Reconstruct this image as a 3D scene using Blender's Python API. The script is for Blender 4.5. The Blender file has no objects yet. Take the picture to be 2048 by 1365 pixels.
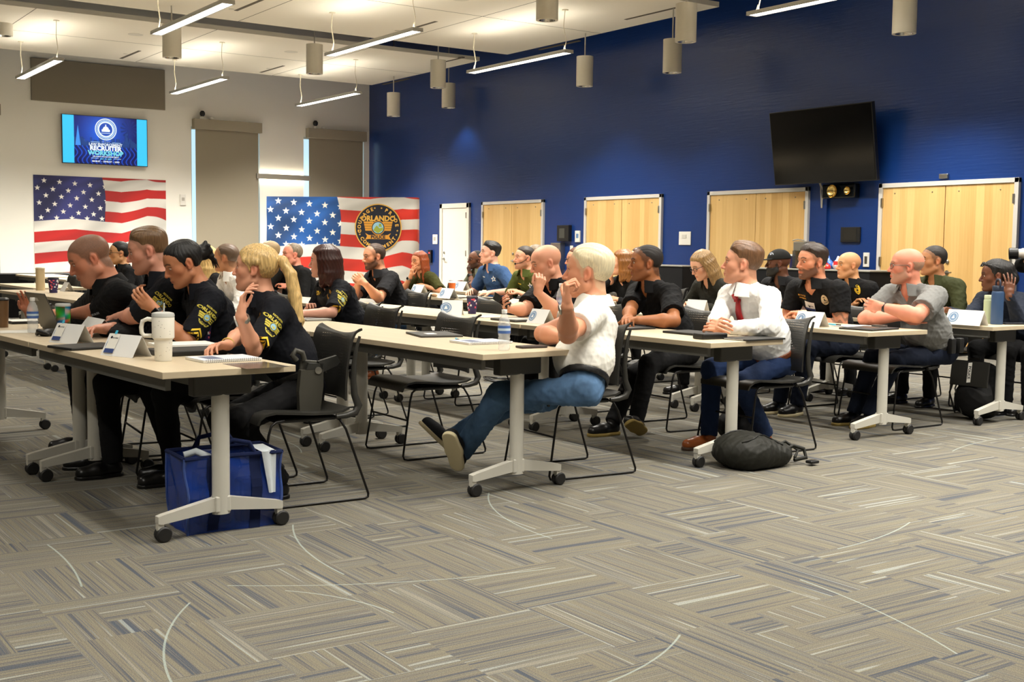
import bpy, bmesh, math, random
import numpy as np
from mathutils import Vector, Matrix
from mathutils.bvhtree import BVHTree

scene = bpy.context.scene
COL = scene.collection
PI = math.pi
random.seed(7)

# ------------------------------------------------------------------ camera
FOC = 2381.3
EYE = np.array([0.0, 0.0, 1.261])
FW = np.array([-0.82047735, 0.5664188, -0.07737349])
RT = np.array([0.56731644, 0.82341287, 0.01197113])
UP = np.array([-0.070491, 0.03407321, 0.99693031])
cam_d = bpy.data.cameras.new('camera')
cam_d.sensor_width = 36.0
cam_d.lens = FOC / 2048 * 36.0
cam_d.clip_end = 200
cam = bpy.data.objects.new('camera', cam_d)
COL.objects.link(cam)
cam.matrix_world = Matrix(((RT[0], UP[0], -FW[0], EYE[0]), (RT[1], UP[1], -FW[1], EYE[1]),
                           (RT[2], UP[2], -FW[2], EYE[2]), (0, 0, 0, 1)))
scene.camera = cam


def ray(u, v):
    return FW + RT * (u - 1024) / FOC - UP * (v - 682.5) / FOC


def onz(u, v, z):
    r = ray(u, v)
    return EYE + r * ((z - EYE[2]) / r[2])


def ony(u, v, y):
    r = ray(u, v)
    return EYE + r * (y / r[1])


def onx(u, v, x):
    r = ray(u, v)
    return EYE + r * (x / r[0])


# ------------------------------------------------------------------ world, exposure
world = bpy.data.worlds.new('world')
scene.world = world
world.use_nodes = True
wb = world.node_tree.nodes['Background']
wb.inputs[0].default_value = (1.0, 0.95, 0.88, 1)
wb.inputs[1].default_value = 0.05
vs = scene.view_settings
vs.view_transform = 'Standard'
vs.look = 'None'
vs.gamma = 1.0
vs.use_curve_mapping = False
vs.exposure = 0.66
LAMP_DOWN, LAMP_UP, LAMP_W, CAN_W, SCONCE = 6.0, 12.0, 135.0, 150.0, 14.0
WARM = (1.0, 0.955, 0.865)

# ------------------------------------------------------------------ helpers


def lin(*c):
    if len(c) == 1:
        c = c[0]
    o = []
    for x in c[:3]:
        x = x / 255.0
        o.append(x / 12.92 if x <= 0.04045 else ((x + 0.055) / 1.055) ** 2.4)
    return (o[0], o[1], o[2], 1.0)


MATS = {}


def nn(nt, t, **kw):
    n = nt.nodes.new(t)
    for k, v in kw.items():
        setattr(n, k, v)
    return n


def mat(name, col, rough=0.6, metal=0.0, spec=0.5, bump=None, vary=None, emit=None, alpha=None, trans=None, sub=0.0,
        coat=0.0, attr=None, sheen=0.0):
    """bump=(scale xyz, strength, distance); vary=(scale xyz, amount) mixes a little noise into the colour"""
    if name in MATS:
        return MATS[name]
    m = bpy.data.materials.new(name)
    m.use_nodes = True
    nt = m.node_tree
    b = nt.nodes['Principled BSDF']
    b.inputs['Base Color'].default_value = col if len(col) == 4 else lin(col)
    col = b.inputs['Base Color'].default_value[:]
    b.inputs['Roughness'].default_value = rough
    b.inputs['Metallic'].default_value = metal
    b.inputs['Specular IOR Level'].default_value = spec
    if sub:
        b.inputs['Subsurface Weight'].default_value = sub
        b.inputs['Subsurface Radius'].default_value = (0.012, 0.005, 0.003)
        b.inputs['Subsurface Scale'].default_value = 1.0
    if coat:
        b.inputs['Coat Weight'].default_value = coat
    if sheen:
        b.inputs['Sheen Weight'].default_value = sheen
    if trans:
        b.inputs['Transmission Weight'].default_value = trans
        b.inputs['IOR'].default_value = 1.33
    if alpha is not None:
        b.inputs['Alpha'].default_value = alpha
    if emit:
        b.inputs['Emission Color'].default_value = emit[0] if len(emit[0]) == 4 else lin(emit[0])
        b.inputs['Emission Strength'].default_value = emit[1]
    src = None
    if attr:
        a = nn(nt, 'ShaderNodeAttribute', attribute_name=attr)
        src = a.outputs['Color']
        nt.links.new(src, b.inputs['Base Color'])
    if bump or vary:
        tc = nn(nt, 'ShaderNodeTexCoord')

    def noise(sc, det=3):
        mp = nn(nt, 'ShaderNodeMapping')
        mp.inputs['Scale'].default_value = sc if hasattr(sc, '__len__') else (sc, sc, sc)
        nt.links.new(tc.outputs['Object'], mp.inputs['Vector'])
        n = nn(nt, 'ShaderNodeTexNoise')
        n.inputs['Scale'].default_value = 1.0
        n.inputs['Detail'].default_value = det
        nt.links.new(mp.outputs['Vector'], n.inputs['Vector'])
        return n.outputs['Fac']
    if vary:
        f = noise(vary[0])
        mr = nn(nt, 'ShaderNodeMapRange')
        mr.inputs['From Min'].default_value = 0.3
        mr.inputs['From Max'].default_value = 0.7
        mr.inputs['To Min'].default_value = 1 - vary[1]
        mr.inputs['To Max'].default_value = 1 + vary[1]
        nt.links.new(f, mr.inputs['Value'])
        mx = nn(nt, 'ShaderNodeVectorMath', operation='SCALE')
        if src:
            nt.links.new(src, mx.inputs[0])
        else:
            mx.inputs[0].default_value = col[:3]
        nt.links.new(mr.outputs[0], mx.inputs['Scale'])
        nt.links.new(mx.outputs[0], b.inputs['Base Color'])
    if bump:
        f = noise(bump[0])
        bp = nn(nt, 'ShaderNodeBump')
        bp.inputs['Strength'].default_value = bump[1]
        bp.inputs['Distance'].default_value = bump[2]
        nt.links.new(f, bp.inputs['Height'])
        nt.links.new(bp.outputs[0], b.inputs['Normal'])
    MATS[name] = m
    return m


class MB:
    """collects shapes into ONE mesh object"""

    def __init__(s):
        s.v = []
        s.f = []
        s.mi = []
        s.m = 0

    def add(s, vs, fs):
        o = len(s.v)
        s.v += [tuple(float(c) for c in v) for v in vs]
        for f in fs:
            s.f.append(tuple(i + o for i in f))
            s.mi.append(s.m)

    def box(s, lo, hi, M=None, bev=0.0):
        x0, y0, z0 = lo
        x1, y1, z1 = hi
        if bev:
            bm = bmesh.new()
            vv = [bm.verts.new(p) for p in [(x0, y0, z0), (x1, y0, z0), (x1, y1, z0), (x0, y1, z0), (x0, y0, z1), (x1, y0, z1), (x1, y1, z1), (x0, y1, z1)]]
            for f in BF:
                bm.faces.new([vv[i] for i in f])
            bmesh.ops.bevel(bm, geom=bm.edges[:], offset=bev, segments=2, affect='EDGES', profile=0.5)
            bm.verts.index_update()
            vs = [v.co.copy() for v in bm.verts]
            fs = [[v.index for v in f.verts] for f in bm.faces]
            bm.free()
        else:
            vs = [Vector(p) for p in [(x0, y0, z0), (x1, y0, z0), (x1, y1, z0), (x0, y1, z0), (x0, y0, z1), (x1, y0, z1), (x1, y1, z1), (x0, y1, z1)]]
            fs = BF
        if M is not None:
            vs = [M @ Vector(v) for v in vs]
        s.add(vs, fs)

    def lathe(s, prof, n=24, M=None, cap=True):
        vs = []
        fs = []
        for (r, z) in prof:
            for k in range(n):
                a = 2 * PI * k / n
                vs.append(Vector((r * math.cos(a), r * math.sin(a), z)))
        for i in range(len(prof) - 1):
            for k in range(n):
                k2 = (k + 1) % n
                fs.append((i * n + k, i * n + k2, (i + 1) * n + k2, (i + 1) * n + k))
        if cap:
            fs.append(tuple(range(n))[::-1])
            fs.append(tuple((len(prof) - 1) * n + k for k in range(n)))
        if M is not None:
            vs = [M @ v for v in vs]
        s.add(vs, fs)

    def tube(s, pts, r, n=8, M=None):
        pts = [Vector(p) for p in pts]
        rs = r if hasattr(r, '__len__') else [r] * len(pts)
        vs = []
        fs = []
        t0 = (pts[1] - pts[0]).normalized()
        nrm = t0.orthogonal().normalized()
        for i, p in enumerate(pts):
            t = (pts[min(i + 1, len(pts) - 1)] - pts[max(i - 1, 0)]).normalized()
            nrm = (nrm - t * nrm.dot(t)).normalized()
            bn = t.cross(nrm)
            for k in range(n):
                a = 2 * PI * k / n
                vs.append(p + (nrm * math.cos(a) + bn * math.sin(a)) * rs[i])
        for i in range(len(pts) - 1):
            for k in range(n):
                k2 = (k + 1) % n
                fs.append((i * n + k, i * n + k2, (i + 1) * n + k2, (i + 1) * n + k))
        fs.append(tuple(range(n))[::-1])
        fs.append(tuple((len(pts) - 1) * n + k for k in range(n)))
        if M is not None:
            vs = [M @ v for v in vs]
        s.add(vs, fs)

    def prism(s, poly, z0, z1, M=None):
        n = len(poly)
        vs = [Vector((p[0], p[1], z0)) for p in poly] + [Vector((p[0], p[1], z1)) for p in poly]
        fs = [tuple(range(n))[::-1], tuple(range(n, 2 * n))]
        for k in range(n):
            k2 = (k + 1) % n
            fs.append((k, k2, n + k2, n + k))
        if M is not None:
            vs = [M @ v for v in vs]
        s.add(vs, fs)

    def quad(s, a, b, c, d):
        s.add([a, b, c, d], [(0, 1, 2, 3)])

    def build(s, name, mats, parent=None, smooth=None):
        me = bpy.data.meshes.new(name)
        me.from_pydata(s.v, [], s.f)
        if not isinstance(mats, (list, tuple)):
            mats = [mats]
        for m in mats:
            me.materials.append(m)
        if len(mats) > 1:
            me.polygons.foreach_set('material_index', s.mi)
        if smooth is not None:
            me.polygons.foreach_set('use_smooth', [True] * len(me.polygons))
            me.set_sharp_from_angle(angle=math.radians(smooth))
        me.update()
        return link(name, me, parent)


BF = [(0, 3, 2, 1), (4, 5, 6, 7), (0, 1, 5, 4), (1, 2, 6, 5), (2, 3, 7, 6), (3, 0, 4, 7)]


def link(name, me, parent=None):
    o = bpy.data.objects.new(name, me)
    COL.objects.link(o)
    if parent is not None:
        o.parent = parent
    return o


def tag(o, label=None, cat=None, group=None, kind=None):
    if label:
        o['label'] = label
    if cat:
        o['category'] = cat
    if group:
        o['group'] = group
    if kind:
        o['kind'] = kind
    return o


def empty(name, loc, rz=0.0):
    o = bpy.data.objects.new(name, None)
    o.empty_display_size = 0.1
    COL.objects.link(o)
    o.location = loc
    o.rotation_euler = (0, 0, rz)
    return o


KIDS = {}


def copy_tree(o, parent=None):
    c = o.copy()
    COL.objects.link(c)
    c.parent = parent
    for ch in list(o.children):
        copy_tree(ch, c)
    return c


def TR(loc=(0, 0, 0), rz=0.0, rx=0.0, ry=0.0):
    return Matrix.Translation(loc) @ Matrix.Rotation(rz, 4, 'Z') @ Matrix.Rotation(ry, 4, 'Y') @ Matrix.Rotation(rx, 4, 'X')


def arrmesh(name, V, F, mats, parent=None, col=None, mi=None, smooth=True):
    """V (n,3) array, F (m,4) quads"""
    V = np.ascontiguousarray(V, dtype=np.float32)
    F = np.ascontiguousarray(F, dtype=np.int32)
    me = bpy.data.meshes.new(name)
    me.vertices.add(len(V))
    me.vertices.foreach_set('co', V.ravel())
    k = F.shape[1]
    me.loops.add(F.size)
    me.loops.foreach_set('vertex_index', F.ravel())
    me.polygons.add(len(F))
    me.polygons.foreach_set('loop_start', np.arange(0, F.size, k, dtype=np.int32))
    if not isinstance(mats, (list, tuple)):
        mats = [mats]
    for m in mats:
        me.materials.append(m)
    if mi is not None:
        me.polygons.foreach_set('material_index', mi)
    me.update(calc_edges=True)
    me.polygons.foreach_set('use_smooth', np.full(len(F), smooth))
    if col is not None:
        a = me.attributes.new('tint', 'FLOAT_COLOR', 'POINT')
        c4 = np.ones((len(V), 4), dtype=np.float32)
        c4[:, :3] = col
        a.data.foreach_set('color', c4.ravel())
    me.validate()
    return link(name, me, parent)


def painted(name, w, h, nx, ny, fn, mats, place, parent=None):
    """a flat (or draped) sheet: fn(s,t) -> rgb sRGB 0..255 at s right, t up in 0..1; place(s,t) -> xyz"""
    s, t = np.meshgrid((np.arange(nx + 1)) / nx, np.arange(ny + 1) / ny)
    c = 0
    for du in (-.375, -.125, .125, .375):
        for dv in (-.375, -.125, .125, .375):
            c = c + np.clip(fn(np.clip(s.ravel() + du / nx, 0, 1), np.clip(t.ravel() + dv / ny, 0, 1)), 0, 255) / (255.0 * 16)
    c = np.where(c <= 0.04045, c / 12.92, ((c + 0.055) / 1.055) ** 2.4)
    V = place(s.ravel(), t.ravel())
    i = np.arange(ny)[:, None] * (nx + 1) + np.arange(nx)[None, :]
    F = np.stack([i, i + 1, i + nx + 2, i + nx + 1], -1).reshape(-1, 4)
    return arrmesh(name, V, F, mats, parent, col=c)


TXT = {}


def text_mesh(txt, size, depth=0.0, align='CENTER', bold=0.0, sx=1.0):
    """verts, faces of a line of lettering lying in XY, centred"""
    key = (txt, size, bold, sx)
    if key in TXT:
        return TXT[key]
    cu = bpy.data.curves.new('txt', 'FONT')
    cu.body = txt
    cu.size = size
    cu.align_x = align
    cu.align_y = 'CENTER'
    cu.offset = bold
    cu.resolution_u = 2
    o = bpy.data.objects.new('txt', cu)
    COL.objects.link(o)
    dg = bpy.context.evaluated_depsgraph_get()
    me = bpy.data.meshes.new_from_object(o.evaluated_get(dg))
    vs = [(v.co.x * sx, v.co.y, 0.0) for v in me.vertices]
    fs = [tuple(p.vertices) for p in me.polygons]
    bpy.data.objects.remove(o)
    bpy.data.meshes.remove(me)
    TXT[key] = (vs, fs)
    return vs, fs
# ------------------------------------------------------------------ room constants
WX, WY = -25.685, 13.506          # white wall plane x, blue wall plane y
FX, FY = 5.0, -9.0                # unseen sides of the room
CZ = 4.92                         # underside of the ceiling clouds
TOPZ = 6.6
M_white = mat('wall_paint_cream', lin(238, 235, 226), 0.75, bump=((30, 30, 30), 0.05, 0.01))
M_blue = mat('wall_paint_blue', lin(17, 52, 116), 0.30, spec=0.6, bump=((3, 3, 42), 0.22, 0.01), vary=((0.8, 0.8, 0.4), 0.05))
M_plenum = mat('plenum_black', lin(6, 6, 7), 0.95)
M_cloud = mat('ceiling_cloud_white', lin(236, 229, 212), 0.8)
M_frame = mat('door_frame_paint', lin(206, 203, 198), 0.5)
M_door_white = mat('door_white_paint', lin(232, 228, 214), 0.5)
M_metal = mat('brushed_metal', lin(170, 168, 162), 0.35, metal=1.0)
M_dark = mat('dark_plastic', lin(22, 22, 22), 0.45)
M_black = mat('black_plastic', lin(10, 10, 11), 0.4)
M_plate = mat('plate_white', lin(225, 222, 214), 0.5)
M_grey = mat('fixture_grey', lin(176, 171, 160), 0.5)
M_shade = mat('shade_fabric', lin(150, 141, 122), 0.9, bump=((400, 400, 400), 0.1, 0.002))
M_val = mat('valance_fabric', lin(158, 149, 130), 0.8)


def wood_mat():
    m = bpy.data.materials.new('maple_veneer')
    m.use_nodes = True
    nt = m.node_tree
    b = nt.nodes['Principled BSDF']
    b.inputs['Roughness'].default_value = 0.42
    tc = nn(nt, 'ShaderNodeTexCoord')
    sp = nn(nt, 'ShaderNodeSeparateXYZ')
    nt.links.new(tc.outputs['Object'], sp.inputs[0])
    # veneer leaves: vertical strips 0.11 m wide, each with its own tone
    ml = nn(nt, 'ShaderNodeMath', operation='MULTIPLY')
    ml.inputs[1].default_value = 8.6
    nt.links.new(sp.outputs['X'], ml.inputs[0])
    fl = nn(nt, 'ShaderNodeMath', operation='FLOOR')
    nt.links.new(ml.outputs[0], fl.inputs[0])
    wn = nn(nt, 'ShaderNodeTexWhiteNoise', noise_dimensions='1D')
    nt.links.new(fl.outputs[0], wn.inputs['W'])
    mp = nn(nt, 'ShaderNodeMapping')
    mp.inputs['Scale'].default_value = (42, 42, 1.6)
    nt.links.new(tc.outputs['Object'], mp.inputs[0])
    nz = nn(nt, 'ShaderNodeTexNoise')
    nz.inputs['Scale'].default_value = 1.0
    nz.inputs['Detail'].default_value = 4
    nt.links.new(mp.outputs[0], nz.inputs['Vector'])
    ad = nn(nt, 'ShaderNodeMath', operation='MULTIPLY_ADD')
    ad.inputs[1].default_value = 0.45
    nt.links.new(wn.outputs['Value'], ad.inputs[0])
    sc = nn(nt, 'ShaderNodeMath', operation='MULTIPLY')
    sc.inputs[1].default_value = 0.55
    nt.links.new(nz.outputs['Fac'], sc.inputs[0])
    nt.links.new(sc.outputs[0], ad.inputs[2])
    cr = nn(nt, 'ShaderNodeValToRGB')
    cr.color_ramp.elements[0].position = 0.12
    cr.color_ramp.elements[0].color = lin(203, 158, 92)
    cr.color_ramp.elements[1].position = 0.85
    cr.color_ramp.elements[1].color = lin(232, 196, 132)
    nt.links.new(ad.outputs[0], cr.inputs[0])
    nt.links.new(cr.outputs[0], b.inputs['Base Color'])
    return m


M_wood = wood_mat()


def circle3(a, b, c):
    a, b, c = [np.array(p[:2]) for p in (a, b, c)]
    A = np.array([b - a, c - a]) * 2
    o = np.linalg.solve(A, np.array([b @ b - a @ a, c @ c - a @ a]))
    return o, np.linalg.norm(a - o), b - o


def carpet_mat():
    m = bpy.data.materials.new('carpet_tiles')
    m.use_nodes = True
    nt = m.node_tree
    L = nt.links.new
    b = nt.nodes['Principled BSDF']
    b.inputs['Roughness'].default_value = 0.95
    b.inputs['Specular IOR Level'].default_value = 0.1
    tc = nn(nt, 'ShaderNodeTexCoord')
    sp = nn(nt, 'ShaderNodeSeparateXYZ')
    L(tc.outputs['Object'], sp.inputs[0])

    def mth(op, a, c=None, d=None):
        n = nn(nt, 'ShaderNodeMath', operation=op)
        for i, x in enumerate((a, c, d)):
            if x is None:
                continue
            if isinstance(x, (int, float)):
                n.inputs[i].default_value = x
            else:
                L(x, n.inputs[i])
        return n.outputs[0]
    X, Y = sp.outputs['X'], sp.outputs['Y']
    # two generations of tiles: half metre squares, some cut again into planks
    cx, cy = mth('FLOOR', mth('MULTIPLY', X, 2.1)), mth('FLOOR', mth('MULTIPLY', Y, 2.1))
    cv = nn(nt, 'ShaderNodeCombineXYZ')
    L(cx, cv.inputs[0])
    L(cy, cv.inputs[1])
    wn = nn(nt, 'ShaderNodeTexWhiteNoise', noise_dimensions='2D')
    L(cv.outputs[0], wn.inputs['Vector'])
    c2 = nn(nt, 'ShaderNodeCombineXYZ')
    L(mth('FLOOR', mth('MULTIPLY', X, 6.3)), c2.inputs[0])
    L(mth('FLOOR', mth('MULTIPLY', Y, 6.3)), c2.inputs[1])
    wn2 = nn(nt, 'ShaderNodeTexWhiteNoise', noise_dimensions='2D')
    L(c2.outputs[0], wn2.inputs['Vector'])
    chk = mth('MODULO', mth('ADD', mth('ADD', cx, cy), 1000.0), 2.0)
    small = mth('GREATER_THAN', wn.outputs['Value'], 0.72)
    d_small = mth('GREATER_THAN', wn2.outputs['Value'], 0.5)
    dirn = mth('ADD', mth('MULTIPLY', chk, mth('SUBTRACT', 1.0, small)), mth('MULTIPLY', d_small, small))
    inv = mth('SUBTRACT', 1.0, dirn)
    across = mth('ADD', mth('MULTIPLY', X, dirn), mth('MULTIPLY', Y, inv))
    along = mth('ADD', mth('MULTIPLY', Y, dirn), mth('MULTIPLY', X, inv))

    def streak(sa, sl, seed, det):
        v = nn(nt, 'ShaderNodeCombineXYZ')
        L(mth('MULTIPLY', across, sa), v.inputs[0])
        L(mth('MULTIPLY', along, sl), v.inputs[1])
        L(mth('ADD', mth('MULTIPLY', wn.outputs['Value'], 37.0), seed), v.inputs[2])
        n = nn(nt, 'ShaderNodeTexNoise')
        n.inputs['Scale'].default_value = 1.0
        n.inputs['Detail'].default_value = det
        n.inputs['Roughness'].default_value = 0.6
        L(v.outputs[0], n.inputs['Vector'])
        return n.outputs['Fac']
    sF = streak(120, .8, 0.0, 2.0)
    sB = streak(26, .45, 5.0, 1.0)
    s1 = mth('ADD', mth('MULTIPLY', sF, .55), mth('MULTIPLY', sB, .45))
    cr = nn(nt, 'ShaderNodeValToRGB')
    e = cr.color_ramp.elements
    e[0].position = 0.36
    e[0].color = lin(72, 77, 86)
    e[1].position = 0.49
    e[1].color = lin(114, 108, 95)
    for p, c in ((0.42, (86, 87, 88)), (0.455, (106, 101, 91)), (0.53, (117, 112, 97)), (0.57, (92, 92, 93)), (0.63, (128, 124, 112))):
        x = e.new(p)
        x.color = lin(c)
    L(s1, cr.inputs[0])
    # rare pale blue accent threads
    s2 = streak(46, 0.9, 11.0, 0.0)
    acc = nn(nt, 'ShaderNodeMapRange')
    acc.inputs['From Min'].default_value = 0.735
    acc.inputs['From Max'].default_value = 0.76
    L(s2, acc.inputs['Value'])
    mx = nn(nt, 'ShaderNodeMix', data_type='RGBA')
    L(mth('MULTIPLY', acc.outputs[0], .55), mx.inputs['Factor'])
    L(cr.outputs[0], mx.inputs['A'])
    mx.inputs['B'].default_value = lin(156, 162, 156)
    colr = mx.outputs['Result']
    # woven arcs
    arcs = [((95, 1090), (138, 1128), (165, 1180)), ((380, 1206), (330, 1285), (342, 1364)),
            ((586, 1050), (608, 1098), (700, 1155)), ((978, 986), (1000, 1030), (1060, 1062)), ((1820, 1045), (1765, 1073), (1690, 1095)),
            ((1360, 1270), (1300, 1325), (1220, 1364)), ((570, 1182), (690, 1198), (790, 1228)), ((1905, 903), (1960, 885), (2040, 874)),
            ((575, 885), (596, 895), (598, 915)), ((455, 1172), (800, 1165), (1180, 1126)), ((1600, 1160), (1760, 1225), (1900, 1300))]
    tot = None
    for a, mm, c in arcs:
        pa, pm, pc = onz(*a, 0), onz(*mm, 0), onz(*c, 0)
        o, r, dm = circle3(pa, pm, pc)
        dm = dm / np.linalg.norm(dm)
        ca = ((pa[:2] - o) / r) @ dm
        dx, dy = mth('SUBTRACT', X, float(o[0])), mth('SUBTRACT', Y, float(o[1]))
        dist = mth('SQRT', mth('ADD', mth('MULTIPLY', dx, dx), mth('MULTIPLY', dy, dy)))
        ring = mth('LESS_THAN', mth('ABSOLUTE', mth('SUBTRACT', dist, float(r))), 0.0038)
        dt = mth('ADD', mth('MULTIPLY', dx, float(dm[0])), mth('MULTIPLY', dy, float(dm[1])))
        ins = mth('GREATER_THAN', dt, mth('MULTIPLY', dist, float(ca)))
        q = mth('MULTIPLY', ring, ins)
        tot = q if tot is None else mth('MAXIMUM', tot, q)
    mx2 = nn(nt, 'ShaderNodeMix', data_type='RGBA')
    L(mth('MULTIPLY', tot, 0.62), mx2.inputs['Factor'])
    L(colr, mx2.inputs['A'])
    mx2.inputs['B'].default_value = lin(156, 168, 161)
    # loop pile speckle
    nz = nn(nt, 'ShaderNodeTexNoise')
    nz.inputs['Scale'].default_value = 260
    nz.inputs['Detail'].default_value = 2
    L(tc.outputs['Object'], nz.inputs['Vector'])
    mr = nn(nt, 'ShaderNodeMapRange')
    mr.inputs['From Min'].default_value = 0.3
    mr.inputs['From Max'].default_value = 0.7
    mr.inputs['To Min'].default_value = 0.72
    mr.inputs['To Max'].default_value = 1.28
    L(nz.outputs['Fac'], mr.inputs['Value'])
    vm = nn(nt, 'ShaderNodeVectorMath', operation='SCALE')
    L(mx2.outputs['Result'], vm.inputs[0])
    L(mr.outputs[0], vm.inputs['Scale'])
    L(vm.outputs[0], b.inputs['Base Color'])
    bp = nn(nt, 'ShaderNodeBump')
    bp.inputs['Strength'].default_value = 0.5
    bp.inputs['Distance'].default_value = 0.004
    L(nz.outputs['Fac'], bp.inputs['Height'])
    L(bp.outputs[0], b.inputs['Normal'])
    return m


def slab(name, lo, hi, m):
    b = MB()
    b.box(lo, hi)
    return tag(b.build(name, m), kind='structure')


slab('floor', (WX - .3, FY - .3, -0.2), (FX + .3, WY + .3, 0), carpet_mat())
slab('wall_blue', (WX - .3, WY, 0), (FX, WY + .3, TOPZ), M_blue)
slab('wall_right', (FX, FY - .3, 0), (FX + .3, WY + .3, TOPZ), M_white)
slab('wall_front', (WX - .3, FY - .3, 0), (FX, FY, TOPZ), M_white)
slab('ceiling', (WX - .3, FY - .3, TOPZ), (FX + .3, WY + .3, TOPZ + .2), M_plenum)

# white wall with its window openings (shades hang in front of them)
wins = [(9.13, 10.72, 3.85), (11.80, 13.36, 3.80), (3.6, 5.16, 3.85)]
b = MB()
ys = [FY]
for y0, y1, zt in sorted(wins):
    ys += [y0, y1]
ys.append(WY)
for i in range(0, len(ys), 2):
    b.box((WX - .3, ys[i], 0), (WX, ys[i + 1], TOPZ))
for y0, y1, zt in wins:
    b.box((WX - .3, y0, zt), (WX, y1, TOPZ))
    b.box((WX - .3, y0, 0), (WX, y1, 0.35))
tag(b.build('wall_white', M_white), kind='structure')
M_glass_day = mat('window_daylight_glass', lin(180, 215, 235), 0.2, emit=(lin(190, 222, 240), .6))
M_winframe = mat('window_frame', lin(205, 205, 200), 0.5)
for k, (y0, y1, zt) in enumerate(wins):
    b = MB()
    b.box((WX - .22, y0, .35), (WX - .2, y1, zt))
    w = tag(b.build('window_%d' % (k + 1), M_glass_day), kind='structure')
    b = MB()
    for yy in (y0, y1 - .05):
        b.box((WX - .25, yy, .35), (WX - .12, yy + .05, zt))
    b.box((WX - .25, y0, zt - .05), (WX - .12, y1, zt))
    b.box((WX - .25, y0, .35), (WX - .12, y1, .40))
    b.build('window_frame', M_winframe, w)
b = MB()
b.box((WX, FY, 0), (WX + .015, WY, .1))
tag(b.build('baseboard_white', M_dark), kind='structure')
b = MB()
xs = []
doors = [(-22.324, -21.143, 0), (-20.668, -18.508, 1), (-17.237, -15.133, 1), (-14.04, -11.941, 1), (-10.688, -8.592, 1)]
cur = WX
for x0, x1, _ in doors + [(FX, FX, 0)]:
    b.box((cur, WY - .012, 0), (x0, WY, .1))
    cur = x1
tag(b.build('baseboard_blue', M_dark), kind='structure')

# ------------------------------------------------------------------ doors
DH = 2.209
for k, (x0, x1, dbl) in enumerate(doors):
    m = M_wood if dbl else M_door_white
    fw_ = .06 if dbl else .1
    b = MB()
    for xx in (x0, x1 - fw_):
        b.box((xx, WY - .05, 0), (xx + fw_, WY + .01, DH), bev=.004)
    b.box((x0, WY - .05, DH - fw_), (x1, WY + .01, DH), bev=.004)
    fr = tag(b.build('door_%d' % (k + 1), M_frame if dbl else mat('door_frame_cream', lin(222, 218, 204), .5)), kind='structure')
    a, c = x0 + fw_, x1 - fw_
    mid = (a + c) / 2
    leaves = [(a, mid - .003), (mid + .003, c)] if dbl else [(a, c)]
    for (p, q) in leaves:
        b = MB()
        b.box((p + .003, WY - .03, .01), (q - .003, WY + .005, DH - fw_ - .003))
        lf = b.build('door_leaf', m, fr)
    for zz in (.3, 1.15, 1.95):
        for xx in ((a, c) if dbl else (c,)):
            b = MB()
            b.box((xx - .012, WY - .062, zz - .06), (xx + .012, WY - .03, zz + .06))
            b.build('hinge', M_metal, fr)
    b = MB()
    hx = a + .08 if not dbl else mid + .07
    b.lathe([(.028, 0), (.028, .012)], 16, TR((hx, WY - .03, 1.02), rx=PI / 2))
    b.tube([(hx, WY - .045, 1.02), (hx, WY - .085, 1.02), (hx + (.11 if not dbl else .1), WY - .085, 1.02)], .01)
    b.lathe([(.026, 0), (.026, .014), (.014, .02)], 16, TR((hx, WY - .03, 1.16), rx=PI / 2))
    b.build('door_handle', M_metal, fr)
    if dbl:
        for (p, q) in leaves:
            for t in (.2, .8):
                b = MB()
                b.lathe([(.009, 0), (.007, .012)], 8, TR((p + (q - p) * t, WY - .03, DH - fw_ - .08), rx=PI / 2))
                b.build('door_stud', M_metal, fr)

# ------------------------------------------------------------------ ceiling clouds
gaps = []
clouds = [(-24.35, -19.86), (-18.9, -13.26), (-12.3, -6.7), (-5.7, -0.2)]
names = ['white ceiling cloud panel nearest the cream wall, over the left lamps', 'white ceiling cloud panel in the middle, ending above the blue wall',
         'white ceiling cloud panel over the right side of the room', 'white ceiling cloud panel over the far right of the room']
CLY = 12.86
M_seam = mat('cloud_seam', lin(120, 114, 100), 0.9)
for (x0, x1), lb in zip(clouds, names):
    r = empty('ceiling_cloud', ((x0 + x1) / 2, 4.0, CZ))
    tag(r, lb, 'ceiling panel', 'suspended ceiling clouds')
    b = MB()
    b.box((x0, -7.0, CZ), (x1, CLY, CZ + .075))
    o = b.build('panel', M_cloud, r)
    o.location = -Vector(r.location)
    b = MB()
    for yy in np.arange(-4.2, CLY, 2.93):
        b.box((x0, yy, CZ - .002), (x1, yy + .012, CZ + .01))
    b.box(((x0 + x1) / 2 - .006, -7, CZ - .002), ((x0 + x1) / 2 + .006, CLY, CZ + .01))
    o = b.build('panel_seam', M_seam, r)
    o.location = -Vector(r.location)
    M_slot = mat('slot_dark', lin(96, 88, 74), .8)
    M_cap = mat('cap_white', lin(214, 208, 192), .6)
    xm = (x0 + x1) / 2

    def bit(nm, mm, fn):
        b = MB()
        fn(b)
        o = b.build(nm, mm, r)
        o.location = -Vector(r.location)
    bit('slot_diffuser', M_slot, lambda b: b.box((xm + 1.2, CLY - .5, CZ - .004), (xm + 2.4, CLY - .44, CZ + .01)))
    for yy in np.arange(.4, CLY - .3, 2.93):
        bit('slot_diffuser', M_slot, lambda b: b.box((xm - 2.0, yy + .87, CZ - .004), (xm - .8, yy + .93, CZ + .01)))
    for yy in np.arange(1.2, CLY, 2.93):
        for xx in (x0 + .9, x1 - .9):
            bit('sprinkler_cap', M_cap, lambda b: b.lathe([(.045, CZ - .006), (.045, CZ + .01)], 14, TR((xx, yy, 0))))
        bit('ceiling_speaker', M_cap, lambda b: b.lathe([(.13, CZ - .004), (.13, CZ + .01)], 20, TR((xm + .9, yy - .5, 0))))
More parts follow.
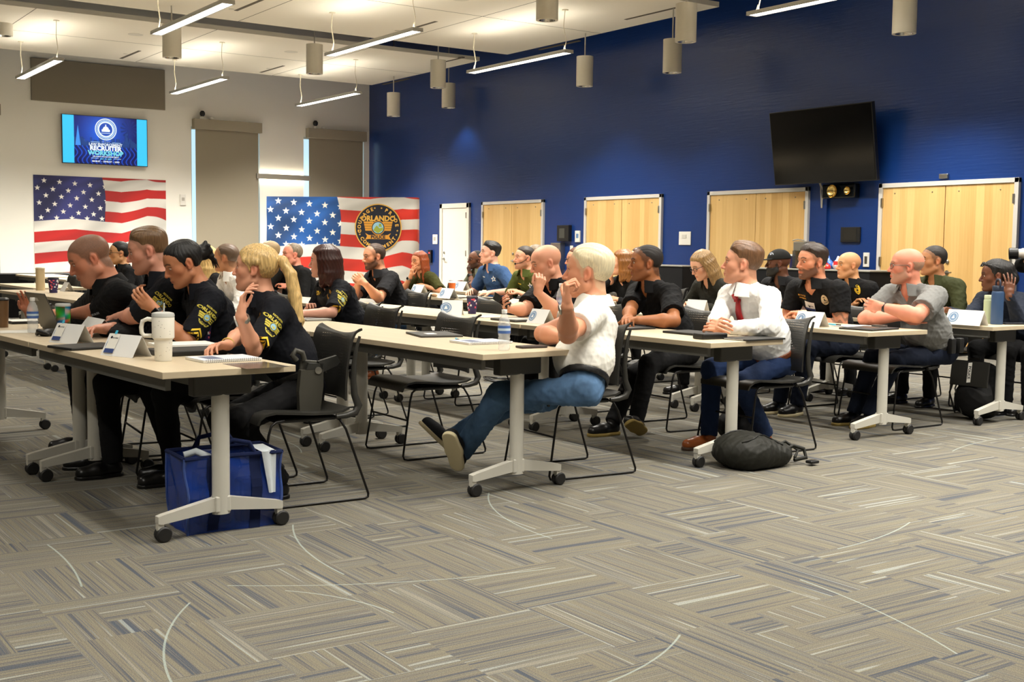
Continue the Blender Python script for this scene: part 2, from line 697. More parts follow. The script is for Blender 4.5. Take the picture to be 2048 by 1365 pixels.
# duct work seen in the gap between the clouds
M_duct = mat('duct_foil', lin(30, 30, 32), 0.45, metal=.4, bump=((14, 14, 14), .6, .03))
b = MB()
for k in range(40):
    y = 1.0 + k * .3
    b.tube([(-19.35, y, 5.45), (-19.35, y + .27, 5.45)], .24, 12)
b.tube([(-19.35, .5, 5.45), (-19.35, 13.2, 5.45)], .22, 12)
tag(b.build('air_duct', M_duct, smooth=40), 'dark foil air duct in the gap between the ceiling clouds', 'duct')
b = MB()
for k in range(9):
    b.tube([(-17.6 + k * .11, 13.25, 5.1), (-17.6 + k * .11, 13.25, TOPZ)], .04, 8)
tag(b.build('flexible_duct', M_duct, smooth=40), 'ribbed flexible duct above the blue wall by the cloud edge', 'duct')

# ------------------------------------------------------------------ pendant lamps
M_led_dn = mat('lamp_diffuser', lin(255, 244, 222), .5, emit=((1.0, .95, .85, 1), LAMP_DOWN))
M_led_up = mat('lamp_uplight', lin(255, 244, 222), .5, emit=((1.0, .95, .85, 1), LAMP_UP))
M_lamp = mat('lamp_aluminium', lin(176, 174, 168), .45, metal=.2)
M_wire = mat('lamp_wire', lin(216, 206, 180), .5)
LZ = 4.256
LEN = 2.72


def make_pendant():
    r = empty('pendant_lamp', (0, 0, LZ))
    h = LEN / 2
    b = MB()
    b.box((-h - .04, -.085, .012), (h + .04, .085, .05), bev=.006)
    b.box((-h - .04, -.085, .0), (-h, .085, .012))
    b.box((h, -.085, .0), (h + .04, .085, .012))
    b.box((-h, -.085, .0), (h, -.068, .012))
    b.box((-h, .068, .0), (h, .085, .012))
    b.build('housing', M_lamp, r)
    b = MB()
    for s in (-1, 1):
        b.box((min(s * .02, s * h), -.066, .003), (max(s * .02, s * h), .066, .011))
    b.build('diffuser', M_led_dn, r)
    b = MB()
    b.box((-h + .02, -.05, .051), (h - .02, .05, .054))
    b.build('uplight', M_led_up, r)
    for s in (-1, 1):
        b = MB()
        x = s * (h - .08)
        top = CZ - LZ
        b.tube([(x, 0, .05), (x + .03, .01, .2), (x - .03, 0, .42), (x, 0, top)], .009 if s < 0 else .005, 6)
        b.lathe([(.05, top - .01), (.05, top)], 12, TR((x, 0, 0)))
        b.tube([(x - .03, 0, .05), (x, 0, .13)], .004, 5)
        b.tube([(x + .03, 0, .05), (x, 0, .13)], .004, 5)
        b.build('suspension_cable', M_wire, r)
    return r


pend = [((41, 158), (146, 124), 'lit linear pendant lamp at far left, in front of the grey wall panel'),
        ((337, 187), (459, 160), 'lit linear pendant lamp to the right of the grey wall panel'),
        ((590, 212), (724, 188), 'lit linear pendant lamp just left of the corner with the blue wall'),
        ((295, 68), (478, 10), 'large lit linear pendant lamp at top left, nearest the camera'),
        ((646, 110), (848, 66), 'lit linear pendant lamp hanging below the dark gap at top centre'),
        ((933, 147), (1147, 106), 'lit linear pendant lamp in front of the blue wall, ceiling edge above'),
        ((1506, 32), (1700, -14), 'lit linear pendant lamp cut by the top frame edge, over the black wall screen')]
P0 = make_pendant()
for k, (a, c, lb) in enumerate(pend):
    pa, pc = onz(*a, LZ), onz(*c, LZ)
    o = P0 if k == 0 else copy_tree(P0)
    mid = (pa + pc) / 2
    if k == 3:
        mid = np.array([-15.82, 5.62, LZ])
    if k in (0, 6):
        mid = pa + np.array([LEN / 2, 0.0, 0])
    o.location = (mid[0], mid[1], LZ)
    tag(o, lb, 'pendant lamp', 'linear pendant lamps')
# the same lamps continue over the part of the room the photo does not show
for (x, y) in [(-16.3, 2.3), (-21.6, 2.0), (-9.6, 8.2), (-9.6, 5.0), (-9.6, 2.0), (-3.2, 11.2), (-3.2, 8.2), (-3.2, 5.0), (-3.2, 2.0), (-9.6, -1.2), (-3.2, -1.2)]:
    o = copy_tree(P0)
    o.location = (x, y, LZ)
    tag(o, 'lit linear pendant lamp over the near part of the room, outside the photo', 'pendant lamp', 'linear pendant lamps outside the photo')

# ------------------------------------------------------------------ can lights
M_can = mat('can_white', lin(205, 199, 184), .5)
M_reflect = mat('can_reflector', lin(190, 188, 182), .25, metal=1)
M_bulb = mat('can_bulb', lin(255, 240, 210), .4, emit=((1, .88, .66, 1), 3.0))
CD = .285


def make_can():
    r = empty('can_light', (0, 0, 0))
    b = MB()
    h, rr = .5, CD / 2
    b.lathe([(rr * .72, 0.06), (rr * .75, 0), (rr, 0), (rr, h), (rr * .95, h), (0.001, h)], 32)
    b.build('can', M_can, r, smooth=40)
    b = MB()
    b.lathe([(rr * .74, .002), (rr * .55, .08), (rr * .3, .12)], 24, cap=False)
    b.build('reflector', M_reflect, r, smooth=60)
    b = MB()
    b.lathe([(.001, .07), (.04, .075), (.05, .09), (.04, .11), (.001, .12)], 14)
    b.build('bulb', M_bulb, r, smooth=60)
    b = MB()
    b.tube([(0, 0, h), (0, 0, 2.45)], .011, 8)
    b.build('stem', M_grey, r)
    return r


cans = [(8, 72, 34, 'white can light cut by the left frame edge'), (344, 116, 37, 'white can light behind the large top left lamp, bulb glowing'),
        (629, 148, 33, 'white can light hanging in the dark ceiling gap, left of the long centre lamp'), (876, 176, 31, 'white can light hanging in front of the ceiling cloud tip'),
        (897, 216, 27.5, 'small white can light just behind and below another one, left of centre'), (787, 233, 26.5, 'smallest white can light, nearest the wall corner'),
        (1094, 41, 44.5, 'large white can light at top centre, its top out of frame'), (1371, 84, 42.5, 'large white can light overlapping a smaller one under the ceiling tip'),
        (1344, 146, 37.5, 'white can light partly behind a larger one under the ceiling tip'), (1169, 173, 33.5, 'white can light to the right of the lit lamp before the blue wall'),
        (1808, 68, 47, 'large white can light at top right, alone on the blue wall')]
C0 = make_can()
can_xy = []
for k, (u, v, w, lb) in enumerate(cans):
    p = EYE + ray(u, v) * (FOC * CD / w)
    o = C0 if k == 0 else copy_tree(C0)
    p[1] = min(p[1], WY - .17)
    o.location = p
    can_xy.append(p)
    tag(o, lb, 'can light', 'cylinder can lights')


def lamp_area(x, y, w):
    l = bpy.data.lights.new('pendant_light', 'AREA')
    l.shape = 'RECTANGLE'
    l.size, l.size_y = 2.6, .12
    l.energy = w
    l.color = WARM
    l.spread = math.radians(125)
    o = bpy.data.objects.new('pendant_light', l)
    COL.objects.link(o)
    o.location = (x, y, LZ - .004)


for o in list(COL.objects):
    if o.name.startswith('pendant_lamp'):
        lamp_area(o.location.x, o.location.y, LAMP_W * (1.5 if o.location.x < -18 else 1) if o.location.x < -11 and o.location.y > 4 else LAMP_W * (.75 if o.location.y > 4 else .40) * (.3 if o.location.y < 3 and o.location.x < -5 else 1))


def spot(loc, watts, size=1.9, blend=.6, rad=.06, tgt=None, col=WARM):
    l = bpy.data.lights.new('can_lamp', 'SPOT')
    l.energy = watts
    l.spot_size = size
    l.spot_blend = blend
    l.shadow_soft_size = rad
    l.color = col
    o = bpy.data.objects.new('can_lamp', l)
    COL.objects.link(o)
    o.location = loc
    if tgt is not None:
        o.rotation_euler = (Vector(tgt) - Vector(loc)).to_track_quat('-Z', 'Y').to_euler()
    return o


for p in can_xy:
    spot((p[0], p[1], p[2] - .02), CAN_W * (.22 if p[1] > 12.3 else 1.0))
for (x, y) in [(-6.2, 9.6), (-6.2, 6.9), (-6.2, 4.2), (-12.8, 6.9), (-12.8, 4.2), (-19.4, 4.2), (0, 9.6), (0, 6.9), (0, 4.2), (-6.2, 1.5), (-12.8, 1.5)]:
    spot((x, y, 4.25), CAN_W * ((1.6 if x > -8 else 1.0) if y > 5 else (.2 if x < -5 else .5)))
# ------------------------------------------------------------------ things on the walls
M_paint = mat('printed_sheet', lin(200, 200, 200), .6, attr='tint')
M_tvbody = mat('screen_housing', lin(14, 14, 15), .35)
M_ink_white = mat('ink_white', lin(238, 238, 234), .6)
M_ink_gold = mat('ink_gold', lin(222, 172, 74), .5)
M_ink_yellow = mat('ink_yellow', lin(228, 196, 60), .6)
M_ink_navy = mat('ink_navy', lin(18, 22, 40), .6)
M_ink_black = mat('ink_black', lin(16, 16, 18), .7)
M_ink_grey = mat('ink_grey', lin(150, 155, 165), .7)
M_ink_blue = mat('ink_blue', lin(98, 134, 176), .7)


def basis(O, R, U):
    R = Vector(R).normalized()
    U = Vector(U).normalized()
    N = R.cross(U)
    return Matrix(((R[0], U[0], N[0], O[0]), (R[1], U[1], N[1], O[1]), (R[2], U[2], N[2], O[2]), (0, 0, 0, 1)))


def put_text(b, txt, size, M, x=0, y=0, z=0.002, bold=0.0, sx=1.0, rot=0.0):
    vs, fs = text_mesh(txt, size, bold=bold, sx=sx)
    M2 = M @ Matrix.Translation((x, y, z)) @ Matrix.Rotation(rot, 4, 'Z')
    b.add([M2 @ Vector(v) for v in vs], fs)


def star_poly(r, n=5, ri=.42, a0=PI / 2):
    return [((r if k % 2 == 0 else r * ri) * math.cos(a0 + k * PI / n), (r if k % 2 == 0 else r * ri) * math.sin(a0 + k * PI / n)) for k in range(2 * n)]


def in_star(x, y, r):
    """mask of a five pointed star"""
    a = np.arctan2(x, y)
    d = np.hypot(x, y)
    k = np.mod(a + PI / 5, 2 * PI / 5) - PI / 5
    ca = np.cos(PI / 5) / 1.0
    # edge from tip (r,0) to notch (.4r, 36deg)
    px, py = d * np.cos(k), d * np.abs(np.sin(k))
    nx, ny = .4 * r * math.cos(PI / 5), .4 * r * math.sin(PI / 5)
    return (nx - r) * (py - 0) - (ny - 0) * (px - r) > 0


def flag_fn(rot_canton, blue, red, aspect, stars, cant_s, cant_t, star_r, wk):
    def fn(s, t):
        T = 1 - t
        w = np.interp(s, [0, .15, .3, .5, .65, .85, 1], wk)
        diag = np.clip((s - .62) / .3, 0, 1)
        w = w + .035 * np.sin((s * 9 + T * 7)) * diag
        q = (T - w - cant_t) / .11
        isred = np.mod(np.floor(q), 2) == 1
        edge = cant_s + .06 * T + .012 * np.sin(T * 9)
        canton = (s < edge) & (q < 0)
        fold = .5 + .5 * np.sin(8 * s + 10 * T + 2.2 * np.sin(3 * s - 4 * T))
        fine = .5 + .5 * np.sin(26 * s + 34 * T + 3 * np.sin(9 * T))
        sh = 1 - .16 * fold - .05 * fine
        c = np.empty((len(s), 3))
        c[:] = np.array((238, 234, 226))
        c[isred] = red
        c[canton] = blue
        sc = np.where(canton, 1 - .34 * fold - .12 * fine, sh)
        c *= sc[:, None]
        ws = np.interp(s, [0, .15, .3, .5, .65, .85, 1], wk)
        for (sx, sy) in stars:
            x = (s - sx) * aspect
            y = -(T - sy)
            mk = in_star(x, y, star_r) & canton
            c[mk] = (240, 236, 228)
        return c
    return fn


# flag decal on the cream wall
y0, y1, z0, z1 = 5.82, 8.555, .66, 2.65
rows = []
for r in range(6):
    n = 5
    for k in range(n):
        rows.append((.022 + .112 * k + (.055 if r % 2 == 0 else 0.0) + .006 * r, .055 + .076 * r + .010 * k * (1 if r < 5 else 0)))
f1 = flag_fn(0, (62, 66, 138), (196, 32, 30), 2.735 / 1.99, rows, .505, .475, .031, [0, -.02, -.035, -.012, 0, -.06, -.02])
o = painted('flag_decal', 0, 0, 460, 330, f1, M_paint, lambda s, t: np.stack([np.full_like(s, WX + .012), y0 + (y1 - y0) * s, z0 + (z1 - z0) * t], -1))
tag(o, 'American flag print stuck flat on the cream wall under the lit screen', 'flag')
o['material_note'] = 'print'
del o['material_note']

# second flag: tall printed display on a folding frame, across the corner
def depth_pt(u, v, dep):
    return EYE + ray(u, v) * dep


top_z = 2.25
pl = ray(533, 393)
pl = EYE + pl * ((top_z - EYE[2]) / pl[2])
pr = ray(822, 395)
pr = EYE + pr * ((top_z - EYE[2]) / pr[2])
BR = Vector((pr[0] - pl[0], pr[1] - pl[1], 0))
BW = BR.length
BRn = BR.normalized()
BN = BRn.cross(Vector((0, 0, 1)))
BH = top_z - .05
ban = empty('banner_display', (pl[0], pl[1], 0))
tag(ban, 'flag and police emblem banner standing across the corner of the blue wall', 'banner')
RET = .32


def ban_place(s, t):
    # front sheet, then a rounded return at the right end
    L = BW + RET
    d = s * L
    rad = .12
    x = np.where(d < BW, d, BW + rad * np.sin(np.clip((d - BW) / rad, 0, PI / 2)))
    back = np.where(d < BW, 0, rad * (1 - np.cos(np.clip((d - BW) / rad, 0, PI / 2))) + np.clip(d - BW - rad * PI / 2, 0, None))
    rip = .012 * np.sin(7 * s + 5 * t) * np.sin(PI * t) + .006 * np.sin(23 * t + 9 * s)
    P = np.stack([BRn[0] * x + BN[0] * (rip - back), BRn[1] * x + BN[1] * (rip - back), .05 + BH * t], -1)
    return P


rows = []
for r in range(6):
    for k in range(5):
        rows.append((.025 + .098 * k + (.049 if r % 2 == 0 else 0), .04 + .078 * r + .012 * k * (1 if r < 5 else .3)))
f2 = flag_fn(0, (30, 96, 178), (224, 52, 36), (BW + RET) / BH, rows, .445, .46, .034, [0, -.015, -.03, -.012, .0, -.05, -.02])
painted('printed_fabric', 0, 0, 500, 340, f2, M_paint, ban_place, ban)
b = MB()
for q in ((0, 0, 0), (BW, 0, 0)):
    for kz in (0.02, 1.1, 2.15):
        b.tube([(BRn[0] * .02 - BN[0] * .05, BRn[1] * .02 - BN[1] * .05, kz), (BRn[0] * (BW - .02) - BN[0] * .05, BRn[1] * (BW - .02) - BN[1] * .05, kz)], .012)
for k in range(4):
    x = .05 + (BW - .1) * k / 3
    b.tube([(BRn[0] * x - BN[0] * .05, BRn[1] * x - BN[1] * .05, 0), (BRn[0] * x - BN[0] * .05, BRn[1] * x - BN[1] * .05, 2.2)], .012)
b.build('folding_frame', M_metal, ban)
# round emblem
EO = ony(757, 455, 0.0 + 1e-9) if False else None
rr = ray(757, 456)
pN = Vector(BN)
tt = (Vector(pl) - Vector(EYE)).dot(pN) / Vector(rr).dot(pN)
ec = Vector(EYE) + Vector(rr) * tt - Vector((pl[0], pl[1], 0))
ME = Matrix(((BRn[0], 0, BN[0], ec[0] + BN[0] * .03), (BRn[1], 0, BN[1], ec[1] + BN[1] * .03), (BRn[2], 1, BN[2], ec[2]), (0, 0, 0, 1)))
ER = .475


def disc(b, r, z, M, n=64, r0=0.0):
    if r0:
        vs = [(r0 * math.cos(2 * PI * k / n), r0 * math.sin(2 * PI * k / n), z) for k in range(n)] + [(r * math.cos(2 * PI * k / n), r * math.sin(2 * PI * k / n), z) for k in range(n)]
        fs = [(k, n + k, n + (k + 1) % n, (k + 1) % n) for k in range(n)]
    else:
        vs = [(r * math.cos(2 * PI * k / n), r * math.sin(2 * PI * k / n), z) for k in range(n)]
        fs = [tuple(range(n))]
    b.add([M @ Vector(v) for v in vs], fs)


def ring_text(b, txt, R, size, M, a_mid, step, z, bold=.004, flip=False):
    n = len(txt)
    for i, ch in enumerate(txt):
        if ch == ' ':
            continue
        a = a_mid + (-(i - (n - 1) / 2) * step if not flip else (i - (n - 1) / 2) * step)
        put_text(b, ch, size, M @ Matrix.Translation((R * math.cos(a), R * math.sin(a), 0)), 0, 0, z, bold, rot=(a - PI / 2 if not flip else a + PI / 2))


def emblem(M, R, mats, parent, name='emblem'):
    """mats: rim, field, letters, shield gold, sky, land"""
    b = MB()
    disc(b, R, 0, M)
    b.m = 1
    disc(b, R * .955, .003, M)
    b.m = 2
    ring_text(b, 'COURAGE', R * .80, R * .20, M, math.radians(150), math.radians(13.5), .006, R * .008)
    ring_text(b, 'PRIDE', R * .80, R * .20, M, math.radians(36), math.radians(14), .006, R * .008)
    ring_text(b, 'COMMITMENT', R * .82, R * .20, M, math.radians(270), math.radians(12.5), .006, R * .008, flip=True)
    for a in (100, 80, 188, 200, 352, 340):
        b.add([M @ Vector((R * .83 * math.cos(math.radians(a)) + x, R * .83 * math.sin(math.radians(a)) + y, .006)) for x, y in star_poly(R * .05)], [tuple(range(10))])
    put_text(b, 'ORLANDO', R * .30, M, 0, R * .38, .006, R * .014)
    b.m = 3
    for s in (-1, 1):
        for k in range(4):
            w = R * (.62 - .02 * k)
            y = R * (.26 - .1 * k)
            xa, xb = s * R * .2, s * w
            b.add([M @ Vector(p) for p in [(xa, y, .006), (xb, y, .006), (xb * .97, y - R * .085, .006), (xa, y - R * .085, .006)]], [(0, 1, 2, 3)] if s > 0 else [(3, 2, 1, 0)])
    pts = [(-.55, -.22), (-.4, -.3), (.4, -.3), (.55, -.22), (.47, -.35), (.55, -.5), (.4, -.47), (-.4, -.47), (-.55, -.5), (-.47, -.35)]
    b.add([M @ Vector((x * R, y * R, .006)) for x, y in pts], [tuple(range(10))[::-1]])
    disc(b, R * .30, .007, M)
    b.m = 1
    disc(b, R * .27, .008, M)
    put_text(b, 'POLICE', R * .19, M, 0, -R * .39, .008, R * .008)
    b.m = 4
    disc(b, R * .235, .009, M)
    b.m = 5
    b.add([M @ Vector((x * R, y * R, .010)) for x, y in [(-.20, -.10), (0, -.23), (.20, -.10), (.22, .02), (.06, -.02), (-.06, .10), (-.14, .0)]], [tuple(range(7))])
    b.add([M @ Vector((x * R, y * R, .010)) for x, y in [(.02, .05), (.16, .03), (.14, .16), (.05, .18)]], [(0, 1, 2, 3)])
    return b.build(name, mats, parent)


M_sky = mat('ink_sky', lin(150, 196, 214), .6)
M_land = mat('ink_land', lin(150, 164, 60), .6)
emblem(ME, ER, [M_ink_gold, M_ink_navy, M_ink_gold, mat('ink_ochre', lin(214, 150, 52), .5), M_sky, M_land], ban)

# lit screen on the cream wall
sy0, sy1, sz0, sz1 = 6.37, 8.13, 2.91, 3.91
tvx = WX + .13
M_screen = bpy.data.materials.new('screen_picture')
M_screen.use_nodes = True
nt = M_screen.node_tree
bs = nt.nodes['Principled BSDF']
at = nn(nt, 'ShaderNodeAttribute', attribute_name='tint')
bs.inputs['Base Color'].default_value = (0.01, 0.01, 0.01, 1)
bs.inputs['Roughness'].default_value = .25
nt.links.new(at.outputs['Color'], bs.inputs['Emission Color'])
bs.inputs['Emission Strength'].default_value = .78
tv = empty('wall_screen', (tvx, (sy0 + sy1) / 2, (sz0 + sz1) / 2))
tag(tv, 'lit wall screen showing a blue workshop slide, on the cream wall above the flag', 'television')
b = MB()
b.box((-.055, -(sy1 - sy0) / 2, -.5), (-.002, (sy1 - sy0) / 2, .5), bev=.006)
b.box((-.12, -.3, -.2), (-.05, .3, .2))
b.build('housing', M_tvbody, tv)


def slide(s, t):
    c = np.empty((len(s), 3))
    u = (s - .137) / .735
    v = t
    g = np.clip(1 - np.hypot((u - .45) * 1.3, v - .66) * 1.25, 0, 1)
    c[:, 0] = 4 + 20 * g
    c[:, 1] = 10 + 95 * g
    c[:, 2] = 70 + 165 * g
    # skyline and its reflection in the lake
    rng = np.random.RandomState(3)
    hs = .05 + .16 * rng.rand(36) * (1 + .5 * np.sin(np.arange(36) * .9))
    k = np.clip((u * 36).astype(int), 0, 35)
    bld = (v > .38) & (v < .40 + hs[k])
    c[bld] = c[bld] * .35 + np.array((8, 30, 80)) * .6
    win = bld & (np.mod(np.floor(u * 150), 3) == 0) & (np.mod(np.floor(v * 80), 2) == 0)
    c[win] = (70, 140, 220)
    lake = (v < .38)
    c[lake] = c[lake] * .55 + np.array((4, 20, 80)) * .4
    rp = lake & (np.sin(u * 90 + 3 * np.sin(v * 20)) > .55)
    c[rp] = c[rp] + np.array((10, 45, 95))
    ft = np.abs(u - .06) < .05 * np.clip((.8 - v) / .5, 0, 1)
    ft &= (v > .38) & (v < .80)
    c[ft] = np.maximum(c[ft], (60, 140, 225))
    # palm tree at the right
    tr = (np.abs(u - .87 - .02 * np.sin(v * 6)) < .008) & (v > .28) & (v < .75)
    dx, dy = (u - .88) * 1.3, v - .77
    a = np.arctan2(dy, dx)
    d = np.hypot(dx, dy)
    fr = (d < .19) & (np.abs(np.sin(a * 6.5 + d * 5)) > .78)
    c[tr | fr] = (6, 40, 110)
    # seal: rings only
    x, y = (u - .5) * 1.3, v - .735
    d = np.hypot(x, y)
    c[(d < .225)] = (225, 240, 246)
    c[(d < .205) & (d > .195)] = (20, 60, 150)
    c[(d < .175)] = (40, 110, 190)
    c[(d < .165)] = (225, 240, 246)
    c[(d < .135)] = (20, 70, 170)
    dome = (np.hypot(x, (y - .0) * 1.0) < .062) & (y > 0) | (np.abs(x) < .085) & (y < 0) & (y > -.05) | (np.abs(x) < .011) & (y > 0) & (y < .1)
    c[dome] = (235, 246, 250)
    c[(np.abs(x) < .1) & (y < -.075) & (y > -.085)] = (235, 246, 250)
    an = np.arctan2(y, x)
    tk = (d < .195) & (d > .178) & (np.sin(an * 46) > .1)
    c[tk] = (70, 130, 200)
    for yy in (.13, .225):
        ln = (np.abs(v - yy) < .005) & (np.abs(u - .5) > .12) & (np.abs(u - .5) < .24)
        c[ln] = (190, 220, 240)
    ln = (np.abs(v - .465) < .005) & (np.abs(u - .5) > .1) & (np.abs(u - .5) < .24)
    c[ln] = (190, 220, 240)
    side = (u < 0) | (u > 1)
    c[side] = (56, 190, 238)
    e = np.minimum(np.minimum(s, 1 - s) * 1.77, np.minimum(t, 1 - t))
    c[e < .012] = (4, 4, 6)
    return c


painted('screen_panel', 0, 0, 352, 200, slide, M_screen,
        lambda s, t: np.stack([np.zeros_like(s), (s - .5) * (sy1 - sy0), (t - .5) * 1.0], -1), tv)
M_lit_white = mat('slide_white', lin(10, 10, 10), .4, emit=(lin(235, 244, 248), .7))
M_lit_cyan = mat('slide_cyan', lin(10, 10, 10), .4, emit=(lin(120, 214, 226), .7))
MS = basis((0.003, 0, 0), (0, 1, 0), (0, 0, 1))
for (tx, sz, yy, bo, mm) in [('* * * * *', .05, -.035, 0, M_lit_white), ('LAW ENFORCEMENT', .072, -.085, .002, M_lit_white), ('RECRUITER', .128, -.165, .006, M_lit_white),
                             ('ORLANDO POLICE DEPARTMENT', .036, -.335, .001, M_lit_white), ('RECRUIT  -  DEVELOP  -  LEAD', .042, -.435, .0015, M_lit_white),
                             ('WORKSHOP', .128, -.265, .006, M_lit_cyan), ('JULY 15, 2025', .04, -.38, .001, M_lit_cyan)]:
    b = MB()
    put_text(b, tx, sz, MS, 0, yy, .002, bo)
    b.build('slide_lettering', mm, tv)

# black screen on the blue wall
th = math.radians(9)
tv2 = empty('wall_screen', (-11.5, WY - .28, 2.77))
tv2.rotation_euler = (th, 0, 0)
tag(tv2, 'switched-off black wall screen tilted down from the blue wall', 'television')
b = MB()
b.box((-.925, -.035, -.53), (.925, .03, .53), bev=.008)
b.build('housing', M_tvbody, tv2)
b = MB()
b.box((-.905, -.04, -.51), (.905, -.034, .515))
b.build('screen_panel', mat('screen_off_glass', lin(5, 5, 6), .12), tv2)
b = MB()
b.box((-.2, .03, -.2), (.2, .06, .2))
b.tube([(0, .05, 0), (.0, .22, .02)], .04)
b.build('wall_bracket', M_black, tv2)
b = MB()
b.tube([(-11.66, WY - .2, 2.35), (-11.70, WY - .06, 2.2), (-11.69, WY - .045, 1.9)], .008)
b.tube([(-11.63, WY - .2, 2.35), (-11.67, WY - .05, 2.15), (-11.68, WY - .045, 1.9)], .008)
tag(b.build('screen_cable', M_grey), 'loose cables hanging below the black wall screen', 'cable')
b = MB()
b.box((-11.68, WY - .035, .2), (-11.60, WY, 2.2))
tag(b.build('trim_1', M_blue), kind='structure')

# fabric panel high on the cream wall
b = MB()
b.box((WX, 5.81, 4.15), (WX + .05, 8.55, 5.0), bev=.008)
tag(b.build('wall_panel', mat('panel_fabric', lin(137, 128, 112), .95, bump=((60, 60, 60), .15, .004))), 'wide grey fabric panel high on the cream wall', 'wall panel')

# window shades
for (ya, yb, za, zb, lb) in [(9.15, 10.72, 3.79, 4.01, 'long beige roller shade on the window between flag and wall light'),
                             (11.85, 13.36, 3.76, 3.985, 'long beige roller shade nearest the blue wall, behind the banner'),
                             (3.56, 5.20, 3.79, 4.01, 'beige roller shade just outside the left frame edge')]:
    r = empty('roller_shade', (WX, (ya + yb) / 2, 0))
    tag(r, lb, 'window shade', 'roller shades')
    b = MB()
    b.box((0.0, -(yb - ya) / 2, za), (.16, (yb - ya) / 2, zb), bev=.004)
    b.build('valance', M_val, r)
    b = MB()
    b.box((.06, -(yb - ya) / 2 + .055, .35), (.066, (yb - ya) / 2 - .06, za + .02))
    b.build('shade_cloth', M_shade, r)
    b = MB()
    b.box((.05, -(yb - ya) / 2 + .09, .33), (.076, (yb - ya) / 2 - .1, .37))
    b.build('hem_bar', M_val, r)
    if ya < 5:
        continue
    c = empty('security_camera', (WX + .08, ya + .2, zb))
    tag(c, 'small dark camera on top of the valance of the %s shade' % ('left' if ya < 10 else 'right'), 'camera')
    b = MB()
    b.lathe([(.045, 0), (.04, .05), (.02, .07)], 14)
    b.build('mount', M_white, c)
    b = MB()
    b.lathe([(.03, 0), (.055, .03), (.058, .08), (.03, .12)], 16, TR((.03, .0, .06)))
    b.build('lens_body', M_black, c, smooth=40)
    b = MB()
    b.lathe([(.05, 0), (.06, .03), (.02, .06)], 14, TR((0, .22, 0)))
    b.build('junction_dome', M_white, c, smooth=40)

# wall light
r = empty('wall_light', (WX, 11.26, 2.835))
tag(r, 'long grey bar wall light glowing up and down between the two shades', 'wall light')
b = MB()
b.box((.06, -.655, -.06), (.115, .655, .055), bev=.004)
b.box((0, -.4, -.03), (.07, .4, .03))
b.build('bar', mat('bar_grey', lin(152, 146, 134), .5), r)
b = MB()
b.m = 0
b.box((.02, -.64, .045), (.058, .64, .05))
b.box((.02, -.64, -.055), (.058, .64, -.05))
b.build('light_strip', mat('strip_light', lin(255, 240, 210), .5, emit=((1, .90, .68, 1), SCONCE)), r)


def plate(name, lb, cat, x, z, w, h, m, d=.015, parts=None, wall='blue', y=None):
    if wall == 'blue':
        r = empty(name, (x, WY, z))
        M = basis((0, 0, 0), (1, 0, 0), (0, 0, 1))
    else:
        r = empty(name, (WX, y, z))
        M = basis((0, 0, 0), (0, 1, 0), (0, 0, 1))
    tag(r, lb, cat)
    b = MB()
    b.box((-w / 2, -h / 2, 0), (w / 2, h / 2, d), M, bev=min(.006, d * .3))
    b.build('plate', m, r)
    for nm, mm, bx in (parts or []):
        b = MB()
        b.box(bx[0], bx[1], M)
        b.build(nm, mm, r)
    return r


M_lcd = mat('panel_lcd', lin(70, 72, 66), .3)
plate('thermostat_plate', 'small white wall plate left of the white door', 'wall plate', -22.57, 1.446, .2, .21, M_plate, parts=[('sensor', M_grey, ((-.05, -.03, .015), (.03, .05, .02)))])
plate('touch_panel', 'black box with small screen on the blue wall left of the middle doors', 'control panel', -17.83, 1.56, .36, .30, M_dark, .08, [('screen', M_lcd, ((-.1, -.09, .08), (.06, .09, .084)))])
plate('card_reader', 'slim white plate with blue screen beside the black control box', 'card reader', -17.45, 1.50, .14, .21, M_plate, .03, [('screen', M_ink_blue, ((-.03, -.03, .03), (.04, .05, .033)))])
plate('switch_plate', 'square white switch plate right of the third door pair', 'light switch', -14.58, 1.465, .28, .22, M_plate, parts=[('switch', mat('switch_grey', lin(200, 197, 188), .5), ((-.06, .0, .015), (.04, .06, .022)))])
plate('touch_panel', 'flat black touch panel on the blue wall under the black screen', 'control panel', -11.17, 1.515, .34, .215, M_dark, .03, [('screen', mat('panel_lcd_dim', lin(44, 42, 38), .25), ((-.13, -.085, .03), (.11, .085, .033)))])
plate('switch_plate', 'brass coloured switch plate beside the rightmost doors', 'light switch', -10.89, 1.165, .1, .2, M_plate, parts=[('switch', M_metal, ((-.022, -.05, .015), (.022, .05, .02)))])
plate('alarm_pull', 'small dark box with a red light beside the white door', 'alarm', -22.75, 1.07, .14, .28, M_black, .05, [('indicator', mat('red_light', lin(255, 60, 70), .3, emit=(lin(255, 50, 60), 2.0)), ((-.02, .06, .05), (.02, .09, .055)))])
plate('towel_dispenser', 'steel dispenser on the blue wall behind the bald man', 'dispenser', -18.0, 1.13, .30, .5, M_metal, .12, [('window', M_dark, ((-.08, .02, .12), (.08, .16, .124)))])
plate('switch_plate', 'narrow white plate low on the blue wall left of the middle doors', 'light switch', -17.64, 1.2, .09, .26, M_plate)
plate('exit_bracket', 'small chrome closer bracket above the rightmost doors', 'bracket', -9.68, 2.27, .13, .06, M_metal, .04)
plate('thermostat_plate', 'small white thermostat left of the window shade on the cream wall', 'wall plate', 0, 2.24, .13, .24, M_plate, .03, [('dial', M_grey, ((-.03, -.02, .03), (.03, .05, .04)))], wall='white', y=8.93)
r = empty('emergency_light', (-11.33, WY, 2.125))
tag(r, 'black glossy light box mounted just below the black wall screen', 'emergency light')
b = MB()
b.box((-.29, -.13, -.10), (.29, -.0, .10), bev=.02)
b.build('housing', mat('box_gloss', lin(10, 14, 18), .15), r)
b = MB()
